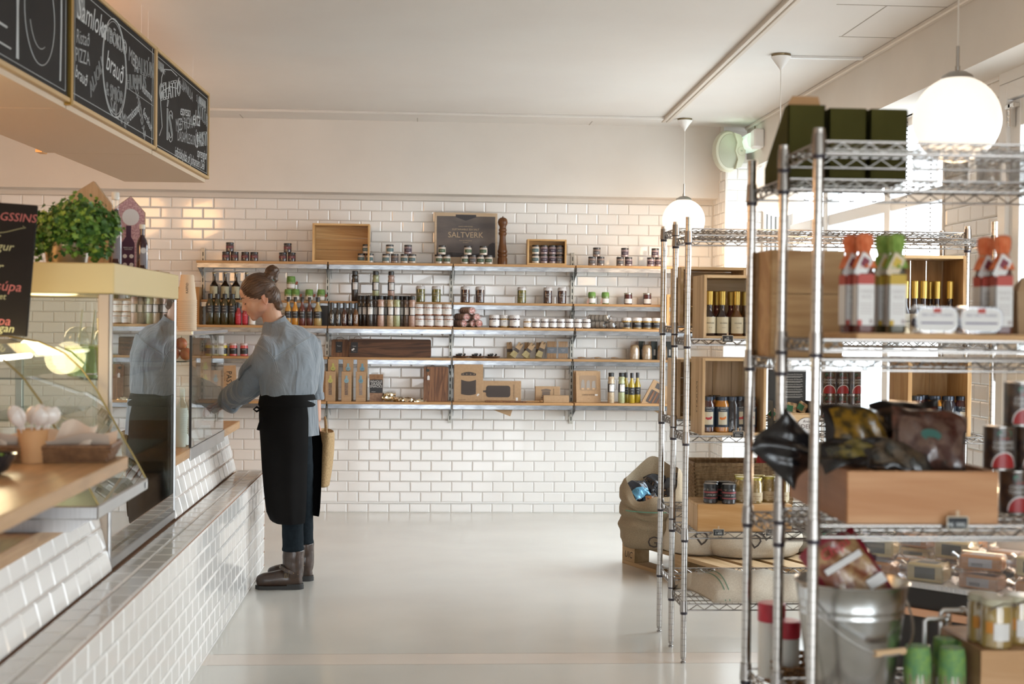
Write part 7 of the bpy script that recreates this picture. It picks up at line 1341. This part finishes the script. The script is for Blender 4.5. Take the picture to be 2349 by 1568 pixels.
seam([(577, 838), (562, 850), (548, 872)], 'sleeve_tab', shirt, mat('tab_dark', (.11, .125, .14), .9), .006)
seam([(680, 850), (679, 880), (678, 903)], 'back_seam', shirt, MATS['tab_dark'], .0008)
b = B(); cdir = (wr_n-elb_n).normalized(); c0 = elb_n.lerp(wr_n, .64); rings = [b.ring(c0+cdir*t_, r_, 28, cdir) for t_, r_ in ((.0, .058), (.004, .067), (.030, .070), (.055, .069), (.060, .064), (.058, .050), (.03, .047))]
for r_ in rings:
    for p in r_: p += Vector((0, 0, -.006))*math.sin(p.x*60) + (p-c0)*(.10*noise.noise(p*14))
b.loft(rings, cap=False); obj('rolled_cuff', b, denim, shirt, ang=60)
b = B(); cdir = (wr_f-elb_f).normalized(); c0 = elb_f.lerp(wr_f, .22); b.loft([b.ring(c0+cdir*t_, r_, 24, cdir) for t_, r_ in ((.0, .048), (.004, .055), (.035, .056), (.045, .052), (.043, .042))], cap=False); obj('rolled_cuff', b, denim, shirt, ang=60)
b = B(); ax = (H(-.02, 0, -.05)-NB).normalized(); c0 = NB+ax*.002; rr = [b.ring(c0+ax*t_, r_, 30, ax) for t_, r_ in ((-.035, .076), (-.015, .068), (.004, .0635), (.018, .064), (.021, .062), (.014, .0595), (-.01, .060))]; b.loft(rr, cap=False); obj('collar', b, denim, shirt, ang=60)
# shirt tail, apron, trousers
def skirt(b, lv, p0, p1, n=48, mi=0, thick=.003, fold=0, flare=0):
    rings = []
    for z, cx_, cy_, A_, B_ in lv:
        ring = []
        for k in range(n+1):
            f = R(p0+(p1-p0)*k/n); w_ = 1+fold*(1.02-z)*math.sin(f*9+2)*.5+.012*noise.noise(Vector((math.cos(f)*3, math.sin(f)*3, z*3)))
            ring.append(Vector((cx_+A_*w_*math.cos(f)+flare*min(1, max(0, (.93-z)*5))*max(0, math.sin(f))*max(0, math.cos(f))*2, cy_+B_*w_*math.sin(f), z)))
        rings.append(ring)
    b.loft(rings, mi, False, False); b.loft([[p-Vector(((p.x-cx_)*.03, (p.y-cy_)*.03, 0)) for p in r_] for r_, (z, cx_, cy_, A_, B_) in zip(rings, lv)], mi, False, False)
b = B(); skirt(b, [(z, -.700-.01*(z-.8), 7.69, .150+.02*(1-z)*2, .150) for z in (.99, .95, .90, .86, .82, .80)], -52, 40, 24, fold=.25); obj('shirt_tail', b, denim, shirt, ang=80)
apr = vary(mat('black_apron', (.0055, .0052, .0052), .85, spec=.12), (.008, .0075, .0075), (5, 5, 5))
lv = [(1.012, -.712, 7.69, .138, .148), (.99, -.711, 7.69, .146, .155), (.95, -.706, 7.685, .152, .166), (.90, -.702, 7.68, .156, .186), (.83, -.699, 7.675, .154, .198), (.74, -.697, 7.67, .149, .204), (.62, -.695, 7.662, .142, .206), (.50, -.690, 7.655, .134, .206), (.40, -.686, 7.65, .124, .205), (.360, -.680, 7.65, .112, .202), (.349, -.676, 7.65, .104, .198)]
b = B(); skirt(b, lv, -42, -330, 76, fold=.05, flare=.05); apron = obj('apron', b, apr, person, ang=80)
b = B(); skirt(b, [(1.020, -.710, 7.69, .142, .152), (1.012, -.710, 7.69, .146, .156), (.965, -.708, 7.688, .156, .170), (.955, -.708, 7.688, .153, .167)], 0, -360, 60); obj('waistband', b, apr, apron, ang=80)
b = B(); k0 = Vector(P(598, 938, Y=7.56)); b.tube([k0, k0+Vector((-.02, -.01, .012)), k0+Vector((-.035, -.01, .0)), k0+Vector((-.02, -.012, -.012)), k0], .006, 6); b.tube([P(603, 955, Y=7.55), P(596, 972, Y=7.54), P(592, 986, Y=7.54)], .008, 6); obj('tie', b, apr, apron)
jean = vary(mat('dark_jeans', (.006, .010, .014), .85, spec=.15), (.010, .016, .021), (60, 60, 60)); b = B()
for y0, xh in ((7.54, 0), (7.78, .033)): b.tube([(-.69+xh*.4, 7.62 if xh == 0 else 7.74, .95), (-.675+xh, y0+(.02 if xh == 0 else -.02), .62), (-.668+xh, y0, .46), (-.662+xh, y0, .30), (-.660+xh, y0, .222), (-.660+xh, y0, .208), (-.660+xh, y0, .200)], [.085, .070, .060, .056, .056, .061, .058], 20)
tm = remesh(b, .0065, 3, 'trousers')
displace(tm, lambda c, n_: c+n_*(.003*noise.noise(Vector((c.x*12, c.y*12, c.z*20)))))
obj('trousers', tm, jean, person, ang=180)
leather = vary(mat('brown_leather', (.060, .032, .020), .34, spec=.5, coat=.2), (.035, .02, .014), (30, 30, 30), (.3, .7), 5, .3); sole_m = mat('rubber_sole', (.022, .021, .02), .6); studm = mat('antique_brass', (.30, .22, .12), .35, 1)
def boot(y0, xh, lab):
    b = B(); x_ = -.658+xh
    b.tube([(x_, y0, .208), (x_, y0, .15), (x_+.002, y0, .10), (x_+.004, y0, .06)], [.0575, .056, .054, .048], 20)
    b.tube([(x_+.047, y0, .050), (x_+.036, y0, .048), (x_+.0, y0, .050), (x_-.05, y0, .056), (x_-.10, y0-.002, .050), (x_-.15, y0-.004, .045), (x_-.180, y0-.004, .040), (x_-.192, y0-.004, .038)], [.020, .036, .044, .047, .043, .040, .032, .018], 18)
    bm2 = remesh(b, .005, 6, 'boot')
    displace(bm2, lambda c, n_: Vector((c.x, c.y, max(c.z, .018)))+n_*(.0035*noise.noise(Vector((c.x*16, c.y*16, c.z*34)))*(1 if c.z > .08 else .3)))
    o = obj('boot', bm2, leather, person, ang=180); o['label'] = lab
    b = B(); out = [(x_+.012+.044*math.cos(a), y0+.040*math.sin(a)) for a in [R(-80+20*k) for k in range(9)]]+[(x_-.07, y0+.037), (x_-.13, y0+.042), (x_-.175, y0+.032), (x_-.198, y0), (x_-.175, y0-.038), (x_-.13, y0-.046), (x_-.07, y0-.038)]
    b.prism(out, .0, .020, 'z'); b.prism([(x_+(px_-x_)*.97, y0+(py_-y0)*.97) for px_, py_ in out[:9]]+[(x_-.03, y0+.038), (x_-.03, y0-.038)], 0, .029, 'z'); obj('sole', b, sole_m, o)
    b = B(); ax = Vector((.38, 0, 1)).normalized(); rg = b.ring((x_-.012, y0, .098), .062, 30, ax, ry=.056); b.loft([[p+ax*t_+(p-Vector((x_-.012, y0, .098)))*g_ for p in rg] for t_, g_ in ((-.009, -.03), (-.008, .01), (.008, .01), (.009, -.03))], cap=False); st = obj('strap', b, leather, o)
    b = B()
    for k in range(30):
        if k % 2 == 0: b.ball(rg[k]+(rg[k]-Vector((x_-.012, y0, .098)))*.02, .0028, 5)
    obj('studs', b, studm, st)
    b = B(); c_ = Vector((x_-.03, y0-.052, .078)); b.tube([c_+Vector(q) for q in ((-.010, 0, -.012), (.008, 0, -.008), (.010, 0, .014), (-.008, 0, .012), (-.010, 0, -.012))], .0017, 5); b.tube([c_+Vector((0, -.001, .012)), c_+Vector((0, -.001, -.01))], .0012, 5); obj('buckle', b, studm, st)
boot(7.54, 0, 'near brown leather boot'); boot(7.78, .035, 'far brown leather boot')
# woven bag held in her far hand
t = thing('woven_bag', 'woven straw basket bag held in the woman\'s far hand', 'bag', (-.542, 7.985, .49)); t.rotation_euler = (0, R(4), R(6))
straw = vary(mat('woven_straw', (.46, .31, .15), .8), (.30, .19, .085), (200, 200, 110), (.35, .65), 2, .6)
b = B(); n = 60
b.loft([[Vector((A_*math.cos(a)*(1+.03*math.sin(a*30+k*PI)), B_*math.sin(a)*(1+.03*math.sin(a*30+k*PI)), z)) for a in [2*PI*i/n for i in range(n)]] for k, (z, A_, B_) in enumerate([(.0, .018, .08), (.004, .034, .10)]+[(.012*j, .040+.012*math.sin(j/26*2.6), .125+.04*j/26) for j in range(1, 26)]+[(.312, .040, .165), (.300, .034, .158)])]); obj('basket', b, straw, t, ang=60)
b = B(); b.tube([(-.0, -.09, .30), (-.008, -.055, .365), (-.012, 0, .385), (-.008, .055, .365), (0, .09, .30)], .006, 8); obj('handle', b, straw, t)
